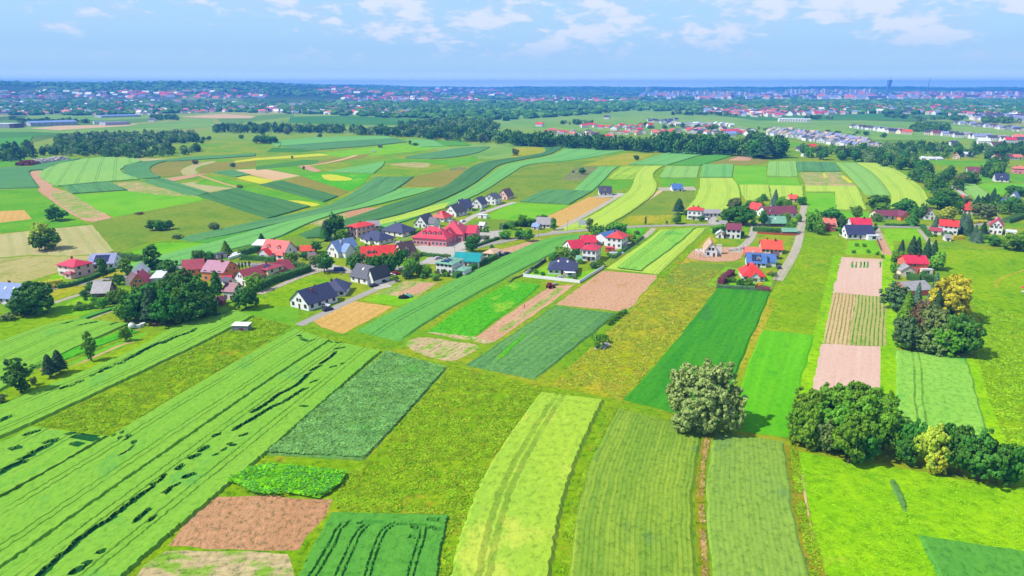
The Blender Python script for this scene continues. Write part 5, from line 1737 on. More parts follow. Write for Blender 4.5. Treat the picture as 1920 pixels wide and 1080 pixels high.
def utility_pole(px, pb, pt, label, arm=True, group=None, double=False):
    p = g(px, pb); h = max(4.0, px_height(p, px, pt))
    root = empty('utility_pole', p, 0.2)
    m = MB(); m.cyl(0, 0, -0.2, h, 0.16, 0.10, 8)
    if double: m.cyl(1.4, 0, -0.2, h * 0.97, 0.16, 0.10, 8, dx=-1.0); m.tube((0.1, 0, h * 0.5), (1.0, 0, h * 0.5), 0.08)
    m.build('pole', M['concrete'], root)
    if arm:
        c = MB(); c.box(-0.8, 0.8, -0.06, 0.06, h - 0.5, h - 0.38); q = c.build('crossarm', M['metal'], root)
        for s in (-0.7, 0, 0.7):
            i = MB(); i.cyl(s, 0, h - 0.378, h - 0.16, 0.06, 0.05, 6); i.build('insulator', M['white'], q)
    tag(root, label, 'pole', group)
    return root


def block_shed(label, pl, pr, depth, h, wall, roofcol, name='shed', cat='shed'):
    return house(label, pl, pr, depth, h, 0.3, 'flat', roofcol, wall, name, cat, cols=1, side=0, chim=0, win=False)
# ================================================================== THE VILLAGE
M['metalshed'] = M['metal']
# --- far left end of the village
house('two storey pink house with crimson hipped roof beside the hay field', (111, 516.5), (142, 521.5), 8.5, 5.4, 2.0, 'hip', 'crimson', 'pink', cols=3, balcony=True, wings=[(1.5, 6.0, -6.3, -4.25, 2.4, 1.0, 'hip', 'brick', 'pink')])
house('long low house with lilac roof carrying rows of solar panels behind the pink house', (166, 507), (214, 505), 11, 3.6, 3.2, 'gx', 'lilac', 'white', cols=5, solar=True, door=False, chim=0)
house('orange gabled house with crimson roof and white metal roofed hall behind it', (246, 543), (276, 541), 9, 3.2, 3.4, 'gy', 'crimson', 'orange', cols=2, wings=[(-7.0, -0.5, 2, 18, 3.6, 3.0, 'gy', 'white', 'white'), (3.5, 8.5, 0.5, 14, 3.4, 1.2, 'flat', 'white', 'grey')])
house('old dark wooden barn with weathered grey roof', (173, 558), (204, 557), 7.5, 2.4, 3.2, 'gx', 'grey', 'wood', 'barn', 'barn', cols=2, side=1, chim=0)
house('white house with bright blue roof and skylights at the left edge of the photo', (-14, 569), (33, 572.5), 10, 3.2, 4.2, 'gx', 'blue', 'white', cols=4, sky=2, garage=True)
# --- around the hedge corner
house('long barn with crimson roof behind the tall dark trees', (344, 517), (383, 514), 8, 3.4, 3.2, 'gx', 'brick', 'orange', 'barn', 'barn', cols=3, chim=0, door=False)
house('orange walled house with mauve roof behind the tall dark trees', (380, 526.5), (420, 529), 11, 4.6, 3.4, 'gx', 'mauve', 'orange', cols=3, chim=2)
house('long farm building with rose red roof and white gable end', (441, 531), (462, 537), 24, 3.6, 3.2, 'gy', 'brick', 'white', 'farm_building', 'building', cols=2, side=4, chim=0, wings=[(-8.5, -1.5, -16.5, -13, 2.4, 1.2, 'gx', 'slate', 'white')])
house('pale yellow house with solar panels on its low crimson roof', (476, 522.5), (504, 527.5), 9, 5.4, 1.4, 'hip', 'brick', 'yellow', cols=3, solar=True, door=False)
house('small white house with maroon roof beside the round green tree', (419, 562), (439, 563.5), 6.5, 4.0, 2.2, 'gx', 'maroon', 'white', cols=2, side=1)
house('tiny brick hut with maroon pyramid roof under the tall trees', (403, 573), (417, 573), 3.5, 2.2, 1.6, 'hip', 'maroon', 'brownwall', 'hut', 'hut', cols=1, side=0, chim=0, win=False)
house('red lean-to shed beside the farm building with a dark porch', (420, 534), (434, 533), 4, 2.3, 1.4, 'gx', 'crimson', 'wood', 'shed', 'shed', cols=1, side=0, chim=0, win=False)
house('white storage hall with shallow white roof left of the big orange red house', (474, 470), (503, 471), 13, 3.6, 1.4, 'gx', 'white', 'white', 'storage_hall', 'hall', cols=3, chim=0)
house('large house with orange red roofs and dormers behind a clipped hedge', (490, 481), (533, 485.5), 10, 3.4, 4.6, 'gx', 'red', 'white', cols=4, dorm=(0.25, 0.7), wings=[(-6.5, 0.5, -8.5, -5, 2.8, 2.4, 'gy'), (4.0, 8.5, -7.0, -5, 2.7, 1.6, 'hip')], balcony=False)
house('small white outbuilding with orange red roof between hedges', (564, 478), (590, 476.5), 5.5, 2.5, 1.9, 'gx', 'orange', 'white', 'outbuilding', 'shed', cols=2, side=1, chim=0)
block_shed('dark grey container at the left end of the white pallet rows', (408, 486), (426, 483), 3, 2.6, 'grey', 'slate', 'container', 'container')
block_shed('little red roofed kiosk by the end of the terracotta fence', (521, 497), (528, 497), 2.2, 2.6, 'terracotta', 'red', 'kiosk', 'kiosk')
# --- middle of the village
house('white house with light blue roof and tall gable window wall', (613.5, 479.5), (634.5, 484), 13, 3.8, 4.3, 'gy', 'ltblue', 'white', cols=2, side=3, wings=[(3.4, 7.6, -4.5, 2, 3.6, 3.2, 'gx')], chim=2, chimw=True)
house('boxy cream pink house with low red roof beside tall dark conifers', (652, 441.5), (670, 445), 13, 5.8, 1.6, 'hip', 'red', 'pink', cols=3, side=4, chim=1)
house('grey roofed shed behind the cream pink house', (690, 432), (713, 430.5), 8, 3.0, 2.2, 'gx', 'grey', 'grey', 'shed', 'shed', cols=2, side=1, chim=0, door=False)
house('navy hip roofed bungalow nearest the wavy white fence', (675, 452), (711, 459.5), 11, 2.8, 3.3, 'hip', 'navy', 'white', 'bungalow', cols=4, side=3, chim=1, wings=[(-2, 3, -7.5, -5.5, 2.7, 1.6, 'hip')])
house('navy hip roofed bungalow with solar strip beside the crimson school', (716, 439), (755, 444.5), 12, 2.8, 3.6, 'hip', 'navy', 'white', 'bungalow', cols=4, side=3, chim=1)
house('long crimson roofed school block with four dormers facing the yard', (774, 459), (837, 463), 14, 4.3, 4.6, 'hip', 'crimson', 'rose', 'school_building', 'school', cols=9, side=4, floors=1, dorm=(0.3, 0.45, 0.6, 0.75), chim=2, chimw=True)
house('rear crimson roofed school wing with gabled entrance beside the car park', (822, 451), (868, 453), 16, 4.4, 5.4, 'hip', 'crimson', 'rose', 'school_wing', 'school', cols=5, side=4, floors=1, chim=2, chimw=True, wings=[(-4, 3.5, -12, -8, 4.2, 3.6, 'gy'), (8.2, 13.5, -3.5, 7, 4.1, 3.2, 'gx')])
house('bright red roofed long house half hidden by dense trees', (679, 491), (745, 487), 9, 3.0, 3.8, 'gx', 'red', 'cream', cols=6, dorm=(0.2, 0.35), chim=1)
house('steep dark brown roofed house beside the bright red roofed one', (757, 488), (783, 482.5), 9, 2.8, 5.2, 'gx', 'brown', 'pink', cols=3, dorm=(0.4,))
house('white two storey house with flat sage roof and small solar panels', (818, 512.5), (848, 516), 11, 5.3, 1.3, 'hip', 'sage', 'white', cols=4, solar=True, wings=[(5.0, 10.5, -5.0, 2, 2.6, 0.8, 'hip')])
house('barn with bright teal roof beside the long grain strip', (850, 500), (897, 502.5), 11, 3.6, 2.6, 'gx', 'teal', 'white', 'barn', 'barn', cols=5, side=2, chim=0)
house('small cream building with parked dark cars next to it', (907, 483), (926, 485), 9, 3.0, 1.2, 'hip', 'tan', 'white', 'outbuilding', 'building', cols=3, chim=0)
house('white gabled house with lilac grey roof and an orange garage front', (658, 527.5), (689, 534), 9, 3.2, 4.2, 'gx', 'slate', 'white', cols=3, chim=1, sky=1, wings=[(4.4, 8, -3.5, 6.5, 3.2, 4.0, 'gy')])
house('navy hip roofed bungalow with orange porch beside the lane', (603, 556), (646, 556), 11, 2.7, 3.4, 'hip', 'navy', 'white', 'bungalow', cols=4, dark=True)
house('white gabled house with navy roof nearest the lane and two parked cars', (545, 574.5), (579, 583.5), 14, 3.2, 4.2, 'gy', 'navy', 'white', cols=3, side=4, dark=True, chim=2)
# --- row along the new street
house('house with slate blue roof and white gable at the lower end of the street row', (777, 426), (799, 428), 11, 3.2, 4.4, 'gy', 'slate', 'white', cols=3, side=3, wings=[(3.6, 8.2, -3, 5, 3.0, 3.0, 'gx')])
house('bright red roofed house with dormer in the street row', (810, 414), (832, 416.5), 9.5, 2.9, 3.6, 'hip', 'red', 'white', cols=3, dorm=(0.35,), chim=2)
house('white gabled house with charcoal roof uphill of the red roofed one', (835, 404), (855, 407), 11, 3.4, 4.2, 'gy', 'slate', 'white', cols=2, side=3)
house('house with a big plain navy roof in the street row', (864, 397), (885, 396), 11, 3.0, 4.6, 'gx', 'navy', 'white', cols=3, chim=1)
house('narrow white gabled house between two navy roofed ones in the street row', (882, 389.5), (903, 391), 10, 3.4, 4.0, 'gy', 'navy', 'white', cols=2)
house('tall white house with flat topped dark roof near the upper end of the street row', (905, 382.5), (929, 384.5), 10, 4.8, 2.6, 'gy', 'slate', 'white', cols=3)
house('brown roofed house with pink walls at the upper end of the street row', (934, 373), (951, 374.5), 10, 3.4, 4.2, 'gy', 'brown', 'pink', cols=2)
block_shed('low white site cabin on the grass beside the street', (896, 409), (912, 410), 3.5, 2.4, 'white', 'white', 'site_cabin', 'cabin')
# --- right of centre
house('old white farmhouse with grey roof behind a clump of trees by the road', (1004, 427), (1031, 428), 8, 2.8, 3.2, 'gx', 'grey', 'white', cols=4)
house('small pale blue metal hut beside the old farmhouse', (997, 429.5), (1009, 431), 4, 2.2, 1.4, 'gx', 'ltblue', 'grey', 'hut', 'hut', cols=1, side=0, chim=0, win=False)
house('villa with broad navy hip roof inside a white garden wall', (1028, 514), (1080, 516), 12, 2.8, 4.0, 'hip', 'navy', 'white', 'villa', cols=5, side=3, sky=2, wings=[(1.5, 6.5, -8.5, -6, 2.7, 2.2, 'hip')], chim=1)
house('tall white house with crimson hip roof and two balconies', (1091, 488.5), (1117, 491), 9.5, 6.2, 2.0, 'hip', 'crimson', 'white', cols=3, side=3, floors=2, balcony=True)
house('low crimson roofed barn behind the house with two balconies', (1072, 475), (1098, 472), 9, 3.0, 3.0, 'gx', 'crimson', 'white', 'barn', 'barn', cols=3, chim=0)
house('crimson roofed workshop beside the blue roofed hall', (1092, 464), (1118, 463.5), 9, 3.2, 2.6, 'gx', 'crimson', 'grey', 'workshop', 'building', cols=3, chim=0)
house('white hall with steel blue roof and open front', (1113, 456), (1137, 461), 13, 4.2, 2.2, 'gy', 'blue', 'white', 'hall', 'hall', cols=2, side=2, chim=0)
house('white cube house with red pyramid roof right of the blue roofed hall', (1137, 463.5), (1165, 466.5), 10, 5.8, 2.6, 'hip', 'red', 'white', cols=3, side=3)
block_shed('dark red container in front of the white cube house', (1135, 472), (1151, 473), 3, 2.3, 'brickred', 'crimson', 'container', 'container')
house('small dark roofed house with a white gable above the golden field', (1124, 366.5), (1147, 366.5), 9, 2.8, 4.0, 'gx', 'slate', 'white', cols=3, dorm=(0.45,))
house('white house with plain blue roof standing alone in the meadow', (1261, 359), (1280, 359), 9, 2.6, 3.2, 'gx', 'blue', 'white', cols=2, side=1)
house('three storey white house with balconies and red roof beside the road', (1288, 411), (1314, 413), 9, 6.6, 1.8, 'hip', 'red', 'white', cols=3, floors=2, balcony=True, chim=2)
house('long grey roofed cowshed with red doors', (1315, 407), (1352, 407), 9, 3.0, 1.6, 'gx', 'grey', 'white', 'cowshed', 'barn', cols=5, chim=0)
house('white two storey house with maroon roof above the building plot', (1361, 446.5), (1388, 448), 9, 5.4, 2.4, 'gx', 'maroon', 'white', cols=3, chim=0, dark=True)
house('little white garage with round topped gable beside the maroon roofed house', (1342, 446), (1357, 447), 5.5, 2.6, 1.6, 'gy', 'white', 'white', 'garage', 'garage', cols=1, side=0, chim=0, win=False)
house('unfinished white house with tan roof on the bare building plot', (1321, 481), (1344, 482), 12, 3.8, 3.8, 'gy', 'tan', 'white', cols=2, side=2, dark=True, chim=0, wings=[(3.6, 6.0, 0, 2.4, 5.4, 0.2, 'flat')])
house('long orange roofed house with cream walls above the blue roofed house', (1427, 475), (1466, 477), 10, 3.0, 3.4, 'gx', 'orange', 'cream', cols=5, chim=2)
house('low salmon roofed garage left of the long orange roofed house', (1398, 480), (1427, 481), 7, 2.6, 1.6, 'gx', 'salmon', 'brickred', 'garage', 'garage', cols=3, chim=0, door=False)
house('house with steel blue roof covered in small solar panels', (1400, 500), (1436, 502), 8.5, 2.6, 3.3, 'gx', 'blue', 'white', cols=4, chim=1, chimw=True, dorm=(0.6,), solar=True, wings=[(5.0, 9.5, -1, 7, 2.5, 2.8, 'gx')])
house('white villa with red hip roof and yellow bushes in its garden', (1393, 526.5), (1433, 528), 11, 2.8, 4.2, 'hip', 'red', 'white', 'villa', cols=4, wings=[(-2.2, 2.4, -7.6, -5.5, 2.7, 2.0, 'gy')], chim=1)
house('white house with steep mauve brown roof beside the gravel lane', (1436, 409), (1495, 407), 11, 3.4, 3.4, 'gx', 'maroon', 'white', cols=5, dorm=(0.2,), chim=1, chimw=True)
house('sage green roofed barn half hidden by shrubs', (1435, 425), (1474, 425.5), 9, 2.8, 3.0, 'gx', 'sage', 'wood', 'barn', 'barn', cols=3, chim=0, sky=1)
house('long sage green roofed shed behind the terracotta fence', (1467, 440.5), (1494, 440.5), 5, 2.4, 1.4, 'gx', 'sage', 'wood', 'shed', 'shed', cols=2, side=1, chim=0, win=False)
house('little orange roofed house at the upper end of the gravel lane', (1480, 378.5), (1495, 379), 8, 3.0, 2.2, 'gx', 'orange', 'pink', cols=2, side=1)
house('red roofed cottage among round trees beyond the road', (1402, 396), (1420, 399), 8, 2.8, 3.2, 'gx', 'red', 'white', 'cottage', cols=2, side=1)
house('small brick house with salmon roof standing on the meadow edge', (1540, 433), (1566, 434), 8, 4.6, 2.4, 'gx', 'salmon', 'brickred', cols=3, side=2, chim=2)
house('house with plain crimson roof behind the broad navy roof', (1596, 430), (1634, 431), 9, 3.8, 2.8, 'gx', 'crimson', 'white', cols=4, chim=2)
house('long white house with broad navy roof and open terrace front', (1588, 448), (1638, 448.5), 10, 3.2, 4.0, 'gx', 'navy', 'white', cols=5, side=2, chim=1, wings=[(3.0, 9.6, -8.0, -5, 3.0, 0.3, 'flat', 'white', 'white')], dark=True)
house('long barn with maroon roof right of the curved ripening field', (1645, 412), (1690, 411.5), 9, 3.0, 2.6, 'gx', 'maroon', 'cream', 'barn', 'barn', cols=4, chim=0, wings=[(5.0, 12.5, -8.5, 0.5, 3.0, 2.8, 'gy', 'maroon', 'orange')])
house('grey brown roofed house with white gable between tall dark trees', (1733, 412), (1752, 412.5), 11, 3.4, 4.0, 'gy', 'brown', 'white', cols=2)
house('two storey white house with red roof above yellow shrubs', (1759, 438), (1794, 441), 8.5, 5.2, 2.6, 'gx', 'red', 'white', cols=4, chim=2, wings=[(-9.5, -3.5, -8.5, -4.3, 2.4, 1.4, 'gx', 'brick', 'cream')])
house('small red roofed hut beside the paved lane', (1796, 375), (1804, 376), 4, 2.4, 1.6, 'gx', 'red', 'white', 'hut', 'hut', cols=1, side=0, chim=0, win=False)
house('house with wide bright red roof hidden in trees', (1806, 400), (1828, 401.5), 11, 3.0, 4.4, 'hip', 'red', 'cream', cols=3)
house('white gabled house with pinkish red roof at the right end of the road', (1853, 438), (1878, 440.5), 12, 5.0, 3.6, 'gy', 'crimson', 'white', cols=3, side=3, chim=1, chimw=True, wings=[(5.0, 10.5, -6.5, 1, 2.4, 0.6, 'flat', 'white', 'cream')])
house('white house with maroon roof on the far side of the small meadow', (1814, 327), (1841, 328), 10, 3.2, 3.8, 'gx', 'maroon', 'white', cols=3, dorm=(0.5,))
house('white house with dark navy roof on a bare plot near the right edge', (1866, 341), (1891, 342), 10, 3.0, 4.2, 'gx', 'navy', 'white', cols=3, dorm=(0.45,))
house('pink walled house with salmon red roof at the right edge', (1900, 325), (1925, 326), 10, 5.0, 2.4, 'hip', 'salmon', 'rose', cols=3)
house('long maroon roofed barn near the right edge beyond the green meadow', (1868, 299.5), (1900, 299.5), 10, 3.2, 3.0, 'gx', 'maroon', 'cream', 'barn', 'barn', cols=4, chim=0)
house('salmon roofed barn touching the long maroon one', (1901, 299.5), (1917, 299.5), 9, 3.2, 3.0, 'gx', 'salmon', 'cream', 'barn', 'barn', cols=2, chim=0)
house('reddish brown roofed house among trees beyond the green meadow', (1787, 298), (1799, 298.5), 11, 3.2, 4.2, 'gy', 'salmon', 'cream', cols=2)
house('white metal roofed barn beyond the green meadow', (1809, 295), (1827, 295), 10, 4.0, 2.4, 'gx', 'white', 'grey', 'barn', 'barn', cols=2, chim=0)
house('blue grey roofed house among conifers at the right', (1886, 380), (1907, 382), 11, 3.2, 4.8, 'gy', 'ltblue', 'white', cols=2)
house('small steel blue roofed house left of the conifers at the right', (1875, 386), (1888, 387), 9, 3.0, 3.4, 'gy', 'blue', 'grey', cols=2)
house('orange brick house with crimson roof and white balcony above the tree clump', (1697, 513), (1738, 514), 9, 5.2, 2.4, 'gx', 'crimson', 'terracotta', cols=4, balcony=False, chim=2, wings=[(-9.5, -3.0, -9.5, -4.5, 2.8, 2.0, 'gy', 'grey', 'cream'), (1.5, 6.5, -6.5, -4.5, 2.7, 0.2, 'flat', 'white', 'cream')])
house('long grey roofed barn with red walls hidden behind tall trees', (1700, 556), (1745, 553), 9, 3.0, 2.2, 'gx', 'grey', 'terracotta', 'barn', 'barn', cols=3, chim=0, win=False)
house('red roofed hut between the birches and the lane with the poplars', (1741, 352), (1748, 352), 5, 2.6, 2.0, 'gx', 'red', 'white', 'hut', 'hut', cols=1, side=0, chim=0, win=False)
# --- beyond the dark wood
house('bright red roofed house among trees beyond the fields', (1516, 280), (1531, 280), 10, 3.2, 4.0, 'gx', 'red', 'cream', cols=2, side=1)
house('house with dark roof left of the bright red roofed one beyond the fields', (1492, 283), (1512, 284), 10, 3.2, 3.4, 'gx', 'slate', 'white', cols=2, side=1)
house('white shed with flat roof beyond the fields', (1506, 294), (1526, 294), 8, 3.2, 0.5, 'flat', 'white', 'white', 'shed', 'shed', cols=2, side=1, chim=0, win=False)
for i, (x, y) in enumerate(((1728, 299), (1742, 300), (1757, 300))):
    house('white polytunnel greenhouse beyond the green meadow', (x, y), (x + 12, y), 16, 1.6, 1.6, 'gx', 'white', 'white', 'greenhouse', 'greenhouse', cols=1, side=0, chim=0, win=False, door=False, group='white greenhouses beyond the green meadow')
# --- industrial sheds far left
house('long low industrial hall with pale blue roof at the far left', (58, 237), (146, 234), 60, 7.5, 3.0, 'gx', 'ltblue', 'grey', 'industrial_hall', 'hall', cols=8, side=0, chim=0, door=False, ov=0.8)
house('pale industrial building with dark end at the left edge of the far plain', (-20, 240.5), (18, 240.5), 40, 9, 1.0, 'flat', 'white', 'grey', 'industrial_hall', 'hall', cols=4, side=0, chim=0, door=False)
house('dark boxy annex attached to the pale industrial building', (18.5, 240.5), (27, 240.5), 30, 9, 1.0, 'flat', 'navy', 'wood', 'industrial_annex', 'hall', cols=1, side=0, chim=0, win=False)
house('brownish warehouse with rows of pale goods on the far left plain', (198, 235.5), (245, 233.5), 30, 7, 1.5, 'flat', 'lilac', 'grey', 'warehouse', 'hall', cols=8, side=0, chim=0, door=False)
house('small pale office block between two long halls', (177, 233), (195, 232.5), 20, 6, 1.0, 'flat', 'ltblue', 'white', 'office_block', 'building', cols=4, side=0, chim=0, door=False)
house('very long low greenhouse complex with blue grey roof on the far plain', (190, 221), (264, 219), 70, 5, 2.0, 'gx', 'ltblue', 'grey', 'greenhouse_complex', 'greenhouse', cols=4, side=0, chim=0, win=False, door=False)
house('long white factory roof in front of the far town', (577, 211), (616, 211), 60, 9, 2.0, 'flat', 'white', 'grey', 'factory', 'factory', cols=6, side=0, chim=0, door=False, win=False)

# --- walls, fences, hedges
post_line('garden_wall', 'white garden wall wrapping the corner of the navy roofed villa plot', [(1021, 490), (981, 519), (1087, 531), (1132, 503)], 1.6, 6.0, 'white', panel=True, cat='wall', thick=0.1)
post_line('fence', 'grey lattice fence from the white garden wall up towards the road', [(1133, 502), (1152, 489), (1210, 449)], 1.3, 4.0, 'metal')
post_line('fence', 'terracotta panel fence in front of the green shed', [(1420, 438), (1450, 440), (1494, 442)], 1.3, 3.0, 'terr', panel=True)
post_line('fence', 'terracotta pillar fence beside the row of thujas', [(438, 490), (470, 494), (515, 498)], 1.2, 3.0, 'terr', panel=None)
post_line('fence', 'dark mesh fence below the red hip roofed villa', [(1343, 540), (1390, 543), (1444, 547), (1456, 520)], 1.2, 4.0, 'metal')
post_line('fence', 'brown plank fence beside the dirt track', [(1638, 436), (1646, 455), (1652, 470)], 1.3, 3.0, 'woodf', panel=True)
post_line('fence', 'pale wavy fence between the bungalow and the school', [(731, 461), (752, 453), (774, 445)], 1.2, 3.0, 'white')
post_line('fence', 'wooden fence in front of the boxy cream pink house', [(640, 450), (655, 449), (668, 449)], 1.3, 3.0, 'woodf', panel=True)
post_line('fence', 'low wooden rail fence around the bed of vegetables beside the old barn', [(133, 573), (152, 578), (172, 577), (192, 571)], 1.0, 4.0, 'woodf')
post_line('fence', 'light fence along the school car park', [(886, 433), (905, 434), (938, 433)], 1.1, 4.0, 'metal')
post_line('fence', 'low fence around the small dark roofed house above the golden field', [(1110, 369), (1128, 372), (1147, 371)], 1.1, 4.0, 'metal')
hedge([(480, 545), (510, 531), (545, 520), (580, 508)], 3.2, 3.2, 'tall clipped hedge along the gravel lane below the yellow house')
hedge([(580, 508), (560, 503), (532, 503)], 3.0, 3.0, 'clipped hedge block closing the garden of the yellow house')
hedge([(450, 487), (480, 488), (516, 492)], 2.0, 2.6, 'clipped hedge in front of the large orange red roofed house')
hedge([(449, 480), (470, 474), (484, 470)], 3.0, 3.0, 'dark hedge between the white pallets and the orange red roofed house')
hedge([(852, 522), (875, 510), (893, 501), (930, 484)], 2.6, 2.4, 'dark hedge between the teal roofed barn and the grain strip')
hedge([(550, 470), (575, 469), (592, 467)], 2.2, 2.2, 'hedge behind the small white outbuilding')
hedge([(205, 484), (240, 487), (268, 490)], 4.0, 3.0, 'broad dark hedge at the edge of the bright green strip')
hedge([(108, 541), (132, 537), (160, 528), (190, 516), (214, 508)], 2.2, 1.8, 'low dark hedge and rockery beside the long grey road')
hedge([(-10, 545), (30, 540), (52, 537)], 2.6, 1.8, 'yellow flowering hedge behind the bright blue roofed house', mat='golden', leaf=0.35)
hedge([(62, 538), (90, 535), (118, 530)], 2.6, 2.0, 'yellow flowering hedge at the end of the pink house garden', mat='golden', leaf=0.35)
hedge([(690, 446), (705, 440), (722, 434)], 2.0, 2.2, 'hedge between the two navy roofed bungalows')
hedge([(770, 440), (790, 438), (808, 434)], 2.0, 2.0, 'hedge between the navy bungalow and the street row')
hedge([(790, 479), (815, 482), (845, 484)], 1.8, 1.8, 'row of dark thujas below the school yard')
hedge([(1343, 539), (1380, 541), (1440, 545)], 1.5, 1.4, 'low bluish hedge below the red hip roofed villa', mat='bluish')
hedge([(1351, 534), (1358, 526), (1372, 514)], 3.0, 2.6, 'row of dark purple shrubs beside the red hip roofed villa', mat='purple', name='shrub_row', cat='shrub')
hedge([(1415, 543), (1428, 544), (1443, 546)], 2.0, 1.8, 'low purple shrubs at the corner of the red hip roofed villa plot', mat='purple', name='shrub_row', cat='shrub')
hedge([(1728, 426), (1735, 434), (1743, 444)], 2.2, 2.0, 'clipped hedge beside the two storey white house with red roof')
hedge([(1659, 423), (1690, 424), (1712, 423)], 1.6, 1.5, 'low hedge below the barn with maroon roof')
hedge([(1886, 418), (1905, 412), (1925, 404)], 5.0, 3.0, 'broad clipped hedge along the road at the right edge')
hedge([(1820, 420), (1835, 418), (1850, 418)], 2.5, 2.0, 'yellow flowering hedge left of the pinkish red roof', mat='golden', leaf=0.35)
hedge([(1785, 449), (1797, 449), (1807, 449)], 2.5, 2.2, 'yellow shrubs below the two storey white house with red roof', mat='yellow', name='shrub_row', cat='shrub')
hedge([(1700, 523), (1725, 527), (1750, 527)], 4.0, 3.0, 'bright green hedge below the orange brick house')
hedge([(1140, 478), (1150, 485), (1185, 460), (1205, 446)], 1.6, 1.3, 'garden hedge beside the grey lattice fence')
for _x, _y in ((1141, 609), (1146, 606), (1152, 601), (1158, 597), (1164, 592), (1171, 588)): tree('bush', 'oak', _x, _y, _y - 11, 13, 'scrubby bush in the line at the corner of the bluish field', 'scrubby bushes at the corner of the bluish field', 'bush')
hedge([(1022, 489), (1004, 502), (985, 514)], 1.2, 1.6, 'dark hedge inside the white garden wall')
hedge([(985, 515), (960, 524), (955, 530)], 0.9, 0.8, 'scraggly hedge outside the white garden wall', mat='olive')
hedge([(850, 506), (840, 511), (830, 519)], 1.4, 1.4, 'garden hedge in front of the white house with flat sage roof')
hedge([(1376, 430), (1350, 433), (1332, 437)], 2.5, 3.4, 'light green thicket left of the white garage', mat='bright', name='thicket', cat='shrub', leaf=0.6)
hedge([(940, 430), (965, 424), (990, 424)], 3.0, 3.0, 'thicket along the road by the old farmhouse', name='thicket', cat='shrub', leaf=0.6)
hedge([(360, 493), (378, 490), (400, 486)], 3.0, 2.2, 'shrubs between the road and the light green strip left of the container', name='shrub_row', cat='shrub', leaf=0.5)
hedge([(875, 470), (895, 462), (935, 448)], 1.5, 1.5, 'low hedge between the road and the school car park')
hedge([(1412, 433), (1440, 436), (1465, 437)], 4.0, 2.6, 'dense shrubs behind the terracotta fence', name='shrub_row', cat='shrub', leaf=0.5)

# --- white pallet rows beside the orange red roofed house
i = 0
pm = MB(); pm.box(-0.75, 0.75, -0.75, 0.75, 0.0, 0.14, 0); pm.box(-0.68, 0.68, -0.68, 0.68, 0.143, 1.45, 1); pme = pm.mesh('pallet_stack')
for q in (M['woodf'], M['white']): pme.materials.append(q)
for r_ in range(3):
    for k in range(17):
        f = k / 16
        p = g(431 + 50 * f + r_ * 3.5, 486.5 - 16 * f - r_ * 3.4)
        o = link('pallet_stack', pme, (), None, p, 0.5)
        tag(o, 'white wrapped pallet in the long rows beside the orange red roofed house', 'pallet', 'white wrapped pallets in rows')

# --- vehicles
car(614.5, 582, 48, 'dark', 'dark purple car parked on the lane in front of the navy roofed house')
car(609, 574.5, -15, 'white', 'white car parked under the eaves of the navy roofed house')
car(733, 518, 20, 'white', 'white car in the drive beside the dense trees')
car(742, 515, 20, 'red', 'dark red car next to the white car in the drive')
car(701, 537, 50, 'black', 'black car beside the lilac grey roofed house')
car(716, 528, -30, 'black', 'long black car parked in the drive of the lilac grey roofed house')
car(617, 448, -5, 'white', 'white delivery van parked beside the tall conifers', 'van', name='delivery_van')
car(637, 508, 10, 'blue', 'blue truck parked in the paved yard behind the round tree', 'van', name='truck')
car(944, 480, 20, 'dark', 'dark car beside the small cream building')
car(952, 477, 20, 'black', 'black car on the bare soil right of the dark one')
car(868, 416, 55, 'white', 'white car on the lower end of the new street')
car(822, 486, 30, 'silver', 'silver car on the road below the row of thujas')
car(1324, 413, 80, 'white', 'white car in the yard of the three storey house')
car(1053, 523, 0, 'silver', 'grey car standing on the terrace of the navy roofed villa')
car(905, 396, 35, 'silver', 'silver car parked outside the street row')
car(846, 417, 10, 'white', 'white car outside the bright red roofed house in the street row')
car(1460, 503, 80, 'dark', 'dark car behind the steel blue roofed house')
car(1640, 447, 90, 'white', 'white car beside the long white house with broad navy roof')

# --- tractor by the villa wall
tp = g(1032, 540)
tr = empty('tractor', tp, math.radians(35))
M['tractor'] = plain_mat('red_tractor_paint', (200, 20, 50), 0.4, 0.4, 0.05, 1.0, k=0.7)
m = MB(); m.box(-0.2, 2.0, -0.4, 0.4, 0.7, 1.45); m.box(-1.2, -0.2, -0.85, 0.85, 0.9, 1.5); m.box(-1.4, -0.9, -0.3, 0.3, 0.5, 0.9); m.build('body', M['tractor'], tr)
m = MB()
for sx in (-1.15, 0.0):
    for sy in (-0.7, 0.7): m.box(sx - 0.05, sx + 0.05, sy - 0.05, sy + 0.05, 1.5, 2.55)
m.box(-1.3, 0.15, -0.8, 0.8, 2.55, 2.68); m.build('cab', M['tractor'], tr)
m = MB(); m.box(-1.1, -0.05, -0.66, 0.66, 1.5, 2.5); m.build('cab_glass', M['glass'], tr)
for x, r in ((-0.9, 0.82), (1.5, 0.48)):
    for sy in (-1, 1):
        m = MB(); m.tube((x, sy * 0.65, r), (x, sy * 1.05, r), r, r, 16); m.build('wheel', M['tyre'], tr)
tag(tr, 'red tractor working beside the white garden wall', 'tractor')
tl = empty('harrow', g(1040, 534), math.radians(35))
m = MB(); m.box(-1.2, 1.2, -0.9, 0.9, 0.45, 0.6); [m.box(-1.1 + k * 0.44, -1.02 + k * 0.44, -0.85, 0.85, 0.05, 0.447) for k in range(6)]; m.build('frame', M['metal'], tl)
tag(tl, 'pale green field implement standing just behind the red tractor', 'harrow')

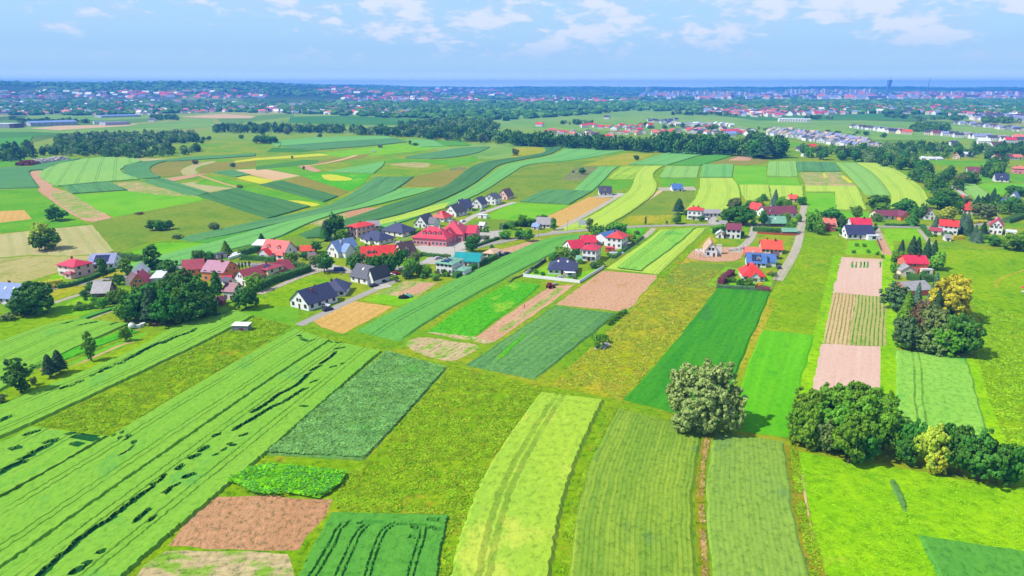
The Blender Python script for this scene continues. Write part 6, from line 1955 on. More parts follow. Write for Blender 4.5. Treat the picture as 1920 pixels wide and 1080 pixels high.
# --- small things
sh = empty('shed', g(454, 618), math.radians(-4))
m = MB(); m.box(-3.0, 3.0, -1.6, 1.6, 0, 2.0); m.build('wall', M['metal'], sh)
m = MB(); m.slab((-3.2, -1.8, 2.15), (3.2, -1.8, 2.15), (3.2, 1.8, 2.4), (-3.2, 1.8, 2.4), 0.12); m.build('roof', M['white'], sh)
m = MB(); m.box(-0.2, 1.1, -1.66, -1.603, 0.1, 1.2); m.build('rusty_panel', M['chimney'], sh)
tag(sh, 'small grey metal shed alone on the grass between the wheat fields', 'shed')
tk = empty('water_tank', g(248, 616))
m = MB()
for k in range(6):
    a0, a1 = math.pi * (k / 6 - 0.5), math.pi * ((k + 1) / 6 - 0.5)
    m.cyl(0, 0, 1.2 + 1.2 * math.sin(a0), 1.2 + 1.2 * math.sin(a1), max(0.02, 1.2 * math.cos(a0)), max(0.02, 1.2 * math.cos(a1)), 14, top=False)
m.build('tank', M['white'], tk); m = MB(); m.cyl(0, 0, 2.35, 2.6, 0.3, 0.3, 10); m.build('lid', M['metal'], tk)
tag(tk, 'round white water tank at the corner of the left wheat field', 'tank')
for (x, y, lb) in ((258, 613, 'stack of pale boards and boxes beside the round white tank'), (292, 610, 'dark rubbish heap under the tall trees')):
    hp = empty('scrap_pile', g(x, y), 0.4); R2 = random.Random(x)
    m = MB()
    for k in range(9):
        a, b_, z = R2.uniform(-2, 2), R2.uniform(-1.4, 1.4), R2.uniform(0.3, 1.2)
        m.box(a - 0.7, a + 0.6, b_ - 0.4, b_ + 0.5, 0, z)
    m.build('boards', M['white' if x < 270 else 'woodf'], hp); tag(hp, lb, 'pile')
for (x, y, lb, mt) in ((757, 559, 'dark covered heap on the lawn beside the teal one', 'tyre'), (764, 557, 'heap under a teal tarpaulin on the lawn', 'teal_r')):
    if mt == 'teal_r': M[mt] = plain_mat('teal_tarpaulin', (90, 190, 160), 0.5, 0.3, 0.1, 1.0)
    R2 = random.Random(x); m = MB(); prev = None
    for k in range(5):
        f = k / 4; m.cyl(0, 0, f * 1.5, (f + 0.25) * 1.5, 1.9 * math.sqrt(max(0.02, 1 - f * f)), 1.9 * math.sqrt(max(0.02, 1 - min(1, f + 0.25) ** 2)), 11)
    o = m.build('tarpaulin_heap', M[mt], None, g(x, y)); o.scale = (1.3, 0.8, 1); tag(o, lb, 'heap')
bb = empty('billboard', g(1094, 428), 0.1)
m = MB(); m.box(-3.5, 3.5, -0.1, 0.1, 2.2, 5.4); m.build('board', M['white'], bb)
for sx in (-2.4, 2.4):
    m = MB(); m.box(sx - 0.12, sx + 0.12, 0.103, 0.34, 0, 5.2); m.build('post', M['metal'], bb)
tag(bb, 'blank white billboard on two posts beside the road', 'billboard')
# rubble heaps
def rubble(name, pts, label, mat, n, rad, cat='rubble'):
    R2 = random.Random(len(label)); m = MB(); P = [g(*p) for p in pts]; o0 = P[0].copy(); T = resample(P, max(2, n // 6))
    for k in range(n):
        c = R2.choice(T) - o0; r = rad * R2.uniform(0.4, 1.0)
        a, b_ = c.x + R2.gauss(0, rad), c.y + R2.gauss(0, rad)
        z = max(0, rad * 0.8 - 0.35 * math.hypot(a - c.x, b_ - c.y))
        q = [Vector((R2.uniform(.6, 1) * r * sx * .5, R2.uniform(.6, 1) * r * sy * .5, R2.uniform(.5, 1) * r * sz * .5)) for sx in (-1, 1) for sy in (-1, 1) for sz in (-1, 1)]
        q = [v + Vector((a, b_, z + r * .3)) for v in q]
        for f in ((0, 1, 3, 2), (4, 6, 7, 5), (0, 4, 5, 1), (2, 3, 7, 6), (0, 2, 6, 4), (1, 5, 7, 3)): m.face([q[i] for i in f])
    o = m.build(name, M[mat], None, o0); tag(o, label, cat); return o
rubble('stone_heap', [(1124, 653), (1131, 650), (1138, 647)], 'heap of pale stones below the bush in the dry meadow', 'stone', 120, 0.8, 'stones')
rubble('spoil_heap', [(42, 310), (50, 309), (60, 309)], 'brown spoil heap at the left edge of the curved fields', 'chimney', 160, 4.0, 'heap')
rubble('spoil_heap', [(66, 307), (75, 306), (82, 305)], 'pinkish rubble heap right of the brown one', 'stone', 160, 4.0, 'heap')
rubble('spoil_heap', [(88, 304), (100, 302), (120, 300)], 'long sandy rubble heap furthest right of the three', 'stone', 200, 3.6, 'heap')
rubble('rubble_bank', [(1368, 470), (1385, 468), (1400, 464)], 'rubble bank on the building plot beside the gravel lane', 'stone', 120, 1.0, 'rubble')
# pergola frame of the unfinished house
pg = empty('pergola', g(1314, 480.5), HOUSES and 0.0)
for sx in (-2.2, 0, 2.2):
    for sy in (-2.5, 2.5):
        m = MB(); m.box(sx - 0.12, sx + 0.12, sy - 0.12, sy + 0.12, 0, 3.0); m.build('post', M['white'], pg)
m = MB(); [m.box(sx - 0.14, sx + 0.14, -2.8, 2.8, 3.003, 3.2) for sx in (-2.2, 0, 2.2)]; [m.box(-2.5, 2.5, sy - 0.14, sy + 0.14, 3.203, 3.4) for sy in (-2.5, 2.5)]; m.build('beams', M['white'], pg)
tag(pg, 'white pergola frame attached to the unfinished house', 'pergola')
# parasol and trailer at the right edge
pr = empty('parasol', g(1921, 548))
m = MB(); m.cyl(0, 0, 0, 2.6, 0.05, 0.05, 8); m.build('pole', M['white'], pr)
m = MB(); m.cyl(0, 0, 2.1, 2.9, 1.9, 0.05, 8, top=False); m.build('canopy', M['tractor'], pr); tag(pr, 'red parasol in the meadow at the right edge', 'parasol')
tb = empty('garden_table', g(1918, 549)); m = MB(); m.cyl(0, 0, 0.68, 0.74, 0.7, 0.7, 12); m.build('table_top', M['white'], tb)
for k in range(4):
    m = MB(); m.tube((0.45 * math.cos(k * 1.57), 0.45 * math.sin(k * 1.57), 0), (0.4 * math.cos(k * 1.57), 0.4 * math.sin(k * 1.57), 0.68), 0.04); m.build('leg', M['white'], tb)
tag(tb, 'white garden table next to the red parasol', 'table')
pc = empty('garden_pool', g(1156, 476), 0.1)
m = MB(); m.box(-3.6, 3.6, -1.6, 1.6, 0, 0.9); m.build('pool_wall', M['white'], pc); m = MB(); m.box(-3.4, 3.4, -1.4, 1.4, 0.903, 0.97); M['cyan'] = plain_mat('pale_cyan_cover', (176, 226, 220), 0.4, 0.3, 0.05, 1); m.build('cover', M['cyan'], pc)
tag(pc, 'garden pool with pale cyan cover below the white cube house', 'pool')
pv = empty('pavilion', g(1068, 519), 0.1)
for sx in (-2.2, 2.2):
    for sy in (-1.6, 1.6):
        m = MB(); m.box(sx - 0.08, sx + 0.08, sy - 0.08, sy + 0.08, 0, 2.4); m.build('post', M['woodf'], pv)
m = MB(); m.box(-2.5, 2.5, -1.9, 1.9, 2.403, 2.5); m.build('awning', M['white'], pv); tag(pv, 'pale awning over the terrace of the navy roofed villa', 'awning')
# playground by the school
pl = empty('playground_frame', g(887, 434), 0.3)
m = MB()
for sx in (-1.6, 1.6):
    m.tube((sx, -0.8, 0), (sx, 0, 2.6), 0.08); m.tube((sx, 0.8, 0), (sx, 0, 2.6), 0.08)
m.tube((-1.8, 0, 2.6), (1.8, 0, 2.6), 0.09); m.build('frame', M['tractor'], pl)
M['yellowp'] = plain_mat('yellow_plastic', (240, 190, 20), 0.5, 0.3, 0.05, 1, k=0.7)
m = MB(); m.slab((1.7, -0.5, 1.6), (3.9, -0.5, 0.3), (3.9, 0.3, 0.3), (1.7, 0.3, 1.6), 0.1); m.build('slide', M['yellowp'], pl)
tag(pl, 'red and yellow playground frame between the school wing and the young trees', 'playground')

# --- poles and lamps
for (x, b_, t_, lb) in ((340, 499, 487, 'thin grey pole at the edge of the light strip left of the container'), (1064, 433, 413, 'tall pole where the gravel track meets the road'), (1010, 446, 417, 'tall dark pole by the road in front of the old farmhouse'),
                        (1102, 430, 405, 'pole between the billboard and the roadside trees'), (1294, 369, 358, 'slim pole in the meadow right of the lone blue roofed house'), (1262, 405, 385, 'pole beside the large dark pine'),
                        (1175, 430, 418, 'short pole by the road junction'), (1680, 536, 513, 'pole beside the grey roofed annex above the tree clump'), (1702, 274, 262, 'thin mast on the far meadow'), (560, 490, 478, 'pole by the road near the paved yard'),
                        (408, 498, 479, 'pole beside the grey container'), (702, 269, 260, 'slim mast on the far green field'), (853, 480, 462, 'street side pole in the school yard'), (1332, 424, 410, 'road side pole before the three storey house')):
    utility_pole(x, b_, t_, lb, arm=(b_ - t_ > 14))
utility_pole(1865, 409, 388, 'twin legged concrete pylon beside the pinkish red roofed house', double=True)
for (x, b_, t_, lb) in ((939, 443, 422, 'street lamp at the far end of the school car park'), (927, 453, 438, 'street lamp beside the school car park'), (447, 500, 484, 'blue topped lamp post by the thujas')):
    p = g(x, b_); h = px_height(p, x, t_)
    r_ = empty('street_lamp', p, 0.4)
    m = MB(); m.cyl(0, 0, 0, h, 0.09, 0.06, 8); m.tube((0, 0, h), (1.2, 0, h + 0.2), 0.05); m.build('pole', M['metal'], r_)
    m = MB(); m.box(1.0, 1.7, -0.14, 0.14, h + 0.12, h + 0.27); m.build('lamp_head', M['white'], r_); tag(r_, lb, 'street lamp')
hs = empty('haystack', g(712, 277), 0.0)
block_shed('small white hut in the middle of the far green field', (698, 286.5), (702, 286.5), 4, 3.0, 'white', 'white', 'hut', 'hut')
bpy.data.objects.remove(hs)
block_shed('small dark hut on the far green field beside the thin mast', (709, 277), (716, 277), 5, 3.0, 'wood', 'slate', 'hut', 'hut')

# --- person in red on the ploughed strip
def person(px, py, label):
    p = g(px, py)
    me = bpy.data.meshes.new('person')
    v = [(0, 0, .95), (0, 0, 1.2), (0.05, 0, 1.42), (0.08, 0, 1.52), (0.1, 0, 1.66), (0, -.1, .9), (0.06, -.12, .5), (-.02, -.12, .06), (0.12, -.12, .03), (0, .1, .9), (-.1, .12, .5), (-.16, .12, .06), (-.02, .12, .03),
         (0.05, -.2, 1.4), (0.08, -.26, 1.12), (0.22, -.24, .9), (0.05, .2, 1.4), (0.05, .26, 1.12), (0.18, .24, .88)]
    ed = [(0, 1), (1, 2), (2, 3), (3, 4), (0, 5), (5, 6), (6, 7), (7, 8), (0, 9), (9, 10), (10, 11), (11, 12), (2, 13), (13, 14), (14, 15), (2, 16), (16, 17), (17, 18)]
    rad = [.15, .16, .15, .06, .1, .1, .07, .05, .05, .1, .07, .05, .05, .07, .05, .04, .07, .05, .04]
    me.from_pydata(v, ed, [])
    o = link('person', me, [M['tractor']], None, p, 0.8)
    o.modifiers.new('skin', 'SKIN'); o.modifiers.new('sub', 'SUBSURF').levels = 1
    for i, r in enumerate(rad): me.skin_vertices[0].data[i].radius = (r, r)
    me.skin_vertices[0].data[0].use_root = True
    tag(o, label, 'person')
person(983, 578, 'person in red clothes walking on the ploughed strip')

for (x, y, w_, rc_, wc_, lb) in ((1350, 425, 5, 'grey', 'white', 'small grey roofed shed beside the road below the cowshed'), (1512, 428, 5, 'brown', 'wood', 'brown garden shed left of the leafy tree by the brick house'), (1080, 494, 4, 'sage', 'white', 'tiny sage roofed shed behind the navy roofed villa'),
                             (742, 466, 5, 'grey', 'white', 'small grey shed behind the bright red roofed long house'), (640, 470, 5, 'slate', 'cream', 'low dark shed right of the white house with light blue roof'), (578, 488, 5, 'brown', 'cream', 'brown roofed shed below the small white outbuilding'),
                             (470, 512, 5, 'slate', 'white', 'small dark roofed shed above the rose red farm roof'), (1450, 486, 4, 'brown', 'wood', 'dark wooden shed beside the long orange roofed house'), (1772, 452, 5, 'grey', 'white', 'pale shed below the two storey white house with red roof'),
                             (1830, 446, 4, 'lilac', 'white', 'small pale gazebo between the diagonal conifers and the round dark tree'), (797, 436, 5, 'slate', 'white', 'low garage between the navy bungalow and the street row'), (898, 428, 4, 'white', 'white', 'white kiosk on the grass behind the young conifers')):
    house(lb, (x, y), (x + w_ * 2.2, y + 0.6), 4.5, 2.4, 1.3, 'gx', rc_, wc_, 'shed', 'shed', cols=1, side=1, chim=0, win=False)
# ================================================================== TREES OF THE FOREGROUND AND THE VILLAGE
T = tree
T('willow', 'willow', 1316, 798, 686, 146, 'huge silvery willow standing alone between the dark green fields', cat='tree')
# clump in the right foreground
GR = 'trees of the dense clump in the right foreground'
CL = ['at the left end of the back row', 'second from the left in the back row', 'third from the left in the back row', 'at the right end of the back row', 'at the left end of the middle row', 'second from the left in the middle row', 'third from the left in the middle row', 'at the right end of the middle row', 'alone in front']
for (x, b, t, w) in ((1512, 800, 722, 62), (1555, 785, 716, 70), (1600, 790, 718, 72), (1648, 800, 728, 62), (1500, 832, 752, 56), (1560, 835, 750, 72), (1615, 840, 748, 76), (1655, 842, 758, 64), (1590, 868, 775, 66)):
    T('broadfine', 'oak', x, b, t, w, 'green tree %s of the dense foreground clump' % CL.pop(0), GR)
T('broadfine', 'bright', 1514, 842, 778, 42, 'bright light green tree at the left front of the dense clump')
T('broadfine', 'olive', 1548, 848, 790, 38, 'olive brown tinged tree between the bright one and the dark clump')
T('broadfine', 'dark', 1612, 868, 802, 54, 'dark leafy tree at the front foot of the dense clump')
G2 = 'dark trees of the row right of the dense clump'
T('broadfine', 'dark', 1702, 862, 782, 48, 'dark round tree at the left end of the row right of the clump')
T('broadfine', 'dark', 1700, 872, 815, 40, 'low dark tree below the left end of the row')
T('broadfine', 'yellowgreen', 1742, 880, 788, 58, 'pale yellow green tree in bloom within the dark row')
T('broad', 'golden', 1752, 888, 838, 36, 'small golden bush like tree at the foot of the pale yellow green one')
for (x, b, t, w) in ((1770, 872, 788, 42), (1795, 890, 800, 58), (1832, 900, 808, 66), (1868, 905, 828, 52)):
    T('broadfine', 'dark', x, b, t, w, 'dark tree %s right of the pale yellow green one' % ('first', 'second', 'third', 'fourth')[int((x - 1760) / 35)], G2)
T('broadfine', 'dark', 1893, 908, 828, 34, 'narrow dark tree closing the foreground row on the right')
# clump with the golden tree
G3 = 'tall trees of the mixed grove right of the tilled strip'
T('broadfine', 'golden', 1780, 600, 512, 66, 'large golden leaved tree at the back of the mixed grove')
T('broadfine', 'dark', 1800, 664, 585, 60, 'large deep green round tree at the right of the mixed grove')
T('broadfine', 'bluish', 1690, 652, 588, 46, 'blue grey round tree at the left front of the mixed grove')
T('broadfine', 'olive', 1745, 650, 572, 56, 'olive weeping birch in the middle of the mixed grove')
T('broad', 'olive', 1745, 662, 622, 52, 'low green tree in front of the olive birch in the mixed grove')
T('broad', 'oak', 1768, 665, 610, 46, 'green tree between the birch and the deep green tree')
T('broad', 'bluish', 1678, 580, 530, 44, 'pale grey green tree at the top left of the mixed grove')
T('spruce', 'oak', 1696, 610, 545, 34, 'broad green spruce at the left of the mixed grove')
T('spruce', 'bluespruce', 1716, 582, 530, 22, 'blue spruce in front of the red barn wall')
T('spruce', 'bluespruce', 1748, 572, 512, 24, 'tall blue spruce beside the grey barn roof')
T('spruce', 'spruce', 1752, 606, 540, 26, 'green spruce in the middle of the mixed grove')
T('spruce', 'spruce', 1778, 605, 548, 20, 'slim dark spruce before the golden tree')
T('broad', 'rust', 1722, 622, 560, 38, 'rust tinged tree in the middle of the mixed grove')
T('small', 'rust', 1716, 655, 628, 20, 'small reddish brown tree at the front of the mixed grove')
T('small', 'bright', 1700, 655, 632, 26, 'small bright green tree at the front left of the mixed grove')
T('broad', 'bright', 1757, 506, 472, 30, 'light green tree right of the orange brick house')
T('spruce', 'spruce', 1687, 488, 450, 20, 'first dark spruce above the orange brick house')
T('broad', 'oak', 1684, 492, 468, 26, 'round green tree beside the spruces above the orange brick house')
T('spruce', 'spruce', 1708, 482, 443, 22, 'second and broadest spruce above the orange brick house')
T('spruce', 'spruce', 1718, 482, 445, 20, 'spruce just behind the ridge of the orange brick house')
T('spruce', 'spruce', 1736, 484, 447, 18, 'spruce right of the ridge of the orange brick house')
T('spruce', 'spruce', 1750, 480, 450, 17, 'smaller spruce at the right end of the row above the orange brick house')
T('broad', 'oak', 1680, 512, 492, 20, 'round shrub like tree left of the grey roofed annex')
# bush in the dry meadow
T('bush', 'bright', 1120, 652, 624, 26, 'green bush standing over the heap of pale stones', cat='bush')
T('bush', 'oak', 1133, 643, 625, 20, 'darker bush right behind the green one over the stones', cat='bush')
# left cluster of tall trees
G4 = 'tall dark trees of the cluster at the end of the wheat strips'
for (x, b, t, w) in ((258, 600, 545, 48), (285, 594, 528, 56), (318, 586, 514, 60), (350, 582, 508, 60), (378, 586, 520, 52), (322, 607, 540, 58), (356, 604, 542, 54), (388, 594, 545, 44)):
    T('broadfine', 'dark', x, b, t, w, 'tall dark tree, %s row, %s from left, in the dark cluster' % (('front', {322: 'first', 356: 'second', 388: 'third'}[x]) if x in (322, 356, 388) else ('back', {258: 'first', 285: 'second', 318: 'third', 350: 'fourth', 378: 'fifth'}[x])), G4)
T('pine', 'spruce', 288, 606, 538, 40, 'dark pine in the middle of the cluster at the end of the wheat strips')
T('tall', 'oak', 337, 608, 536, 24, 'slender light trunked tree at the front of the tall dark cluster')
T('tall', 'dark', 310, 610, 560, 22, 'slender dark tree at the front left of the tall dark cluster')
T('broad', 'oak', 238, 603, 562, 30, 'leafy tree at the left end of the tall dark cluster')
T('pine', 'dark', 408, 560, 508, 28, 'dark pine in front of the orange wall of the mauve roofed house')
T('broadfine', 'dark', 462, 578, 533, 44, 'big round green tree beside the small white house')
T('broad', 'bright', 478, 545, 512, 36, 'yellow green tree beside the rose red farm roof')
T('broadfine', 'dark', 66, 588, 528, 62, 'massive dark tree beside the bright blue roofed house')
T('broad', 'dark', 40, 590, 558, 32, 'lower dark tree left of the massive one')
T('bush', 'olive', 17, 600, 586, 28, 'round olive bush below the massive dark tree', cat='bush')
T('broad', 'oak', 225, 568, 540, 26, 'bright leafy tree right of the old dark barn')
T('small', 'oak', 194, 578, 556, 18, 'small fruit tree beside the vegetable bed')
T('broad', 'oak', 211, 568, 546, 22, 'fruit tree just right of the old barn')
T('broad', 'dark', 180, 548, 528, 32, 'dark bushy tree behind the old barn')
T('broad', 'olive', 196, 545, 525, 26, 'olive tree between the old barn and the grey road')
T('small', 'hedge', 160, 556, 544, 16, 'dark shrub at the left wall of the old barn', name='shrub', cat='shrub')
T('broad', 'dark', 224, 533, 513, 20, 'round tree by the road in front of the orange gabled house')
T('tall', 'dark', 195, 521, 482, 20, 'tall thin tree standing before the lilac roof')
T('tall', 'oak', 240, 516, 482, 24, 'slim tree between the lilac roof and the tall poplar')
T('tall', 'dark', 286, 508, 458, 34, 'tall poplar like tree behind the orange gabled house')
T('broad', 'dark', 315, 516, 486, 32, 'round dark tree right of the tall poplar like one')
T('small', 'yellow', 102, 540, 532, 10, 'tiny golden shrub on the lawn of the pink house', cat='shrub', name='shrub')
T('tall', 'dark', 40, 736, 668, 44, 'dark leaning tree at the left between the wheat fields')
T('pine', 'spruce', 95, 708, 664, 24, 'left one of the two dark conifers between the wheat fields')
T('pine', 'spruce', 113, 700, 656, 26, 'right and taller one of the two dark conifers between the wheat fields')
T('tall', 'oak', 172, 677, 620, 22, 'slim lone tree by the garden strips')
T('broad', 'oak', 236, 640, 612, 20, 'small round tree with thin trunk by the garden strips')
T('small', 'olive', 64, 722, 705, 10, 'thin young tree between the leaning tree and the conifers')
T('bush', 'olive', 3, 756, 738, 20, 'bush cut by the left edge above the wheat strip', cat='bush')
# lone trees in the hillside meadows
T('broadfine', 'dark', 105, 414, 386, 30, 'lone dark oval tree in the left meadow')
T('broad', 'dark', 74, 471, 436, 32, 'dark left tree of the pair in the hay field')
T('broad', 'yellowgreen', 85, 467, 416, 38, 'yellow green tree top behind the pair in the hay field')
T('tall', 'oak', 101, 468, 426, 24, 'hanging green tree at the right of the pair in the hay field')
for x, b, w in ((287, 432, 20), (300, 432, 22), (314, 430, 22)): T('broad', 'dark', x, b, 412, w, 'round dark bushy tree of the lone thicket in the olive meadow', 'lone thicket in the olive meadow')
T('bush', 'olive', 401, 432, 416, 22, 'olive bush in the meadow above the long strips', cat='bush')
T('bush', 'olive', 333, 447, 438, 20, 'low scrub at the tip of the bluish strip', cat='bush')
T('bush', 'rust', 262, 402, 397, 16, 'brown scrub on the border of the bright meadow', cat='bush')
T('bush', 'olive', 450, 353, 345, 11, 'small bush at the corner of the dark strips', cat='bush')
T('bush', 'dark', 437, 313, 305, 11, 'small dark bush on the far brown meadow', cat='bush')
T('bush', 'rust', 367, 308, 299, 10, 'small brown bush at the start of the pale curved strip', cat='bush')
T('broad', 'dark', 600, 258, 250, 9, 'lone dark tree on the far green field left of the wood')
T('broad', 'dark', 1193, 300, 290, 10, 'lone dark tree in the meadow above the long fields')
T('broad', 'dark', 1090, 327, 314, 17, 'dark tree on the stony patch')
T('bush', 'olive', 1075, 324, 319, 6, 'small bush left of the dark tree on the stony patch', cat='bush')
T('bush', 'olive', 967, 292, 277, 12, 'loose shrub at the edge of the far yellow meadow', cat='bush')
T('bush', 'rust', 548, 297, 292, 5, 'tiny dark bush on the yellow strip', cat='bush')
T('bush', 'rust', 570, 318, 311, 5, 'tiny bush beside the dirt track', cat='bush')
T('tall', 'dark', 769, 272, 263, 7, 'dark little tree at the tip of the pale strips')
T('bush', 'dark', 779, 273, 267, 13, 'dark scrub beside the little tree at the tip of the pale strips', cat='bush')
for (x, y) in ((378, 270), (381, 264), (392, 263), (453, 260)):
    T('broad', 'dark', x, y, y - 8, 9, 'small round tree on the far meadow right of the left wood', 'small round trees on the far left meadow')
# middle of the village
T('spruce', 'oak', 424, 475, 452, 24, 'conifer shaped tree left of the white pallets')
T('spruce', 'spruce', 491, 455, 438, 18, 'dark conifer behind the white storage hall')
T('broad', 'dark', 375, 493, 468, 24, 'dark tree left of the grey container')
T('broad', 'dark', 394, 492, 471, 24, 'dark tree closest to the grey container')
T('broadfine', 'dark', 628, 445, 402, 34, 'tallest dark tree beside the boxy cream pink house')
T('pine', 'spruce', 612, 448, 414, 24, 'dark conifer left of the tallest tree by the boxy house')
T('broad', 'oak', 640, 440, 405, 20, 'green tree behind the boxy cream pink house')
T('broad', 'oak', 643, 450, 429, 22, 'low round tree in front of the dark trees by the boxy house')
T('pine', 'dark', 610, 452, 428, 20, 'low dark tree behind the white van')
T('broad', 'dark', 608, 511, 474, 38, 'round dark green tree before the paved yard')
T('broad', 'olive', 592, 500, 478, 22, 'lighter tree left of the round dark green one')
T('broad', 'oak', 548, 496, 472, 26, 'tree right of the orange red roofed house')
T('broad', 'dark', 569, 487, 472, 18, 'dark shrub tree below the small white outbuilding')
T('broad', 'dark', 594, 474, 452, 24, 'tree behind the small white outbuilding')
T('small', 'dark', 628, 453, 442, 10, 'small dark tree right of the white van')
G5 = 'trees of the dense row behind the lilac grey roofed house'
for (x, b, t, w) in ((664, 508, 478, 30), (700, 508, 478, 28), (716, 510, 475, 28), (732, 510, 474, 28), (748, 505, 466, 24), (758, 490, 466, 14)):
    T('broad', 'dark', x, b, t, w, 'dark leafy tree in the dense row behind the lilac grey roofed house', G5)
T('broad', 'olive', 672, 503, 472, 28, 'olive tree at the left of the dense row')
T('broad', 'bright', 682, 482, 456, 26, 'light green tree above the bright red roof')
T('small', 'dark', 692, 478, 462, 14, 'small dark tree left of the bright red roof')
T('broad', 'bright', 768, 520, 480, 24, 'light green tree at the right of the dense row')
T('broad', 'oak', 782, 515, 490, 26, 'round green tree left of the sage roofed white house')
T('broad', 'oak', 800, 518, 497, 24, 'lower round tree next to the sage roofed white house')
T('broad', 'bluish', 762, 523, 504, 16, 'pale bluish shrub below the light green tree', name='shrub', cat='shrub')
T('small', 'bright', 815, 525, 512, 18, 'small garden tree at the corner of the sage roofed house')
T('small', 'oak', 742, 527, 516, 14, 'small garden tree by the drive of the lilac grey house')
T('broad', 'olive', 778, 500, 470, 18, 'brownish tree in front of the dark brown roof')
T('broadfine', 'dark', 886, 472, 438, 30, 'round dark tree standing by the road below the school')
T('small', 'olive', 912, 452, 440, 12, 'thin young tree at the school car park')
for i, x in enumerate((874, 880, 887, 894, 901, 908, 914)):
    T('spruce', 'dark', x, 434 + i * 0.3, 423 + i * 0.6, 7, 'young conifer in the row along the school car park', 'young conifers in a row along the school car park')
for i, x in enumerate((437, 443, 449, 455, 461, 468)):
    T('tall', 'dark', x, 508 - i * 1.2, 494 - i, 5, 'clipped columnar thuja in the short row by the terracotta fence', 'columnar thujas by the terracotta fence')
T('small', 'dark', 922, 470, 458, 10, 'small dark conifer beside the cream building')
T('small', 'rust', 925, 484, 472, 9, 'small bare looking tree in front of the cream building')
G6 = 'trees around the old white farmhouse'
for (x, b, t, w) in ((960, 430, 412, 18), (980, 425, 402, 22), (995, 425, 408, 20), (975, 448, 428, 22), (988, 452, 428, 26), (946, 448, 432, 24)):
    T('broad', 'dark' if x % 2 else 'oak', x, b, t, w, 'leafy tree in the clump left of the old farmhouse', G6)
T('broad', 'dark', 1020, 412, 402, 14, 'dark round tree right behind the old farmhouse')
T('broad', 'dark', 1008, 412, 404, 12, 'small dark tree behind the left end of the old farmhouse')
T('tall', 'oak', 1038, 432, 408, 15, 'tall shrub at the right end of the old farmhouse')
T('tall', 'olive', 1105, 434, 409, 18, 'airy tree just right of the white billboard')
T('broad', 'oak', 1120, 448, 419, 26, 'bushy tree by the road above the blue roofed hall')
T('broad', 'oak', 1158, 440, 415, 32, 'large leafy tree by the road right of the blue roofed hall')
T('broad', 'dark', 1143, 436, 421, 20, 'dark tree between the two bushy roadside trees')
T('small', 'golden', 1174, 452, 437, 11, 'golden shrub right of the red pyramid roof', cat='shrub', name='shrub')
T('small', 'yellowgreen', 1184, 452, 437, 11, 'yellow green shrub next to the golden one', cat='shrub', name='shrub')
T('broad', 'bright', 1057, 490, 462, 34, 'bright green tree behind the navy roofed villa')
T('broad', 'dark', 1040, 492, 474, 24, 'darker tree left of the bright green one behind the villa')
T('spruce', 'bluespruce', 1070, 492, 473, 16, 'blue spruce behind the navy roofed villa')
T('broad', 'dark', 1080, 482, 466, 20, 'dark tree left of the house with two balconies')
T('small', 'bright', 1087, 495, 484, 10, 'small light shrub between the villa and the balcony house', cat='shrub', name='shrub')
T('broad', 'oak', 1124, 500, 486, 18, 'garden tree below the house with two balconies')
T('broad', 'bluish', 1112, 503, 490, 16, 'bluish garden tree inside the villa wall')
T('small', 'golden', 1024, 520, 516, 7, 'yellow shrub before the white wall of the villa', cat='shrub', name='shrub')
T('small', 'yellow', 1043, 521, 516, 6, 'yellow shrub near the terrace of the villa', cat='shrub', name='shrub')
T('small', 'dark', 1018, 519, 509, 9, 'dark conical shrub in the villa garden', cat='shrub', name='shrub')
T('pine', 'spruce', 1272, 402, 373, 24, 'large dark pine left of the three storey house')
T('broad', 'dark', 1271, 420, 402, 18, 'round tree by the road left of the three storey house')
T('broad', 'dark', 1285, 406, 393, 9, 'narrow tree at the wall of the three storey house')
T('small', 'dark', 1315, 415, 404, 10, 'dark garden conifer before the three storey house')
T('tall', 'dark', 1210, 422, 405, 5, 'slim dark columnar tree beside the road')
T('small', 'olive', 1250, 421, 413, 5, 'tiny tree beside the road left of the round one')
T('broadfine', 'olive', 1378, 395, 370, 28, 'olive crowned tree behind the two big roadside trees')
T('broadfine', 'dark', 1366, 420, 386, 30, 'left of the two big roadside trees')
T('broadfine', 'dark', 1392, 422, 386, 36, 'right of the two big roadside trees')
T('broad', 'dark', 1428, 424, 392, 18, 'tall tree at the corner of the gravel lane')
T('broad', 'dark', 1411, 424, 412, 12, 'small tree between the road trees and the gravel lane')
T('broad', 'dark', 1431, 376, 363, 14, 'round tree at the edge of the ripening field')
T('spruce', 'bluespruce', 1452, 386, 356, 18, 'blue spruce above the mauve brown roof')
T('broad', 'oak', 1462, 390, 368, 22, 'tree right of the blue spruce above the mauve brown roof')
T('broad', 'oak', 1476, 393, 372, 16, 'round tree behind the mauve brown roof')
T('broad', 'dark', 1503, 384, 368, 18, 'dark tree at the top of the gravel lane')
T('broad', 'dark', 1408, 390, 377, 22, 'low dark scrub trees above the red cottage')
T('broad', 'oak', 1474, 420, 398, 16, 'tree in front of the mauve brown roofed house')
T('broad', 'oak', 1482, 436, 411, 18, 'tree at the right of the sage green barn')
T('broad', 'oak', 1497, 416, 400, 12, 'small tree beside the bend of the gravel lane')
T('broad', 'oak', 1522, 435, 392, 28, 'leafy tree left of the small brick house')
T('broad', 'oak', 1534, 440, 412, 22, 'lower tree touching the small brick house')
T('broadfine', 'dark', 1560, 418, 391, 34, 'wide dark tree behind the small brick house')
T('broad', 'dark', 1576, 432, 404, 18, 'dark tree right of the small brick house')
T('small', 'dark', 1578, 442, 428, 12, 'small dark tree before the gravel yard')
T('broad', 'oak', 1604, 412, 384, 20, 'tall oval tree behind the plain crimson roof')
T('tall', 'dark', 1640, 436, 418, 8, 'narrow dark conifer at the end of the navy roof')
T('broadfine', 'dark', 1646, 396, 364, 34, 'wide dark tree at the corner of the curved fields')
T('broad', 'oak', 1654, 400, 378, 24, 'greener tree in front of the wide dark one')
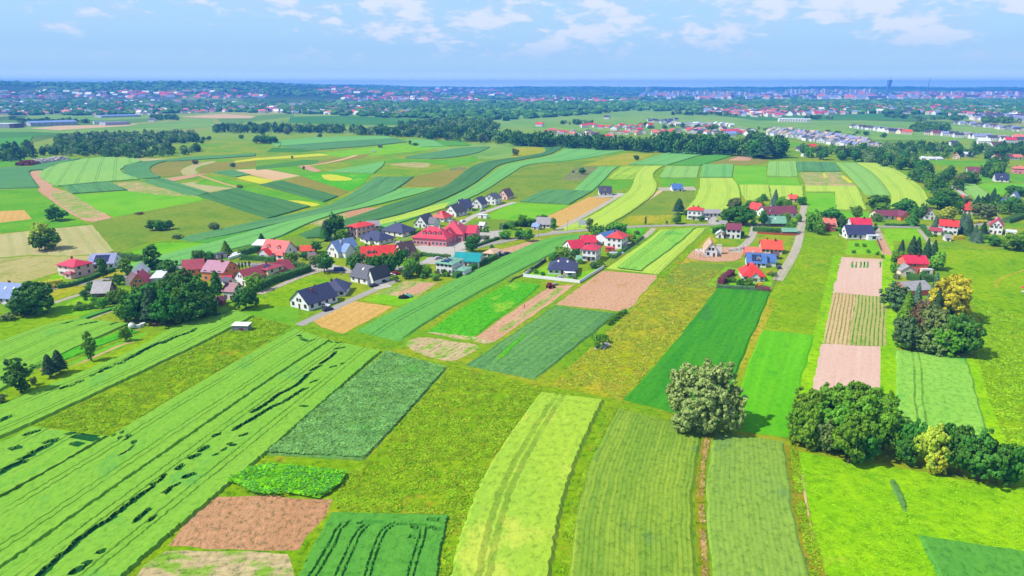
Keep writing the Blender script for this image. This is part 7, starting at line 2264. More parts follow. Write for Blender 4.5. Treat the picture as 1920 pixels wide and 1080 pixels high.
T('broadfine', 'dark', 1696, 402, 370, 36, 'big dark tree behind the maroon barn')
T('spruce', 'dark', 1711, 423, 382, 22, 'tall dark conifer right of the maroon barn')
T('broad', 'dark', 1728, 410, 382, 20, 'dark tree left of the grey brown roof')
T('small', 'bright', 1701, 420, 408, 9, 'bright small conifer at the end of the maroon barn')
T('spruce', 'bluespruce', 1753, 432, 404, 18, 'blue spruce left of the two storey white house with red roof')
T('broad', 'yellowgreen', 1774, 414, 388, 30, 'pale yellow green tree above the two storey white house')
T('small', 'golden', 1742, 436, 428, 9, 'golden shrub behind the clipped hedge', cat='shrub', name='shrub')
G7 = 'conifers of the diagonal row behind the white houses at the right'
for (x, b, t) in ((1802, 434, 396), (1808, 438, 404), (1817, 442, 412), (1826, 452, 422), (1834, 455, 430), (1812, 430, 398), (1843, 438, 416)):
    T('spruce', 'spruce' if x % 2 else 'bluespruce', x, b, t, 16, 'conifer in the diagonal row between the two white houses at the right', G7)
T('small', 'dark', 1863, 461, 442, 20, 'round dark tree below the pinkish red roofed house')
T('broadfine', 'oak', 1905, 470, 432, 42, 'broad leafy tree cut by the right edge')
T('broadfine', 'olive', 1842, 412, 380, 34, 'grey green weeping tree right of the wide red roof')
T('broadfine', 'dark', 1775, 385, 356, 40, 'large dark tree left of the wide red roof')
T('broadfine', 'dark', 1757, 392, 362, 30, 'dark tree above the grey brown roofed house')
T('broad', 'bluish', 1757, 370, 352, 20, 'grey green round tree below the red roofed hut')
T('broad', 'olive', 1813, 382, 368, 16, 'small olive tree above the wide red roof')
for (x, b, t) in ((1832, 382, 366), (1840, 384, 368), (1846, 388, 366), (1862, 372, 353), (1870, 376, 364), (1858, 384, 368), (1850, 378, 362)):
    T('spruce', 'spruce', x, b, t, 12, 'dark conifer in the loose group right of the small light field', 'dark conifers right of the small light field')
T('broadfine', 'dark', 1895, 398, 366, 30, 'dark tree in front of the blue grey roofed house')
T('broadfine', 'dark', 1912, 405, 376, 26, 'dark tree at the right edge above the road')
T('broad', 'dark', 1900, 362, 348, 24, 'round dark tree below the house on the bare plot')
T('broad', 'dark', 1914, 368, 348, 22, 'dark tree touching the right edge below the bare plot')
T('small', 'bright', 1420, 497, 484, 0.1 + 15, 'bright round tree left of the steel blue roofed house')
T('small', 'yellow', 1441, 516, 508, 10, 'yellow shrub at the right of the red hip roofed villa', cat='shrub', name='shrub')
T('small', 'yellow', 1424, 537, 528, 14, 'bright yellow bush in front of the red hip roofed villa', cat='shrub', name='shrub')
T('small', 'olive', 1450, 518, 509, 12, 'olive shrub beside the yellow one at the red hip roofed villa', cat='shrub', name='shrub')
T('small', 'rust', 1356, 446, 434, 14, 'brownish shrub in front of the white garage', cat='shrub', name='shrub')
T('small', 'dark', 1391, 445, 432, 7, 'dark shrub at the right wall of the maroon roofed house', cat='shrub', name='shrub')
GS = 'little garden trees on the lawn below the navy roofed long house'
for (x, y) in ((1606, 462), (1620, 463), (1645, 478), (1655, 484), (1600, 475), (1628, 474)):
    T('small', 'oak', x, y, y - 7, 7, 'little garden tree on the lawn below the long navy roofed house', GS)

# ================================================================== WOODS OF THE MIDDLE DISTANCE
mixd = [('broad', 'dark')] * 4 + [('broad', 'oak')] * 2 + [('broad', 'olive'), ('broad', 'bluish'), ('tall', 'dark')]
gry = [('broad', 'bluish')] * 3 + [('broad', 'dark'), ('broad', 'olive')]
drk = [('broad', 'dark')] * 5 + [('pine', 'spruce')] * 2
cluster(18, [(1560, 300), (1610, 283), (1700, 300), (1745, 335), (1750, 352), (1722, 345), (1690, 322), (1635, 305)], mixd, (10, 16), 'leafy tree in the belt right of the curved light fields', 'trees of the belt right of the curved light fields', seed=5)
cluster(9, [(1725, 345), (1790, 330), (1830, 345), (1790, 352), (1770, 360), (1740, 356)], mixd, (9, 14), 'leafy tree in the grove before the small light field', 'trees of the grove before the small light field', seed=6)
cluster(7, [(1840, 322), (1880, 305), (1890, 318), (1880, 335), (1850, 335)], mixd, (10, 16), 'leafy tree in the grove beside the house on the bare plot', 'trees of the grove beside the bare plot', seed=7)
cluster(10, [(1750, 298), (1860, 285), (1925, 290), (1925, 297), (1850, 300), (1830, 292), (1775, 296)], mixd, (9, 15), 'leafy tree around the barns beyond the green meadow', 'trees around the barns beyond the green meadow', seed=8)
cluster(18, [(1235, 290), (1340, 292), (1440, 300), (1470, 298), (1470, 283), (1340, 280), (1235, 280)], drk, (22, 29), 'tall dark tree in the shaded wood beyond the fields', 'tall dark trees of the shaded wood beyond the fields', seed=9, mind=0.4)
cluster(8, [(1460, 297), (1540, 300), (1585, 301), (1590, 290), (1540, 284), (1480, 288)], mixd, (12, 18), 'leafy tree in the gap between the dark wood and the belt', 'trees between the dark wood and the right belt', seed=10)
cluster(16, [(960, 272), (1090, 279), (1180, 284), (1240, 288), (1240, 280), (1120, 274), (1000, 266)], mixd + gry, (12, 19), 'leafy tree in the line of trees along the stream', 'trees along the stream above the long fields', seed=11)
cluster(14, [(725, 262), (800, 263), (960, 272), (1010, 266), (900, 254), (780, 250), (730, 252)], mixd + drk, (12, 20), 'leafy tree in the wood at the head of the pale fields', 'trees of the wood at the head of the pale fields', seed=12, mind=0.45)
cluster(10, [(-20, 304), (90, 301), (95, 292), (60, 280), (40, 285), (-20, 294)], drk + mixd, (12, 20), 'dark tree in the wood at the far left edge', 'trees of the wood at the far left edge', seed=13, mind=0.45)
cluster(14, [(90, 292), (250, 297), (345, 291), (350, 283), (260, 280), (130, 270), (100, 280)], mixd + gry, (9, 17), 'leafy tree in the long wood above the curved fields', 'trees of the long wood above the curved fields', seed=14, mind=0.5)
cluster(6, [(400, 252), (470, 252), (540, 255), (560, 250), (500, 243), (400, 243)], gry + mixd, (10, 18), 'grey green tree in the wood left of the far green plain', 'trees of the wood left of the far green plain', seed=15)
for (x, b, t, w) in ((482, 269, 252, 14), (494, 269, 250, 18), (508, 269, 252, 18), (516, 268, 256, 12)):
    T('broad', 'dark', x, b, t + 2, w, 'dark shrub like tree in the small round thicket right of the left wood', 'trees of the small round thicket')

GB = 'garden shrubs scattered between the village houses'
for n_, pp in ((12, [(600, 490), (660, 470), (770, 470), (760, 500), (640, 500)]), (9, [(780, 430), (860, 410), (940, 380), (930, 376), (850, 400), (770, 424)]), (8, [(985, 512), (1080, 528), (1128, 500), (1090, 495)]),
               (8, [(1345, 538), (1440, 544), (1450, 520), (1360, 522)]), (9, [(1130, 480), (1200, 455), (1215, 432), (1150, 455)]), (8, [(1440, 430), (1500, 420), (1500, 390), (1440, 395)]), (8, [(120, 590), (230, 565), (220, 545), (150, 560)]),
               (8, [(420, 545), (540, 505), (500, 500), (420, 520)]), (8, [(1700, 440), (1850, 460), (1900, 440), (1740, 425)]), (8, [(1680, 525), (1760, 530), (1750, 490), (1690, 500)]), (6, [(1290, 420), (1400, 420), (1400, 410), (1290, 412)]), (8, [(860, 520), (800, 535), (750, 520), (820, 500)])):
    cluster(n_, pp, [('bush', 'dark'), ('bush', 'oak'), ('bush', 'olive'), ('small', 'oak'), ('bush', 'bright')], (1.6, 3.4), 'green garden shrub between the village houses', GB, wr=(1.0, 1.4), seed=n_ + int(pp[0][0]), cat='shrub', name='shrub')
# ================================================================== FAR COUNTRY
def blob_field(name, items, mats, label, sub=1):
    """many small tree crowns as one mesh: items (x, y, z, radius, height, material index)"""
    rs = np.random.RandomState(len(items))
    nth, nph = 6, 4
    V, Q, MI = [], [], []
    th = np.linspace(0, 2 * np.pi, nth, endpoint=False)
    ph = np.array([0.0, 0.45, 0.8, 1.0])
    prof = np.array([0.75, 1.0, 0.72, 0.12])
    it = np.array([i[:5] for i in items]); mi = np.array([i[5] for i in items])
    n = len(it)
    jit = rs.uniform(0.72, 1.25, (n, nph, nth))
    rot = rs.uniform(0, 6.28, n)
    A = th[None, None, :] + rot[:, None, None]
    Rr = it[:, 3][:, None, None] * prof[None, :, None] * jit
    X = it[:, 0][:, None, None] + Rr * np.cos(A); Y = it[:, 1][:, None, None] + Rr * np.sin(A)
    Z = it[:, 2][:, None, None] + it[:, 4][:, None, None] * (ph[None, :, None] * rs.uniform(0.85, 1.12, (n, nph, nth))) * np.ones((1, 1, nth))
    co = np.stack([X, Y, Z], -1).reshape(-1, 3)
    base = (np.arange(n) * nph * nth)[:, None, None]
    a = np.arange(nph - 1)[:, None] * nth; b = np.arange(nth)[None, :]
    q = np.stack([a + b, a + (b + 1) % nth, a + nth + (b + 1) % nth, a + nth + b], -1).reshape(-1, 4)
    q = (base.reshape(-1, 1, 1) + q[None]).reshape(-1, 4)
    me = mesh_np(name, co, quads=q, mat_idx=np.repeat(mi, (nph - 1) * nth))
    o = link(name, me, [])
    for m in mats: me.materials.append(m)
    tag(o, label, 'wood', kind='stuff')
    return o


def leafy_wood(name, items, mats, label, nleaf=190, lf=0.17):
    """woodland too dense to count, every crown made of leaf clumps"""
    rs = np.random.RandomState(4)
    tmpl = []
    for k in range(6):
        P, D = crown_points('round', np.random.RandomState(70 + k), nleaf * 2, 1.0, 0.5)
        P = P[:nleaf]; D = D[:nleaf]
        V = leaf_quads(P, D, lf, np.random.RandomState(k))
        tmpl.append(V)
    allv, mi = [], []
    for k in range(6):
        sel = np.array([i for j, i in enumerate(items) if j % 6 == k])
        if not len(sel): continue
        V = tmpl[k]
        a = rs.uniform(0, 6.28, len(sel))[:, None]
        r = sel[:, 3][:, None] * 2.1; hh = sel[:, 4][:, None]
        X = sel[:, 0][:, None] + (V[None, :, 0] * np.cos(a) - V[None, :, 1] * np.sin(a)) * r
        Y = sel[:, 1][:, None] + (V[None, :, 0] * np.sin(a) + V[None, :, 1] * np.cos(a)) * r
        Z = sel[:, 2][:, None] + V[None, :, 2] * hh
        allv.append(np.stack([X, Y, Z], -1).reshape(-1, 3))
        mi.append(np.repeat(sel[:, 5].astype(int), len(V) // 4))
    V = np.concatenate(allv)
    me = mesh_np(name, V, quads=np.arange(len(V)).reshape(-1, 4), mat_idx=np.concatenate(mi))
    o = link(name, me, [])
    for m in mats: me.materials.append(m)
    tag(o, label, 'wood', kind='stuff')
    return o


def far_leaf(name, c):
    m, t, b = new_mat(name, 0.9, 0.05)
    p = N(t, 'ShaderNodeNewGeometry').outputs['Position']
    n = nz(t, p, 0.15, 4, 0.7)
    col = mixc(t, rmp(t, n, 0.35, 0.65), tuple(v * 0.7 for v in lin(c, 0.58)[:3]) + (1,), tuple(v * 1.3 for v in lin(c, 0.58)[:3]) + (1,))
    t.links.new(col, b.inputs['Base Color'])
    return m


FL = [far_leaf('far_foliage_dark', (76, 130, 42)), far_leaf('far_foliage_mid', (112, 164, 52)), far_leaf('far_foliage_pale', (152, 188, 104))]
RF = random.Random(21)


def wood_in(polypx, dens, r, h, out, shade=(0, 0, 1, 2), cap=4000):
    """fill a photo polygon with crowns, dens = crowns per hectare"""
    Q = np.array([g(*p)[:2] for p in polypx])
    lo, hi = Q.min(0), Q.max(0)
    A = 0.5 * abs(sum(Q[i][0] * Q[(i + 1) % len(Q)][1] - Q[(i + 1) % len(Q)][0] * Q[i][1] for i in range(len(Q))))
    n = min(cap, int(A / 10000 * dens))
    P = []
    rs = np.random.RandomState(abs(int(polypx[0][0])) + 7)
    while len(P) < n:
        c = rs.uniform(lo, hi, (4000, 2))
        c = c[_inside(c, Q)]
        P += list(c[: n - len(P)])
    for x, y in P:
        rr = RF.uniform(*r)
        out.append((x, y, float(H(x, y)) - 0.5, rr, RF.uniform(*h), RF.choice(shade)))


W1 = []
wood_in([(90, 292), (250, 297), (345, 291), (350, 283), (260, 280), (130, 270), (100, 280)], 60, (2.5, 5.5), (6, 12), W1, (0, 1, 1, 2))
wood_in([(110, 276), (330, 262), (345, 268), (200, 284), (90, 288)], 58, (3, 6), (7, 13), W1, (1, 2, 2, 0))
wood_in([(105, 262), (200, 254), (365, 254), (375, 266), (330, 264), (110, 278)], 55, (3, 6), (8, 13), W1, (1, 2, 2, 0))
wood_in([(375, 285), (345, 292), (350, 280), (372, 276)], 50, (3, 5), (7, 12), W1)
wood_in([(-60, 305), (60, 302), (80, 292), (-60, 296)], 50, (3, 6), (8, 14), W1)
wood_in([(270, 262), (370, 262), (372, 268), (290, 270)], 60, (3, 6), (8, 13), W1, (0, 1, 2))
wood_in([(400, 250), (600, 250), (730, 256), (790, 262), (960, 272), (1000, 268), (900, 248), (780, 247), (560, 242), (410, 241)], 34, (4, 8), (10, 17), W1, (0, 0, 1, 2))
wood_in([(780, 250), (900, 250), (935, 242), (920, 228), (800, 232), (740, 240)], 26, (4, 9), (10, 18), W1, (0, 1, 1, 2))
wood_in([(960, 274), (1180, 285), (1240, 288), (1330, 292), (1470, 298), (1470, 284), (1240, 279), (960, 266)], 45, (5, 9), (14, 22), W1, (0, 0, 1))
wood_in([(1180, 240), (1340, 245), (1345, 241), (1190, 236)], 12, (4, 8), (8, 13), W1)
wood_in([(1080, 210), (1120, 213), (1145, 212), (1100, 208)], 25, (6, 11), (12, 18), W1)
wood_in([(1705, 248), (1775, 249), (1778, 241), (1715, 239)], 55, (4, 8), (10, 16), W1, (0, 1, 1))
wood_in([(1840, 232), (1914, 234), (1900, 227), (1845, 226)], 30, (5, 9), (10, 16), W1, (0, 1, 1))
wood_in([(1560, 292), (1640, 296), (1700, 300), (1760, 300), (1925, 285), (1925, 276), (1800, 272), (1600, 275), (1540, 285)], 12, (3, 7), (7, 13), W1, (0, 1, 1, 2))
wood_in([(1400, 240), (1470, 246), (1600, 250), (1660, 254), (1700, 262), (1640, 262), (1400, 248)], 9, (3, 6), (5, 9), W1, (0, 1, 2))
wood_in([(1045, 233), (1110, 237), (1112, 232), (1050, 229)], 25, (3, 7), (8, 13), W1)
wood_in([(30, 238), (100, 234), (190, 232), (100, 228), (40, 230)], 20, (5, 9), (10, 15), W1, (0, 0, 1))
wood_in([(280, 226), (335, 226), (330, 220), (285, 220)], 20, (5, 9), (10, 15), W1, (0, 1))
for (x0, x1, y) in ((0, 40, 228), (1260, 1330, 216), (1330, 1400, 218), (1650, 1720, 222), (1500, 1560, 224), (1720, 1800, 227)):
    wood_in([(x0, y), (x1, y + 1), (x1, y - 3), (x0, y - 3)], 10, (5, 10), (9, 14), W1)
leafy_wood('wood', W1, FL, 'belts of leafy woodland across the middle distance')

W0 = []
wood_in([(1565, 302), (1600, 286), (1700, 294), (1755, 325), (1770, 352), (1745, 352), (1718, 345), (1690, 324), (1640, 308)], 34, (3.5, 5.5), (9, 14), W0, (0, 0, 1, 2))
wood_in([(1740, 352), (1762, 342), (1800, 356), (1796, 372), (1770, 385), (1748, 385)], 34, (3.5, 5.5), (9, 14), W0, (0, 0, 1))
wood_in([(1765, 335), (1830, 338), (1828, 346), (1780, 346)], 40, (3, 5), (7, 11), W0, (0, 1, 1))
wood_in([(1845, 335), (1880, 336), (1888, 305), (1862, 303)], 34, (3.5, 5.5), (9, 14), W0, (0, 0, 1))
wood_in([(1700, 296), (1925, 290), (1925, 278), (1760, 276), (1640, 282)], 22, (3.5, 6), (9, 14), W0, (0, 0, 1, 2))
wood_in([(1640, 420), (1640, 380), (1660, 376), (1672, 395)], 30, (2, 4), (5, 8), W0, (0, 1))
wood_in([(1752, 412), (1760, 385), (1800, 385), (1806, 400), (1800, 430), (1790, 415)], 34, (2.5, 4.5), (6, 10), W0, (0, 0, 1))
wood_in([(1826, 400), (1850, 375), (1880, 372), (1925, 366), (1925, 400), (1885, 404), (1860, 410)], 26, (2.5, 4.5), (6, 11), W0, (0, 0, 1))
wood_in([(1340, 398), (1350, 388), (1400, 388), (1425, 378), (1425, 392), (1402, 420), (1350, 420)], 22, (2.5, 4), (5, 8), W0, (0, 1))
leafy_wood('tree_belt', W0, FL, 'dense belt of leafy trees winding through the right of the village', 520, 0.115)

# town trees and the wooded hills
W2 = []
wood_in([(-80, 216), (200, 217), (420, 210), (640, 216), (780, 224), (930, 228), (1190, 208), (1350, 210), (1500, 214), (1700, 214), (1980, 222), (1980, 202), (1500, 200), (1000, 198), (500, 196), (-80, 198)], 6.0, (9, 20), (10, 18), W2, (0, 0, 0, 1), cap=16000)
wood_in([(-80, 199), (1980, 201), (1980, 188), (-80, 188)], 2.6, (16, 34), (12, 20), W2, (0, 0, 1), cap=14000)
rs = np.random.RandomState(5)
cnt = 0
while cnt < 15000:                                   # wooded slopes
    d = 4600 * (2.75 ** rs.rand()); a = math.radians(rs.uniform(-42, 42))
    x, y = d * math.sin(a), d * math.cos(a)
    if mnoise.noise(Vector((x / 900.0, y / 1300.0, 3.0))) < -0.02: 
        cnt += 1; continue
    r = rs.uniform(16, 46) * d / 9000
    W2.append((x, y, float(H(x, y)) - 3, r, rs.uniform(12, 22), int(rs.randint(0, 2)))); cnt += 1
blob_field('wooded_hills', W2, FL, 'dark woods and garden trees around the far towns and on the hills')

# ------------------------------------------------------------------ far houses
_fh = {}


def far_house_mesh(rc, wc, w, d, h, r, kind):
    k = (rc, wc, w, d, h, r, kind)
    if k in _fh: return _fh[k]
    m = MB()
    m.box(-w / 2, w / 2, -d / 2, d / 2, -1.0, h, 0)
    o = 0.5
    if kind == 'x':
        m.slab((-w / 2 - o, -d / 2 - o, h), (w / 2 + o, -d / 2 - o, h), (w / 2 + o, 0, h + r), (-w / 2 - o, 0, h + r), 0.2, 1)
        m.slab((-w / 2 - o, 0, h + r), (w / 2 + o, 0, h + r), (w / 2 + o, d / 2 + o, h), (-w / 2 - o, d / 2 + o, h), 0.2, 1)
        m.face([(-w / 2, d / 2, h), (-w / 2, -d / 2, h), (-w / 2, 0, h + r - .25)], 0); m.face([(w / 2, -d / 2, h), (w / 2, d / 2, h), (w / 2, 0, h + r - .25)], 0)
        m.box(w * .2, w * .2 + .8, -.4, .4, h + r - 1, h + r + .9, 0)
    elif kind == 'y':
        m.slab((-w / 2 - o, -d / 2 - o, h), (0, -d / 2 - o, h + r), (0, d / 2 + o, h + r), (-w / 2 - o, d / 2 + o, h), 0.2, 1)
        m.slab((0, -d / 2 - o, h + r), (w / 2 + o, -d / 2 - o, h), (w / 2 + o, d / 2 + o, h), (0, d / 2 + o, h + r), 0.2, 1)
        m.face([(-w / 2, -d / 2, h), (w / 2, -d / 2, h), (0, -d / 2, h + r - .25)], 0)
    else:
        m.box(-w / 2 - .2, w / 2 + .2, -d / 2 - .2, d / 2 + .2, h + .01, h + 0.8, 1)
    fl = max(1, int(h / 3))
    for f in range(fl):
        n = max(2, int(w / 3.2))
        for i in range(n):
            cx = -w / 2 + w * (i + .5) / n
            m.box(cx - .6, cx + .6, -d / 2 - .05, -d / 2 - .004, 0.9 + f * 3, 2.3 + f * 3, 2)
    me = m.mesh('house')
    for q in (wallm(wc), roofm(rc), M['glass']): me.materials.append(q)
    _fh[k] = me
    return me


RH = random.Random(33)


def far_house(px, py, rc, wc, w, d, h, r, kind, label, group, name='house', cat='house', rz=None, quant=True):
    if quant: w, d = round(w / 2) * 2, round(d / 2) * 2
    p = g(px, py)
    o = link(name, far_house_mesh(rc, wc, w, d, h, r, kind), (), None, p, RH.uniform(-.5, .5) if rz is None else rz)
    tag(o, label, cat, group)
    return o


def settlement(pts, n, cols, label, group, jitter=(6, 1.5), walls=('white', 'cream', 'white'), size=(10, 14)):
    P = [Vector((x, y, 0)) for x, y in pts]
    T_ = resample(P, max(2, n))
    for q in T_:
        far_house(q.x + RH.uniform(-jitter[0], jitter[0]), q.y + RH.uniform(-jitter[1], jitter[1]), RH.choice(cols), RH.choice(walls), RH.uniform(*size), 10, RH.choice((3.2, 4.5, 5.5)),
                  RH.choice((2.5, 4.0)), RH.choice('xy'), label, group)


# red roofed settlement beyond the stream
settlement([(1028, 249), (1090, 254), (1140, 255)], 14, ['salmon', 'grey', 'red', 'slate'], 'small house among trees at the left end of the far red roofed settlement', 'houses at the left end of the far settlement', (9, 4))
settlement([(1090, 238), (1150, 240), (1215, 240)], 14, ['red', 'crimson', 'orange', 'red'], 'red roofed house in the back row of the far settlement', 'red roofed houses in the back row of the far settlement', (5, 1.5))
settlement([(1150, 248), (1230, 252), (1290, 248), (1330, 243)], 34, ['red', 'crimson', 'orange', 'salmon', 'slate', 'red'], 'red roofed house in the middle of the far settlement', 'houses in the middle of the far settlement', (12, 4))
settlement([(1290, 246), (1350, 248), (1400, 250)], 30, ['crimson', 'salmon', 'slate', 'grey', 'navy'], 'pale walled house in the right part of the far settlement', 'houses in the right part of the far settlement', (10, 5))
settlement([(1218, 228), (1250, 231), (1270, 226)], 14, ['navy'], 'white house with deep blue roof in the compact estate behind the settlement', 'deep blue roofed houses of the compact estate', (10, 2.5))
settlement([(1255, 235), (1330, 234), (1370, 237)], 26, ['grey', 'white', 'lilac'], 'pale terraced house in the long light rows behind the settlement', 'pale terraced houses behind the settlement', (6, 1.6))
# diagonal estate of white gables
for r_, (a, b) in enumerate((((1440, 248), (1620, 272)), ((1444, 253), (1636, 276)), ((1475, 250), (1645, 278)), ((1450, 244), (1622, 267)), ((1510, 263), (1652, 284)))):
    for k in range(22):
        f = k / 21
        far_house(a[0] + (b[0] - a[0]) * f + RH.uniform(-2, 2), a[1] + (b[1] - a[1]) * f + RH.uniform(-1, 1), RH.choice(('lilac', 'grey', 'slate', 'tan', 'lilac')), 'white', 10, 12, 5, 4, 'y',
                  'white gabled house in the tight diagonal estate', 'white gabled houses of the tight diagonal estate')
for k in range(12):
    far_house(1600 + k * 7.5 + RH.uniform(-1, 1), 240 + k * 0.9, RH.choice(('slate', 'lilac', 'brown')), 'white', 14, 10, 5, 4, RH.choice('xy'), 'pale house in the row above the diagonal estate', 'pale houses in the row above the diagonal estate')
for x, y, c in ((1672, 250, 'navy'), (1684, 249, 'red'), (1690, 251, 'maroon'), (1700, 252, 'orange'), (1742, 253, 'slate'), (1755, 254, 'maroon')):
    far_house(x, y, c, 'cream', 16, 12, 5, 4, 'x', 'house with ' + {'navy': 'navy', 'red': 'bright red', 'maroon': 'maroon', 'orange': 'orange', 'slate': 'grey'}[c] + ' roof ' + ('right of the far oblong wood' if x > 1720 else 'left of the far oblong wood'), None)
for k in range(12):
    far_house(1770 + k * 13 + RH.uniform(-4, 4), 254 + k * 1.2 + RH.uniform(-1.5, 1.5), RH.choice(('grey', 'slate', 'lilac')), 'white', 14, 12, 5, 4, 'x', 'white terraced house in the row below the far oblong wood', 'white terraced houses below the far oblong wood', rz=-0.25)
for k in range(20):
    far_house(1796 + k * 7 + RH.uniform(-3, 3), 233 + k * 0.75 + RH.uniform(-1.5, 1.5), RH.choice(('slate', 'brown', 'navy', 'lilac')), RH.choice(('white', 'cream', 'grey')), 12, 12, 4.5, 4, RH.choice('xy'), 'white terraced house in the long row near the right edge', 'white terraced houses in the long row near the right edge', rz=-0.2)
for k in range(11):
    far_house(1464 + k * 5, 228 + k * 0.1, 'white', 'white', 12, 10, 7, 2, 'x', 'white terraced house in the short straight row on the plain', 'white terraced houses in the short straight row', rz=0.05)
for x, y, c, lb in ((1012, 237, 'red', 'lone red roofed house on the far plain left of the settlement'), (1785, 276, 'navy', 'white house with navy roof before the right edge hills'), (1843, 270, 'white', 'white roofed house near the far right settlement'), (1866, 278, 'brown', 'brown roofed house near the right edge'),
                    (1892, 268, 'crimson', 'crimson roofed house near the right edge'), (1908, 262, 'salmon', 'salmon roofed house near the right edge'), (1138, 223, 'slate', 'dark roofed house alone on the far plain'),
                    (1370, 256, 'ltblue', 'pale blue roofed house at the edge of the shaded wood'), (1405, 254, 'slate', 'slate roofed house right of the shaded wood'), (286, 228, 'slate', 'dark farm alone on the left plain')):
    far_house(x, y, c, 'white', 16, 12, 5, 4.5, 'x', lb, None)
# blocks of flats and towers
def slab_block(px, pyb, pyt, wpx, depth, label, group, col='cream', rc='grey', name='apartment_block'):
    p = g(px, pyb); dist = math.hypot(p.x, p.y)
    dx, dy, dz = ray(px, pyt)
    h = CAM_H + dz / math.hypot(dx, dy) * dist - p.z
    return far_house(px, pyb, rc, col, wpx * dist / FOC, depth, round(h / 3) * 3.0, 1, 'f', label, group, name, 'apartment block', rz=RH.uniform(-.15, .15), quant=False)


for x, b, t, w in ((1214, 174, 163, 5), (879, 174, 164, 5), (895, 174, 164, 5)):
    slab_block(x, b, t, w, 30, 'tall pale tower block ' + ('near the middle of the skyline' if x > 1000 else ('left one of the pair on the skyline' if x < 885 else 'right one of the pair on the skyline')), None)
for k in range(34):
    x = 1228 + k * 5.2 + RH.uniform(-2, 2)
    slab_block(x, 180 + RH.uniform(-4, 3), 171 + RH.uniform(-2, 2), RH.uniform(3, 7), 25, 'pale apartment block in the cluster at the middle of the skyline', 'pale apartment blocks in the middle of the skyline', RH.choice(('white', 'cream')))
for k in range(36):
    x = 1476 + k * 4.6 + RH.uniform(-2, 2)
    slab_block(x, 176 + RH.uniform(-2, 2), 167.5 + RH.uniform(-1.5, 2), RH.uniform(3, 6), 25, 'pale apartment block in the cluster left of the twisted tower', 'pale apartment blocks left of the twisted tower', RH.choice(('white', 'cream')))
for k in range(46):
    x = 1745 + k * 3.7 + RH.uniform(-2, 2)
    slab_block(x, 181 + RH.uniform(-3, 3), 173 + RH.uniform(-2, 2), RH.uniform(3, 6), 25, 'pale apartment block in the cluster at the right of the skyline', 'pale apartment blocks at the right of the skyline', RH.choice(('white', 'rose', 'cream')))
for k in range(30):
    x = RH.uniform(-10, 120)
    slab_block(x, 184 + RH.uniform(-4, 3), 179 + RH.uniform(-2, 1), RH.uniform(3, 6), 25, 'pale apartment block of the far left town', 'pale apartment blocks of the far left town', RH.choice(('white', 'rose')))
for k in range(22):
    x = RH.uniform(545, 590) if k % 2 else RH.uniform(270, 400)
    slab_block(x, 199 + RH.uniform(-4, 3), 193 + RH.uniform(-2, 1), RH.uniform(5, 12), 25, 'pale block in the centre of one of the left towns', 'pale blocks in the left towns', 'white')
# twisted tower
tw = empty('tower', g(1662, 184)); p = tw.location; D_ = math.hypot(p.x, p.y)
tw.rotation_euler = (0, 0, -0.5)
def hgt(px, py):
    dx, dy, dz = ray(px, py); return CAM_H + dz / math.hypot(dx, dy) * D_ - p.z
TH = hgt(1662, 150); s_ = 8.5 * D_ / FOC
m = MB(); lv = 14
for k in range(lv):
    f0, f1 = k / lv, (k + 1) / lv
    def ring(f):
        a = 0.7 * f; ww = s_ * (0.42 - 0.06 * math.sin(math.pi * f)); sh = s_ * 0.16 * f
        return [(sh + ww * math.cos(a + q) , ww * math.sin(a + q), TH * f) for q in (0.785, 2.356, 3.927, 5.498)]
    r0, r1 = ring(f0), ring(f1)
    for q in range(4): m.face([r0[q], r0[(q + 1) % 4], r1[(q + 1) % 4], r1[q]])
m.face(r1)
M['tower'] = plain_mat('blue_glass_tower', (130, 176, 226), 0.3, 0.6, 0.2, 0.02, k=0.5)
m.build('tower_body', M['tower'], tw)
m = MB(); m.cyl(s_ * 0.16, 0, TH, hgt(1662, 142), s_ * 0.04, s_ * 0.015, 6); m.build('mast', M['metal'], tw)
tag(tw, 'tall twisted blue glass tower rising above the skyline', 'tower')
for (x, b, t, lb, wpx) in ((1735, 184, 146, 'thin leaning mast or crane on the skyline right of the twisted tower', 0.8), (1404, 181, 164, 'slender striped chimney on the skyline', 1.0), (1351, 174, 165, 'thin chimney in the middle of the skyline', 0.7), (305, 192, 178, 'thin church spire in the left town', 1.0), (577, 205, 190, 'slim chimney behind the long white factory', 1.0)):
    p = g(x, b); dist = math.hypot(p.x, p.y); dx, dy, dz = ray(x, t)
    h = CAM_H + dz / math.hypot(dx, dy) * dist - p.z; r0 = wpx * dist / FOC
    m = MB(); m.cyl(0, 0, 0, h, r0, r0 * 0.5, 8, dx=(h * 0.09 if x == 1735 else 0))
    o = m.build('chimney_stack' if x != 1735 else 'mast', M['metal'] if x in (1735, 577) else M['stone'], None, p); tag(o, lb, 'mast' if x == 1735 else 'chimney')


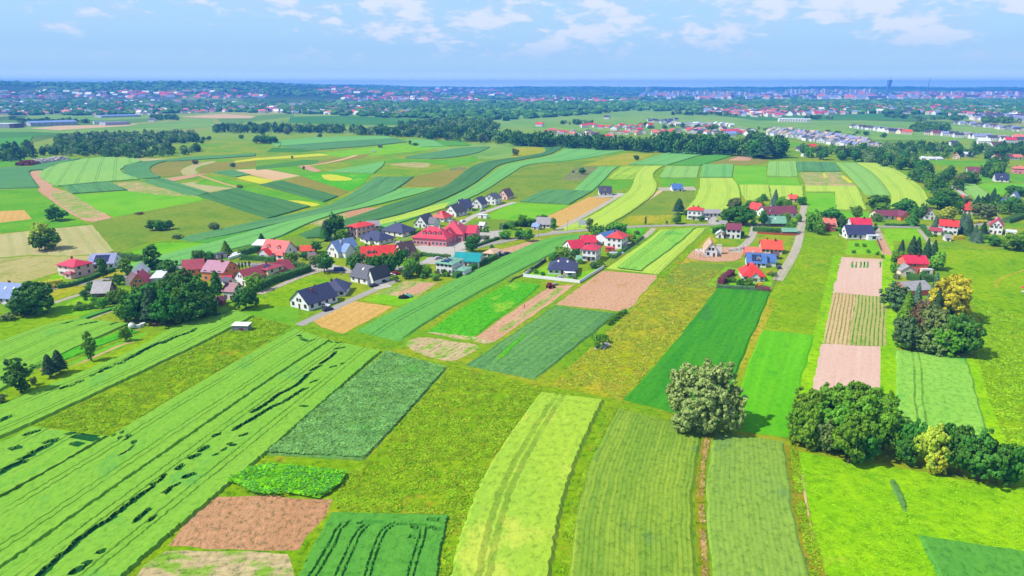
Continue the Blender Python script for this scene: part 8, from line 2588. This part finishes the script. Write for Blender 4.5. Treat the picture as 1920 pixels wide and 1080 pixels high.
# scattered far town houses: too many and too small to be single things
def town(name, items, label):
    mats = [wallm('white'), wallm('cream'), roofm('brick'), roofm('salmon'), roofm('slate'), roofm('crimson'), roofm('lilac')]
    V, Fq, MI = [], [], []
    m = MB()
    for (x, y, z, w, d, h, r, a, wi, ri) in items:
        ca, sa = math.cos(a), math.sin(a)
        def P_(u, v, zz): return (x + u * ca - v * sa, y + u * sa + v * ca, z + zz)
        w2, d2 = w / 2, d / 2
        c = [(-w2, -d2), (w2, -d2), (w2, d2), (-w2, d2)]
        for i in range(4):
            (a0, b0), (a1, b1) = c[i], c[(i + 1) % 4]
            m.face([P_(a0, b0, -1), P_(a1, b1, -1), P_(a1, b1, h), P_(a0, b0, h)], wi)
        m.face([P_(-w2 - .4, -d2 - .4, h), P_(w2 + .4, -d2 - .4, h), P_(w2 + .4, 0, h + r), P_(-w2 - .4, 0, h + r)], ri)
        m.face([P_(w2 + .4, d2 + .4, h), P_(-w2 - .4, d2 + .4, h), P_(-w2 - .4, 0, h + r), P_(w2 + .4, 0, h + r)], ri)
        m.face([P_(-w2, d2, h), P_(-w2, -d2, h), P_(-w2, 0, h + r - .3)], wi); m.face([P_(w2, -d2, h), P_(w2, d2, h), P_(w2, 0, h + r - .3)], wi)
    o = m.build(name, mats)
    tag(o, label, 'town', kind='stuff')
    return o


def scatter(polypx, n, out, size=(10, 16), ri=(2, 3, 4, 4, 6, 5, 3, 6, 0, 4), h=(4, 8), wi=(0, 1)):
    rs = np.random.RandomState(n + abs(int(polypx[0][0])))
    Q = np.array(polypx, float); lo, hi = Q.min(0), Q.max(0)
    k = 0
    while k < n:
        c = rs.uniform(lo, hi)
        if not _inside(c[None], Q)[0]: continue
        p = g(c[0], c[1]); w = rs.uniform(*size)
        out.append((p.x, p.y, p.z, w, rs.uniform(8, 12) * w / 12, rs.uniform(*h), w * 0.28, rs.uniform(-0.6, 0.6), int(rs.choice(wi)), int(rs.choice(ri)))); k += 1


TN = []
scatter([(-20, 215), (240, 216), (420, 211), (480, 208), (480, 196), (330, 190), (100, 192), (-20, 192)], 620, TN, (12, 22))
scatter([(480, 212), (770, 218), (780, 206), (620, 194), (480, 198)], 330, TN, (12, 22))
scatter([(640, 190), (900, 196), (900, 182), (640, 180)], 130, TN, (16, 30))
scatter([(0, 186), (500, 186), (500, 172), (0, 172)], 160, TN, (20, 40))
scatter([(600, 176), (960, 182), (960, 168), (600, 166)], 160, TN, (25, 50))
scatter([(960, 196), (1200, 194), (1200, 180), (960, 182)], 130, TN, (16, 34))
scatter([(1330, 214), (1480, 218), (1660, 212), (1920, 222), (1925, 205), (1660, 198), (1440, 200), (1300, 202)], 760, TN, (12, 24))
scatter([(1200, 186), (1920, 190), (1920, 176), (1200, 176)], 420, TN, (25, 60), ri=(3, 6, 4, 6), h=(8, 18))
scatter([(1830, 226), (1925, 229), (1925, 221), (1820, 219)], 130, TN, (12, 20), ri=(4, 6))
scatter([(1340, 216), (1460, 221), (1460, 212), (1340, 209)], 90, TN, (12, 20))
town('far_town', TN, 'dense pale and red roofed houses of the towns on the far plain')

# ------------------------------------------------------------------ air
hz = MB()
hz.box(-14500, 14500, -14500, 14500, -3.0, 200.0)
hm = bpy.data.materials.new('haze'); hm.use_nodes = True
ht = hm.node_tree
for n in list(ht.nodes): ht.nodes.remove(n)
ho = N(ht, 'ShaderNodeOutputMaterial')
hv = N(ht, 'ShaderNodeVolumePrincipled')
hv.inputs['Color'].default_value = (0.08, 0.34, 1.0, 1)
hv.inputs['Density'].default_value = 0.00015
hv.inputs['Anisotropy'].default_value = 0.0
ht.links.new(hv.outputs[0], ho.inputs['Volume'])
o = hz.build('haze', hm); tag(o, 'thin blue summer haze over the whole plain', 'haze', kind='stuff')
# ================================================================== ROUGH GRASS
WG = [(134, 184, 18), (154, 194, 30), (116, 172, 20), (146, 186, 24), (168, 176, 44), (142, 190, 20)]
tufts('rough_grass', [(842, 690), (1000, 730), (1010, 738), (920, 862), (870, 982), (838, 1100), (818, 1100), (842, 966), (622, 962), (640, 900), (688, 864)], 52000, 0.85, WG, 'rough yellow green grass between the leafy crop and the rye')
tufts('rough_grass', [(66, 798), (265, 702), (390, 642), (480, 594), (545, 612), (380, 712), (208, 816)], 42000, 0.85, WG + [(130, 190, 20)], 'rough grass of the wild meadow between the wheat strips')
tufts('rough_grass', [(1030, 722), (1100, 660), (1178, 586), (1262, 500), (1405, 515), (1345, 540), (1252, 656), (1166, 750)], 42000, 0.9, [(174, 196, 40), (190, 196, 56), (156, 190, 40), (140, 174, 44), (204, 176, 74)], 'dry grass of the long meadow left of the deep green field')
tufts('rough_grass', [(1106, 850), (1150, 758), (1160, 762), (1112, 850), (1084, 945), (1064, 1100), (1046, 1100), (1056, 1000), (1076, 945)], 6000, 0.8, WG, 'rough grass on the bank right of the rye')
tufts('rough_grass', [(1318, 1100), (1310, 950), (1314, 880), (1324, 806), (1334, 806), (1322, 880), (1320, 950), (1330, 1100)], 3500, 0.7, [(190, 150, 90), (150, 160, 30), (206, 170, 120)], 'dry brown grass on the bank between the two rowed fields')
tufts('rough_grass', [(1480, 836), (1490, 836), (1500, 880), (1514, 960), (1560, 1100), (1524, 1100), (1494, 960)], 5000, 0.7, WG, 'rough grass on the bank left of the lime meadow')
tufts('rough_grass', [(425, 905), (470, 882), (520, 874), (650, 890), (640, 912), (600, 936), (480, 932)], 9000, 0.9, [(118, 212, 20), (140, 226, 24), (84, 180, 30), (90, 160, 80)], 'bright green sprawling weeds', zoff=0.95, sz=0.6, hgt=0.3)
tufts('crop_leaves', [(500, 850), (600, 762), (724, 660), (836, 690), (756, 782), (682, 860)], 42000, 0.8, [(120, 176, 96), (140, 194, 94), (104, 162, 84), (126, 184, 88)], 'leaves of the dark green crop beside the wheat', zoff=0.5, sz=0.75)
tufts('rough_grass', [(560, 618), (720, 660), (850, 686), (1000, 722), (1150, 760), (1300, 798), (1310, 806), (1150, 768), (1000, 735), (850, 695), (715, 668), (556, 624)], 7000, 0.8, WG, 'rough grass along the cross track')
tufts('rough_grass', [(1760, 560), (1840, 560), (1925, 600), (1925, 880), (1885, 830), (1850, 740), (1828, 665), (1842, 600)], 22000, 0.9, [(150, 204, 24), (164, 206, 36), (136, 190, 30)], 'rough grass of the meadow right of the light grain field')
tufts('rough_grass', [(1490, 848), (1700, 884), (1925, 922), (1960, 1100), (1560, 1100), (1518, 980)], 12000, 0.5, [(156, 226, 16), (166, 226, 30), (140, 212, 16)], 'grass of the lime green meadow in the right foreground')
tufts('rough_grass', [(1450, 545), (1512, 440), (1588, 436), (1578, 490), (1535, 625), (1432, 612)], 14000, 0.8, [(140, 196, 30), (160, 200, 40), (120, 170, 40)], 'grass of the meadow between the lane and the tilled strip')
